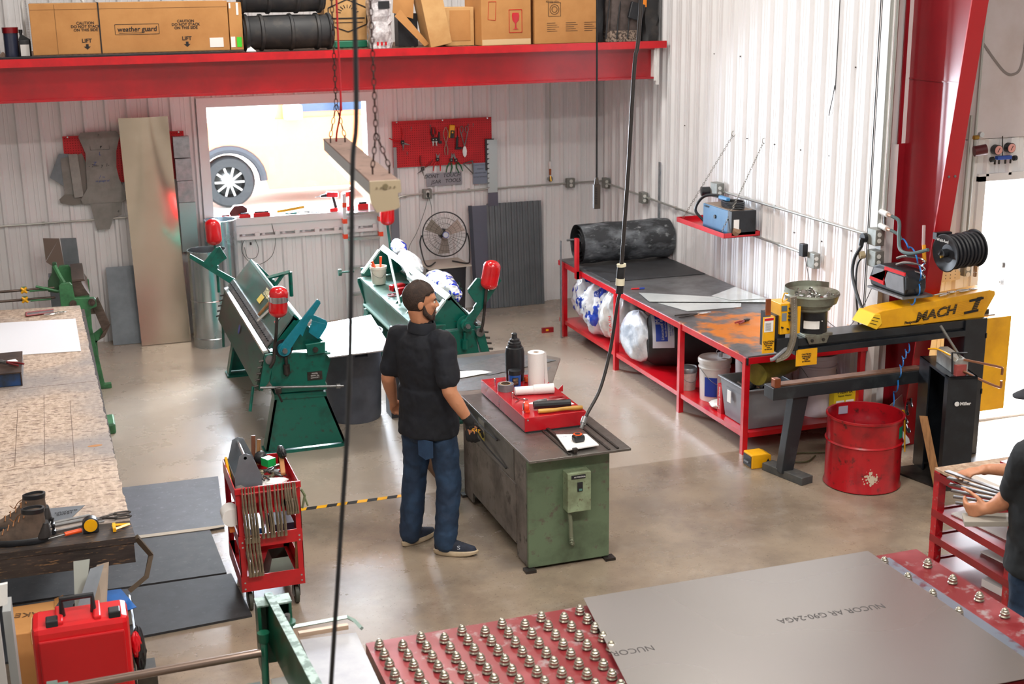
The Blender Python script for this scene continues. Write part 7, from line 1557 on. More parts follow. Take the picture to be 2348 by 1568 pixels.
g=MB();g.cyl(c0-ax*.045+Vector((0,-.01,-.02)),c0-ax*.02+Vector((0,-.01,-.02)),.010,n=8);g.build('brass_fitting',_M['brass'],t)
g=MB();g.boxb((6.085,8.12,1.78),(6.22,8.165,1.83));g.boxb((6.22,8.06,1.66),(6.34,8.34,1.72));g.build('mount_plate',BLACK,t)
g=MB();g.boxb((6.30,7.93,1.555),(6.318,7.95,1.60));g.boxb((6.30,7.93,1.52),(6.318,7.95,1.55));g.build('wooden_stop',WOOD,t)
text('Weld-Reel',t,c0+Vector((-.012,.02,.09)),(0,-1,0),(-.1,0,1),.032,WHITE,shear=0)
t=thing('jobsite_radio','black and red job site radio on a small shelf on the red column','radio',(5.98,8.43,1.34))
g=MB();g.prism([(8.22,1.345),(8.66,1.345),(8.69,1.40),(8.64,1.50),(8.56,1.53),(8.26,1.53),(8.20,1.49),(8.19,1.40)],(-.17,0,0),(6.08,0,0),(0,1,0),(0,0,1));g.build('radio_body',BLACK,t,bevel=.012)
g=MB();g.prism([(8.22,1.37),(8.44,1.37),(8.47,1.42),(8.44,1.49),(8.24,1.49)],(-.008,0,0),(5.91,0,0),(0,1,0),(0,0,1));g.prism([(8.50,1.42),(8.64,1.42),(8.62,1.49),(8.49,1.50)],(-.008,0,0),(5.91,0,0),(0,1,0),(0,0,1));g.build('speaker_grille',GREYP,t)
g=MB();g.prism([(8.48,1.38),(8.67,1.39),(8.66,1.415),(8.49,1.41),(8.46,1.50),(8.22,1.50),(8.22,1.525),(8.48,1.525)],(-.010,0,0),(5.91,0,0),(0,1,0),(0,0,1));g.build('red_trim',REDP,t)
g=MB();g.boxb((5.88,8.20,1.325),(6.15,8.66,1.342));g.boxb((6.13,8.50,1.25),(6.275,8.54,1.342));one('small_shelf',g,STEEL,'small grey steel shelf under the radio','shelf')
t=thing('thermometer_tool','clear scale tube with orange handle hanging on the red column','tool',(6.07,8.22,1.60))
g=MB();g.cyl((6.06,8.235,1.72),(6.06,8.245,1.87),.013,n=10);g.build('scale_tube',mat('clear scale','#b99ea0',.3),t);g=MB();g.cyl((6.06,8.23,1.725),(6.06,8.21,1.60),.015,n=10);g.build('orange_handle',mat('amber handle','#e39a1c',.4),t)
for i,(y,z) in enumerate(((8.36,1.61),(8.36,1.56),(8.36,1.50),(8.40,1.44))):
    g=MB();g.tube(spline([(5.98,y+.08,z-.02),(6.0,y,z+.01),(6.02,y-.14,z+.02),(6.03,y-.20,z),(6.03,y-.17,z-.03)],5),[.011]*9+[.007]*12,6);one('c_clamp',g,CHROME,('topmost','second','third','lowest')[i]+' of the chrome locking clamps hanging beside the radio','clamp',smooth=True)
# outlets by the column
for c,lb in (((6.0,8.76,1.70),'upper grey outlet box beside the red column'),((6.0,8.75,1.53),'lower grey outlet box beside the red column')):jbox(lb,c,(.08,.12,.13),'f')
g=MB();g.cyl((5.97,8.84,1.68),(5.93,8.84,1.68),.038,n=16);g.cyl((5.93,8.84,1.68),(5.92,8.84,1.62),.022,n=10);one('power_plug',g,BLACK,'large black round plug in the upper outlet by the column','plug')
g=MB();g.tube(spline([(5.93,8.84,1.62),(5.90,8.89,1.50),(5.88,8.86,1.35),(5.86,8.68,1.15),(5.84,8.50,1.112)],6),.014,8);one('machine_cable',g,BLACK,'thick black cable from the upper outlet down to the yellow machine','cable',smooth=True)
g=MB();g.tube(spline([(5.96,8.84,1.54),(5.94,8.90,1.45),(5.92,8.87,1.25),(5.92,8.80,.96)],6),.008,6);one('machine_cable',g,BLACK,'thinner black cable from the lower outlet with an inline switch','cable',smooth=True)
g=MB();g.cyl((5.96,8.84,1.545),(5.92,8.85,1.54),.03,n=10);one('adapter_plug',g,mat('beige plug','#a89878',.5),'beige plug in the lower outlet by the column','plug')
jbox('grey outlet box low on the side wall above the table end',(6.01,9.66,1.34),(.06,.12,.13),'f')
g=MB();g.boxb((5.94,9.72,1.36),(5.99,9.79,1.47),bev=.006);one('power_adapter',g,BLACK,'black power adapter plugged beside the low wall outlet','adapter')
g=MB();g.tube(spline([(5.97,9.74,1.37),(5.98,9.68,1.2),(5.98,9.6,1.0),(5.99,9.3,.86),(5.98,9.05,.9),(5.97,8.85,1.1),(5.97,8.70,1.35)],8),.003,5);one('adapter_wire',g,BLACK,'thin black cord drooping along the side wall from the adapter to the radio','cord')
conduit('upper zinc conduit along the side wall behind the blue welder',[(6.035,11.40,1.685),(6.035,8.80,1.685)],.012,[(6.04,10.4,1.685),(6.04,9.6,1.685)]);conduit('lower zinc conduit along the side wall above the red table',[(6.035,14.2,1.385),(6.035,11.4,1.368),(6.035,9.70,1.36)],.012,[(6.04,12.4,1.37),(6.04,10.3,1.36)])
jbox('grey outlet box with round black plug behind the blue welder',(6.0,11.42,1.70),(.08,.14,.14),'f')
g=MB();g.cyl((5.98,11.54,1.67),(5.90,11.56,1.67),.045,n=18);one('power_plug',g,BLACK,'round black plug at the outlet behind the blue welder','plug')
g=MB();g.boxb((6.035,12.78,.82),(6.043,12.83,1.80));one('steel_rule',g,GALV,'narrow steel rule standing on the side wall conduit','rule')
g=MB();g.tube(spline([(6.03,9.491,5.9),(6.03,9.484,3.078),(6.03,9.503,2.8),(6.035,9.573,2.566)],8),.0035,5);one('loose_wire',g,INK,'loose thin black wire hanging down the side wall','wire')
for z,ys in ((2.97,(9.28,9.75,10.22,10.68,11.18,11.7,12.2)),(2.23,(9.14,9.6,10.05,10.5,11.0,11.5,12.3)),(1.5,(9.2,9.65,10.1))):
    for y in ys:g=MB();g.sphere((6.073,y,z),.007,6,4);one('wall_screw',g,STEEL_DK,'tiny dark screw head on the white side wall','screw','screw heads on the side wall')
# welder shelf
t=thing('hanging_shelf','red angle iron tray hanging on two chains on the side wall','shelf',(5.95,11.1,1.32))
xs0,xs1,ya,yb_=5.66,6.03,10.62,11.60;zz_=1.385
g=MB()
for lo,hi in (((xs0,ya,zz_),(xs0+.004,yb_,zz_+.045)),((xs1-.004,ya,zz_),(xs1,yb_,zz_+.045)),((xs0,ya,zz_),(xs1,ya+.004,zz_+.045)),((xs0,yb_-.004,zz_),(xs1,yb_,zz_+.045)),((xs0,ya,zz_),(xs1,yb_,zz_+.004))):g.boxb(lo,hi)
g.build('tray',RED,t)
WCH=mat('zinc chain','#8f8c84',.35,.8)
for y0_,y1_,zt in ((11.22,11.50,2.235),(10.64,10.70,2.23)):g=MB();g.chain((6.04,y0_,zt),(5.68,y1_,zz_+.05),.030,.0022,.008);g.build('support_chain',WCH,t,smooth=60);g=MB();g.tube([(6.05-.02*sin(a),y0_,zt+.02+.025*cos(a)) for a in [k*pi/5 for k in range(8)]],.004,6);g.build('hook',WCH,t)
t=thing('wire_welder','blue and black portable welder on the hanging red tray','welder',(5.85,10.85,1.39))
g=MB();g.boxb((5.74,10.70,1.40),(5.98,11.20,1.62));g.build('blue_case',mat('blue machine paint','#3a6f97',.4,0,'#2f6288',5),t,bevel=.006)
g=MB();g.boxb((5.735,10.62,1.40),(5.985,10.70,1.625));g.build('black_end',BLACK,t,bevel=.004);g=MB();g.boxb((5.75,10.66,1.62),(5.97,11.18,1.626));g.build('dusty_top',mat('dusty brown lid','#8b7a6c',.7),t)
g=MB();g.tube(spline([(5.75,11.20,1.45),(5.70,11.28,1.55),(5.76,11.22,1.68),(5.85,11.05,1.70),(5.86,10.9,1.66)],6),.014,8);g.build('supply_cable',BLACK,t,True)
for k in range(4):g=MB();g.tube([(5.85+(.075+.006*k)*cos(a),10.82+(.16-.01*k)*sin(a),1.640+k*.014) for a in [j*pi/8 for j in range(17)]],.009,6,False);g.build('gun_cable',BLACK,t,True)
g=MB();g.boxb((5.80,10.85,1.68),(5.84,11.02,1.715),bev=.01);g.build('blue_gun',mat('blue torch','#3f7fae',.4),t);g=MB();g.cyl((5.73,10.95,1.53),(5.74,10.95,1.53),.018,n=12);g.build('dial',BLACK,t)
text('CHAMP',t,(5.738,11.12,1.60),(0,-1,0),(0,0,1),.03,INK);g=MB();g.boxb((5.755,10.616,1.45),(5.81,10.62,1.55));g.build('rating_plate',PAPER,t)
g=MB();g.cyl((5.78,10.66-.02,1.43),(5.79,10.63-.02,1.46),.04,n=14);
one('grinding_disc',g,mat('brown disc','#8a6a52',.6),'small brown grinding disc at the near end of the hanging tray','disc')
for i in range(5):g=MB();g.cyl((5.68+.02*i,10.72+.05*i,1.395),(5.74+.01*i,10.95+.03*i,1.40),.007,n=6);one('welding_rod',g,STEEL_DK,'short dark rod lying loose in the hanging red tray','rod','loose rods in the tray')
# ---------------- door wall on the right ----------------
for x,lb in ((6.82,'left of two vertical pipes on the wall right of the column'),(6.885,'right of two vertical pipes on the wall right of the column')):conduit(lb,[(x+.02,8.80,5.9 if x>6.85 else 2.6),(x,8.80,1.4)],.012,[])
t=thing('valve_assembly','brass valve and dark red cup on the vertical pipe','valve',(6.9,8.76,2.3))
g=MB();g.cyl((6.86,8.76,2.32),(6.95,8.73,2.335),.042,n=20);g.build('red_cup',mat('dark maroon cup','#5c1c22',.45),t,True);g=MB();g.cyl((6.84,8.75,2.43),(6.88,8.75,2.43),.018,n=10);g.build('brass_valve',_M['brass'],t);g=MB();g.cyl((6.91,8.74,2.45),(6.91,8.77,2.45),.022,n=8);g.build('hand_wheel',ALU,t)
t=thing('gauge_manifold','pair of pink faced pressure gauges on a blue manifold on the wall','gauge',(7.18,8.8,2.2))
for x,z in ((7.11,2.315),(7.235,2.325)):g=MB();g.cyl((x,8.83,z),(x,8.78,z),.040,n=24);g.build('gauge_case',NAVY,t,True);g=MB();g.cyl((x,8.78,z),(x,8.776,z),.035,n=24);g.build('gauge_face',mat('pink gauge face','#e3a39b',.4),t);g=MB();g.box((x,8.774,z),(.004,.002,.04),rot=(0,.5,0));g.build('needle',INK,t)
g=MB();g.boxb((7.11,8.78,2.235),(7.25,8.82,2.265),bev=.006);g.build('manifold_block',mat('blue manifold','#2b4fa8',.4),t)
for x in (7.07,7.29):g=MB();g.cyl((x-.012,8.80,2.24),(x+.012,8.80,2.24),.022,n=8);g.build('valve_knob',BLACK,t)
for x in (7.10,7.14,7.20,7.25):g=MB();g.cyl((x,8.80,2.235),(x,8.80,2.20),.008,n=8);g.build('port',STEEL_DK,t)
g=MB();g.tube([(7.175,8.81,2.26),(7.17,8.82,2.42)],.004,5);g.build('hanging_hook',STEEL_DK,t)
g=MB();g.tube(spline([(6.93,8.838,3.15),(7.05,8.838,3.02),(7.16,8.838,2.92),(7.24,8.838,2.90),(7.31,8.838,2.96),(7.33,8.838,3.2),(7.31,8.838,3.55)],6),.012,6)
for v in g.bm.verts:v.co.y=8.843-.002*(v.co.y<8.838)
one('hanging_hose',g,mat('dull grey hose','#8e8683',.7),'grey hose loop against the white plywood wall','hose')
t=thing('cream_plate','cream perforated metal plate on the wall behind the hose reel','plate',(6.76,8.8,1.27))
g=MB();g.prism([(6.68,1.375),(6.82,1.365),(6.85,1.335),(6.85,1.28),(6.67,1.265)],(0,.02,0),(0,8.80,0));g.build('plate',mat('cream plate','#cfc0a2',.6),t)
for i in range(9):g=MB();x,z=6.71+(i%3)*.045,1.295+(i // 3)*.028;g.cyl((x,8.798,z),(x,8.802,z),.004,n=6);g.build('hole',INK,t)
jbox('grey switch box on the wall beside the cream plate',(6.90,8.80,1.345),(.07,.06,.08),'y')
t=thing('yard_door','white steel door swung open to the yard with lever handle','door',(8.0,9.6,0))
g=MB();M=Matrix.Translation((7.62,9.15,0)) @ Matrix.Rotation(radians(62),4,'Z');g.box((.45,0,1.08),(.90,.045,1.98),M=M);t['label']=t['label'];g.build('door_leaf',mat('white door paint','#e9eaec',.35),t)
g=MB();g.cyl(M @ Vector((.08,.02,1.10)),M @ Vector((.08,.05,1.10)),.03,n=14);g.tube([M @ Vector(p) for p in ((.08,.05,1.10),(.20,.055,1.10))],.010,6);g.build('lever_handle',STEEL,t);g=MB();g.cyl(M @ Vector((.08,.02,1.25)),M @ Vector((.08,.045,1.25)),.025,n=14);g.build('deadbolt',STEEL_DK,t)
# ---------------- ball transfer table ----------------
t=thing('ball_transfer_table','dark red table studded with steel ball transfers','table',(2.4,4.5,0))
BT=mat('scuffed maroon table paint','#742428',.28,.1,'#8d4145',4,lo=.5,hi=.75,col3='#8f7f80',rough2=.45)
g=MB();g.boxb((1.06,3.9,.888),(3.865,5.14,.90));g.build('table_top',BT,t)
g=MB()
for lo,hi in (((1.06,5.13,.80),(3.865,5.14,.888)),((1.06,3.9,.80),(1.07,5.13,.888)),((3.855,3.9,.80),(3.865,5.13,.888)),((1.07,3.9,.80),(3.855,3.91,.888))):g.boxb(lo,hi)
g.build('side_rail',RED_DK,t)
for x in (1.10,3.76):
    for y in (3.95,5.03):g=MB();g.boxb((x,y,0),(x+.06,y+.06,.80));g.build('table_leg',RED_DK,t)
g=MB();g.boxb((3.62,3.9,.9002),(3.68,5.10,.9012));g.build('worn_streak',mat('bare worn streak','#8a93a3',.3,.6,'#7c1a20',9,lo=.55,hi=.7),t)
BM=mat('zinc ball cup','#a8a396',.28,.85,'#8d887a',30)
cell=None
def ball(x,y):
    global cell
    if cell is None:
        g=MB();g.lathe([(r_*1.35,z_*1.35) for r_,z_ in ((.014,0),(.0175,.006),(.0145,.010),(.0150,.012),(.0155,.018),(.013,.0205),(.0125,.0225),(.0128,.025),(.0095,.028))],(x,y,.90),18,cap0=False,cap1=False);g.sphere((x,y,.934),.014,12,6,a0=0);o=g.build('ball_transfer',BM,t,True);cell=(o,x,y)
    else:
        o=cell[0].copy();COL.objects.link(o);o.location=(x-cell[1],y-cell[2],0)
nb=0
for r in range(9):
    for c in range(11):
        x=1.105+c*.0925;y=5.068-r*.09+(0.0 if c%2==0 else -.043)+(0 if r or True else 0)
        if x<2.075-.0+(5.1-y)*-.1 and nb<99:ball(x,y);nb+=1
for y in (4.94,4.748,4.555,4.38):ball(3.786,y)
for y in (5.03,4.84,4.65,4.46):ball(3.602,y)
SHM=mat('dull galvanised blank','#a8a4a1',.24,.8,'#9b9795',1.1,detail=.5,lo=.3,hi=.8,rough2=.34)
t=thing('sheet_blank','large grey galvanised sheet with black stamped lettering on the ball table','sheet',(2.8,4.5,.93))
g=MB();g.sheet([(2.081,5.152,.932),(1.88,3.9,.932),(3.58,3.86,.932),(3.584,5.143,.932)][::-1],.0015);g.build('sheet_body',SHM,t)
STAMP=mat('stamped ink','#2d2a2a',.6)
text('NUCOR AR G90-24GA',t,(3.055,4.625,.9338),(-1,.055,0),(-.05,-1,0),.062,STAMP,ext=.0002,sx=.85);text('NUCOR',t,(2.09,4.62,.9338),(-1,.05,0),(-.05,-1,0),.062,STAMP,ext=.0002,sx=.85)
g=MB();g.boxb((1.75,3.78,.84),(3.9,3.90,.86));
for x in (2.9,3.3,3.7):g.cyl((x,3.84,.86),(x,3.84,.868),.012,n=10)
one('side_ledge',g,RED_DK,'dark red bolted ledge along the near side of the ball table','ledge')
# ---------------- people ----------------
SKIN=mat('tanned skin','#b9805f',.5,0,'#a96f50',9,lo=.45,hi=.7);HAIR=mat('dark brown hair','#2a1c15',.7,0,'#3b281e',40,bump=.6,bscale=120)
SHIRT=mat('black navy shirt cloth','#0b0e16',.85,0,'#11151f',7,bump=.25,bscale=10);TEE=mat('black t-shirt','#101519',.85,0,'#151b20',7,bump=.25,bscale=9)
JEANS=mat('dark blue denim','#162a42',.8,0,'#25415f',6,lo=.45,hi=.75,bump=.4,bscale=9);LIPS=mat('lips','#9c5a4a',.5);TEETH=mat('teeth','#d9d2c6',.3)
def limb(g,pts,rs,n=14):
    P=[Vector(p) for p in pts]
    for (a,b),(ra,rb_) in zip(zip(P,P[1:]),zip(rs,rs[1:])):g.cyl(a,b,ra,rb_,n)
    for p,r in zip(P,rs):g.sphere(p,r*1.0,n,8)
def fuse(g,name,m,parent,vox,smooth=6,fac=.5,disp=None):
    o=g.build(name,m,parent,180)
    r=o.modifiers.new('r','REMESH');r.mode='VOXEL';r.voxel_size=vox;r.use_smooth_shade=True
    s_=o.modifiers.new('s','SMOOTH');s_.factor=fac;s_.iterations=smooth
    if disp:
        tx=bpy.data.textures.new(name+'_folds','CLOUDS');tx.noise_scale=disp[1];tx.noise_depth=2
        d=o.modifiers.new('d','DISPLACE');d.texture=tx;d.strength=disp[0];d.mid_level=.5;d.texture_coords='GLOBAL'
    return o
def loft(g,secs,S,F,n=28):
    """sections: centre, half width along S, half depth along F"""
    rs=[]
    for c,w,d in secs:rs.append([g.bm.verts.new(Vector(c)+S*(w*cos(2*pi*k/n))+F*(d*sin(2*pi*k/n)*(1.0))) for k in range(n)])
    g.skin(rs)
def ell(g,c,r,S,F,U,seg=18,rg=12,tilt=0):
    rs=[]
    for i in range(rg+1):
        t_=-pi/2+pi*i/rg;q=max(cos(t_),.02)
        rs.append([g.bm.verts.new(Vector(c)+S*(r[0]*q*cos(2*pi*k/seg))+F*(r[1]*q*sin(2*pi*k/seg))+U*(r[2]*sin(t_))) for k in range(seg)])
    g.skin(rs)
def head_parts(g,H,S,F,U):
    """H = centre of the skull; S = his right, F = forward"""
    P=lambda s,f,u:H+S*s+F*f+U*u
    ell(g,P(0,-.012,.03),(.077,.098,.095),S,F,U);ell(g,P(0,.03,-.03),(.064,.066,.085),S,F,U);ell(g,P(0,.060,-.085),(.040,.034,.028),S,F,U)
    ell(g,P(0,.070,.03),(.052,.026,.035),S,F,U);ell(g,P(0,.092,.022),(.040,.010,.010),S,F,U)
    limb(g,[P(0,.088,.018),P(0,.104,-.008),P(0,.112,-.022)],[.009,.011,.013],10)
    for s_ in (-1,1):ell(g,P(s_*.012,.100,-.027),(.010,.010,.008),S,F,U);ell(g,P(s_*.036,.074,-.015),(.020,.018,.020),S,F,U);ell(g,P(s_*.080,-.008,-.008),(.009,.020,.032),S,F,U)
    ell(g,P(0,.088,-.052),(.026,.014,.008),S,F,U);ell(g,P(0,.086,-.068),(.022,.013,.008),S,F,U)
    return P
def hand(g,W,D,N,T,r=.0085,curl=.5,L=.078,spread=.018):
    """W wrist, D direction of palm, N towards which fingers curl, T thumb side"""
    W,D,N,T=Vector(W),Vector(D).normalized(),Vector(N).normalized(),Vector(T).normalized()
    limb(g,[W,W+D*.03],[.026,.030],12)
    for k in range(4):limb(g,[W+D*.01+T*(.022-k*.014)*.7,W+D*.085+T*(.030-k*.019)],[.014,.0135],10)
    for k,ln in enumerate((.92,1.05,.98,.78)):
        b=W+D*.088+T*(.030-k*.019);p=[b];a=curl*.35
        for j,f in enumerate((.45,.32,.23)):p.append(p[-1]+(D*cos(a)+N*sin(a))*L*f*ln+T*(spread*.1*(1.5-k)));a+=curl*(1.0+.15*k)
        limb(g,p,[r*1.15,r*1.05,r*.95,r*.8],10)
    b=W+D*.025+T*.026;limb(g,[b,b+(D*.6+T*.6+N*.35)*.04,b+(D*.9+T*.55+N*.55)*.068,b+(D*1.15+T*.35+N*.75)*.090],[.015,.012,.0105,.009],10)
def shoe(parent,heel,dirv,L=.30,label=None):
    d=Vector(dirv).normalized();s=Vector((d.y,-d.x,0));H=Vector(heel)
    def ring(z,a,b,w,toe=.8):return [H+d*((a+b)/2+(b-a)/2*cos(t_))+s*(w*sin(t_)*(1+.12*cos(t_)))+Vector((0,0,z+(.012*max(0,cos(t_))**3 if z<.03 else 0))) for t_ in [2*pi*k/24 for k in range(24)]]
    g=MB();g.skin([[g.bm.verts.new(p) for p in q] for q in (ring(.002,0.01,L-.02,.040),ring(.012,-.005,L,.049),ring(.036,-.008,L+.002,.050),ring(.042,.0,L-.006,.046))]);so=g.build('sole',mat('cream rubber sole','#b9a78c',.6,0,'#a08f76',8),parent,True)
    g=MB();g.skin([[g.bm.verts.new(p) for p in q] for q in (ring(.040,.002,L-.008,.046),ring(.06,.0,L-.02,.044),ring(.085,.002,L-.10,.040),ring(.105,.006,.14,.036),ring(.13,.004,.11,.035))]);u=g.build('shoe_upper',mat('navy knit shoe','#161b28',.8,0,'#20283a',20),parent,True)
    g=MB();
    for k in range(4):c=H+d*(.145+k*.028)+Vector((0,0,.100-k*.012));g.tube([c-s*.022,c+Vector((0,0,.007)),c+s*.022],.003,5)
    g.build('laces',BLACK,parent)
    return H,d,s
def eyes(parent,P,lid=True):
    for s_ in (-1,1):
        g=MB();g.sphere(P(s_*.031,.081,.004),.0115,12,8);g.build('eye',TEETH,parent,True)
        g=MB();g.sphere(P(s_*.031,.0885,.004),.0062,10,6);g.build('iris',INK,parent,True)
        g=MB();g.tube([P(s_*.016,.098,.020),P(s_*.034,.094,.027),P(s_*.052,.080,.021)],[.004,.005,.003],6);g.build('eyebrow',HAIR,parent)
UPV=Vector((0,0,1))
# ---- bearded man
th=radians(38);F=Vector((cos(th),sin(th),0));S=Vector((sin(th),-cos(th),0))
man=thing('person','bearded man in a black short sleeved shirt and jeans, one hand in a black glove','person',(2.12,7.98,0))
PC=Vector((2.135,7.99,.93));NK=Vector((2.10,7.96,1.50))
hf=radians(-8);HF=Vector((cos(hf),sin(hf),-.06)).normalized();HS=Vector((sin(hf),-cos(hf),0));HU=HS.cross(HF)*(1 if HS.cross(HF).z>0 else -1)
HC=Vector((2.095,7.955,1.705))
shR=NK+S*.175+UPV*-.045-F*.01;shL=NK-S*.185+UPV*-.05
elR=Vector((2.205,7.72,1.16));wrR=Vector((2.325,7.70,.955));elL=Vector((1.91,8.14,1.17));wrL=Vector((1.97,8.28,.97))
hipR=PC+S*.09-UPV*.02;hipL=PC-S*.09-UPV*.02
kR=Vector((2.225,7.86,.50));kL=Vector((2.055,8.08,.50));aR=Vector((2.185,7.845,.09));aL=Vector((2.005,8.075,.09))
def torso(g,e,belly=0):
    loft(g,[(PC+UPV*z+NKd*z+F*f,w+e,d+e) for z,f,w,d in ((-.10,0,.15,.115),(0,0,.175,.13),(.10,.012,.18,.135),(.22,.012,.182,.13),(.34,.0,.190,.125),(.44,-.005,.198,.115),(.50,-.008,.185,.095),(.545,-.005,.13,.075),(.575,0,.07,.062))],S,F)
NKd=(NK-PC)*(1/.57)-UPV
g=MB();torso(g,-.012);P=head_parts(g,HC,HS,HF,HU)
limb(g,[NK-UPV*.03,NK+UPV*.06,HC-HU*.06-HF*.02],[.070,.062,.060]);
limb(g,[shR,(shR+elR)/2,elR,elR+(wrR-elR)*.35,wrR],[.066,.060,.048,.047,.030]);limb(g,[shL,elL,elL+(wrL-elL)*.35,wrL],[.062,.048,.046,.030])
hand(g,wrR,(.10,.02,-1),(.35,.45,-.1),(.75,.15,.0) ,curl=.55);hand(g,wrL,(.2,.5,-.9),(.5,0,-.2),(.5,.3,0),curl=.6)
limb(g,[hipR,kR,aR],[.080,.055,.040]);limb(g,[hipL,kL,aL],[.080,.055,.040])
fuse(g,'body',SKIN,man,.0068,5,.5)
eyes(man,P)
g=MB();g.tube([P(-.020,.099,-.056),P(0,.1035,-.058),P(.020,.099,-.056)],.0055,6);g.build('teeth',TEETH,man);g=MB();g.tube([P(-.022,.096,-.068),P(0,.102,-.070),P(.022,.096,-.068)],.005,6);g.build('lower_lip',LIPS,man)
# hair: shell over the skull, short at the sides
def hairshell(parent,m,P,S_,F_,U_,low=-.075,front=.085,fade=True):
    g=MB();n=40;rs=[]
    for i in range(17):
        t_=radians(90-i*10.5);ring=[]
        for k in range(n):
            a=2*pi*k/n;fr=cos(a)   # a=0 front
            lim=-.02-.06*(1-(fr+1)/2) if fr<.25 else .055+(.0 if fr<.6 else .012)
            u=.03+.100*sin(t_);u2=max(u,lim);q=cos(math.asin(max(-1,min(1,(u2-.03)/.100)))) if u2<.13 else 0
            k_=1.04+(.02 if u2>.03 else 0);top=.006*sin(5*a)*(t_>.8)
            ring.append(g.bm.verts.new(P(.0775*q*sin(a)*k_,-.012+.0985*q*fr*k_,(u2-.03)*1.05+.03+top)))
        rs.append(ring)
    g.skin(rs,True,False);o=g.build('hair',m,parent,180);sd=o.modifiers.new('t','SOLIDIFY');sd.thickness=.008;sd.offset=0;return o
hairshell(man,HAIR,P,HS,HF,HU)
g=MB()
for s_ in (-1,1):limb(g,[P(s_*.070,.012,-.015),P(s_*.064,.025,-.065),P(s_*.040,.060,-.098),P(0,.082,-.108)],[.010,.017,.018,.018],10)
limb(g,[P(-.030,.083,-.082),P(.030,.083,-.082)],[.014,.014],10);limb(g,[P(-.026,.094,-.042),P(0,.103,-.040),P(.026,.094,-.042)],[.0055,.006,.0055],8)
for s_ in (-1,1):limb(g,[P(s_*.030,.092,-.046),P(s_*.034,.084,-.080)],[.006,.010],8)
fuse(g,'beard',HAIR,man,.006,3,.5)
# shirt
g=MB();torso(g,.016);loft(g,[(PC+UPV*-.115,.212,.176),(PC+UPV*-.06,.212,.176),(PC+UPV*.04,.205,.165),(PC+UPV*.20+NKd*.2,.202,.15)],S,F)
for sh,el,k in ((shR,elR,1),(shL,elL,1)):limb(g,[sh-(sh-NK)*.2,sh,sh+(el-sh)*.35,sh+(el-sh)*.74],[.075,.083,.080,.076])
limb(g,[NK+UPV*.0,NK+UPV*.035],[.088,.078]);fuse(g,'shirt',SHIRT,man,.010,4,.5,(.022,.09))
g=MB();g.lathe([(.070,-.01),(.075,.045),(.081,.045),(.092,.02),(.094,-.02)],NK+UPV*.03,28,(NK-PC)+Vector((.1,0,.25)),cap0=False,cap1=False);g.build('collar',SHIRT,man,True)
# jeans
g=MB();loft(g,[(PC+UPV*-.16,.155,.125),(PC+UPV*-.05,.182,.140),(PC+UPV*.04,.178,.135)],S,F)
for hp,kn,an in ((hipR,kR,aR),(hipL,kL,aL)):limb(g,[hp,hp+(kn-hp)*.35,kn,kn+(an-kn)*.5,an+UPV*.0],[.105,.100,.082,.080,.076],18)
fuse(g,'jeans',JEANS,man,.010,4,.5,(.020,.07))
g=MB();bp=PC-F*.158+S*.085-UPV*.17;
g.prism([(-.06,.06),(.06,.06),(.058,-.05),(0,-.075),(-.058,-.05)],-F*.004*-1,bp,S,UPV);g.build('back_pocket',mat('faded denim','#24405f',.85,0,'#1b3350',10),man)
# glove on the hanging hand
g=MB();Wg=wrR;limb(g,[Wg-(wrR-elR).normalized()*.035,Wg],[.036,.034],14);hand(g,Wg,(.10,.02,-1),(.35,.45,-.1),(.75,.15,0),r=.0115,curl=.55,L=.082)
gl=fuse(g,'glove',mat('black knit glove','#111214',.7,bump=.2,bscale=60),man,.0055,2,.5);gl['label']='black knit work glove'
text('CAT',man,wrR+Vector((.028,-.045,-.05)),(.9,-.2,-.3),(.2,.1,1),.028,YELLOW,'glove_print')
H_,d_,s_=shoe(man,(2.115,7.875,0),(.27,-.13,0),.295);text('S',man,H_+d_*.15-Vector((.0,.047,-.068)),d_,(0,.3,1),.035,mat('pale logo','#b8bdc6',.5),'shoe_logo',sx=1.5,ext=.001)
shoe(man,(1.945,8.055,0),(.26,.13,0),.295)
# ---- second man at the right edge
th=radians(112);F=Vector((cos(th),sin(th),0));S=Vector((sin(th),-cos(th),0))
m2=thing('person','man in a black t-shirt and dark cap carrying flat metal parts, cut by the frame','person',(4.47,5.0,0))
PC=Vector((4.50,4.98,.93));NK=Vector((4.49,5.0,1.47));NKd=(NK-PC)*(1/.57)-UPV
hf=radians(165);HF=Vector((cos(hf),sin(hf),-.12)).normalized();HS=Vector((sin(hf),-cos(hf),0));HU=HF.cross(HS);HU=HU*(1 if HU.z>0 else -1)
HC=Vector((4.50,5.03,1.655))
shR=NK+S*.18-UPV*.05;shL=NK-S*.19-UPV*.06
elL=Vector((4.36,5.06,1.145));wrL=Vector((4.30,5.15,1.05));elR=Vector((4.66,5.2,1.18));wrR=Vector((4.50,5.42,1.14))
hipR=PC+S*.09-UPV*.02;hipL=PC-S*.09-UPV*.02
kR=hipR+Vector((0,.02,-.43));kL=hipL+Vector((0,.02,-.43));aR=kR+Vector((0,-.02,-.40));aL=kL+Vector((0,-.02,-.40))
g=MB();torso(g,-.012);P=head_parts(g,HC,HS,HF,HU);limb(g,[NK-UPV*.03,NK+UPV*.06,HC-HU*.06-HF*.02],[.070,.062,.060])
limb(g,[shL,elL,elL+(wrL-elL)*.4,wrL],[.060,.050,.050,.032]);limb(g,[shR,elR,wrR],[.060,.048,.030])
hand(g,wrL,(-.6,.6,-.25),(.3,.4,.7),(-.2,.2,.8),curl=.95);hand(g,wrR,(-.8,.25,-.1),(-.1,.1,-1),(-.2,.8,0),curl=.45)
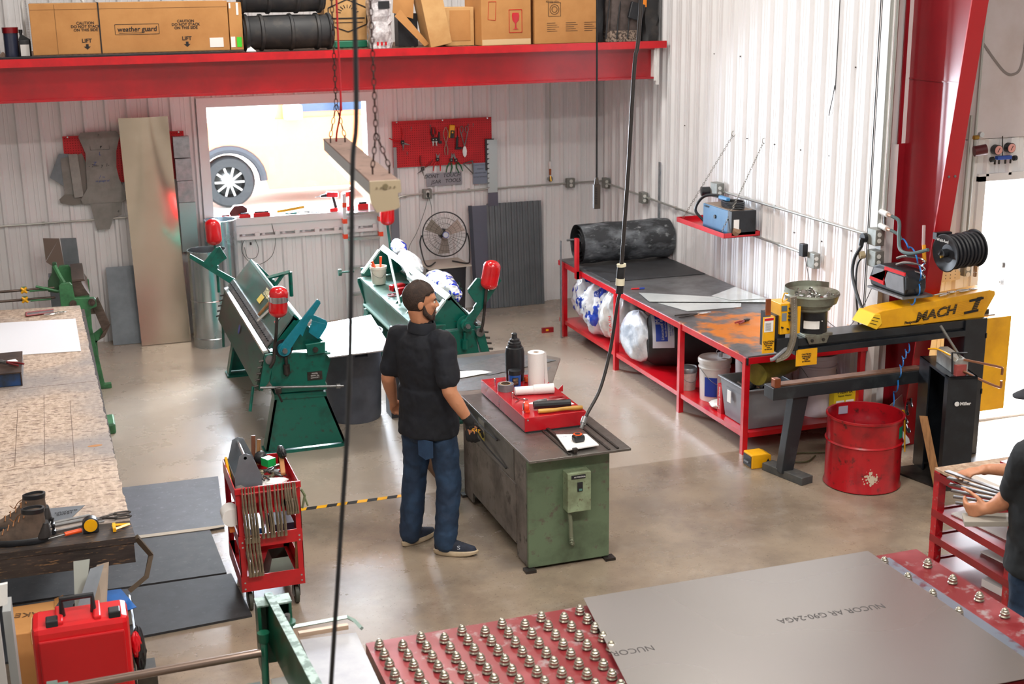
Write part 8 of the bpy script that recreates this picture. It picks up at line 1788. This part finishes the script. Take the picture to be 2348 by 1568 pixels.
limb(g,[hipR,kR,aR],[.080,.055,.040]);limb(g,[hipL,kL,aL],[.080,.055,.040]);fuse(g,'body',SKIN,m2,.008,4,.5)
eyes(m2,P);hairshell(m2,HAIR,P,HS,HF,HU)
g=MB();
for s_ in (-1,1):limb(g,[P(s_*.066,.015,-.05),P(s_*.036,.062,-.096),P(0,.082,-.105)],[.008,.013,.014],8)
fuse(g,'beard',HAIR,m2,.007,2,.5)
g=MB();rs=[]
for i in range(8):
    t_=radians(i*11.5);rs.append([g.bm.verts.new(P(.088*cos(t_)*sin(a),-.01+.110*cos(t_)*cos(a),.045+.085*sin(t_))) for a in [2*pi*k/30 for k in range(30)]])
g.skin(rs,False,True);vs=[]
for k in range(13):a=radians(-62+k*10.3);vs+=[P(.088*sin(a),-.01+.108*cos(a),.050),P(.080*sin(a),.0+.185*cos(a)**.6 if cos(a)>0 else 0,.030)]
g.mesh(vs,[(2*i,2*i+1,2*i+3,2*i+2) for i in range(12)]);o=g.build('cap',mat('dark navy cap','#10131c',.8),m2,60);sd=o.modifiers.new('t','SOLIDIFY');sd.thickness=.006
g=MB();torso(g,.014);loft(g,[(PC+UPV*-.16,.212,.172),(PC+UPV*.04,.205,.16),(PC+UPV*.20+NKd*.2,.200,.145)],S,F)
for sh,el in ((shR,elR),(shL,elL)):limb(g,[sh-(sh-NK)*.2,sh,sh+(el-sh)*.4,sh+(el-sh)*.82],[.075,.082,.080,.080])
limb(g,[NK,NK+UPV*.02],[.085,.076]);fuse(g,'t_shirt',TEE,m2,.011,4,.5,(.022,.10))
g=MB();loft(g,[(PC+UPV*-.16,.165,.13),(PC+UPV*.02,.180,.138)],S,F)
for hp,kn,an in ((hipR,kR,aR),(hipL,kL,aL)):limb(g,[hp,hp+(kn-hp)*.35,kn,an],[.105,.10,.085,.080],18)
fuse(g,'jeans',JEANS,m2,.012,4,.5,(.02,.07))
shoe(m2,(kR.x+.02,kR.y-.1,0),(F.x,F.y,0));shoe(m2,(kL.x+.02,kL.y-.1,0),(F.x,F.y,0))
g=MB();g.prism([(-.055,.05),(.055,.05),(.05,-.04),(0,-.06),(-.05,-.04)],F*.004,PC-F*.158+S*.02-UPV*.22,S,UPV);g.build('back_pocket',_M['faded denim'],m2)
# parts he carries
BP=mat('brown coated plate','#463831',.5,.0,'#372e29',6)
for k in range(6):
    c=Vector((4.36-.004*k,5.36-.018*k,1.115-k*.020));g=MB();g.box(c,(.30-.01*k,.085,.007),rot=(radians(14),radians(-10+2*k),radians(128+3*k)))
    one('metal_bracket',g,BP,('topmost','second','third','fourth','fifth','lowest')[k]+' of the brown flat metal brackets in the capped man hands','bracket')
g=MB();g.box((4.30,5.16,.985),(.24,.12,.028),rot=(0,.08,2.6),bev=.003);one('stack_of_cards',g,mat('pale stack','#9b958b',.5),'pale grey thick pad held under the forearm of the capped man','pad')
# shelf cart he leans over
t=thing('shelf_cart','red steel shelf cart loaded with papers and sheets beside the capped man','cart',(5.0,5.85,0))
cx0,cx1,cy0,cy1=4.72,5.30,5.45,6.16
for x in (cx0,cx1-.05):
    for y in (cy0,cy1-.05):g=MB();g.boxb((x,y,0),(x+.05,y+.05,.845));g.build('corner_post',RED_WORN,t)
for z in (.79,.56,.40,.24):
    g=MB()
    for lo,hi in (((cx0-.002,cy0,z),(cx0+.02,cy1,z+.045)),((cx1-.02,cy0,z),(cx1,cy1,z+.045)),((cx0,cy1-.02,z),(cx1,cy1,z+.045)),((cx0,cy0,z),(cx1,cy0+.02,z+.045))):g.boxb(lo,hi)
    g.boxb((cx0+.02,cy0+.02,z+.03),(cx1-.02,cy1-.02,z+.038));g.build('shelf',RED_DK,t)
g=MB();g.boxb((cx0,cy0,.845),(cx1,cy1,.86));g.build('particle_board_top',mat('worn chip board','#8d6f55',.7,0,'#b59c82',25),t)
for i,(c,d,m_,lb) in enumerate((((5.0,5.78,.875),(.34,.40,.028),PAPER,'thick stack of white paper on top of the red shelf cart'),((5.0,5.85,.603),(.40,.45,.008),PAPER,'white sheet on the second shelf of the red cart'),((5.02,5.70,.445),(.36,.30,.008),PAPER,'marked white paper on the third shelf of the red cart'),((4.97,5.62,.302),(.36,.28,.045),PAPER,'thick white stack on the lowest shelf of the red cart'),((4.98,5.56,.625),(.18,.12,.03),BLUEP,'blue folder on the second shelf of the red cart'),((5.15,6.02,.878),(.12,.06,.03),RED_DK,'dark red block on the far corner of the cart top'))):
    g=MB();g.box(c,d,rot=.12);one('paper_stack' if m_ is PAPER else ('folder' if m_ is BLUEP else 'block'),g,m_,lb,'paper' if m_ is PAPER else 'folder' if m_ is BLUEP else 'block')
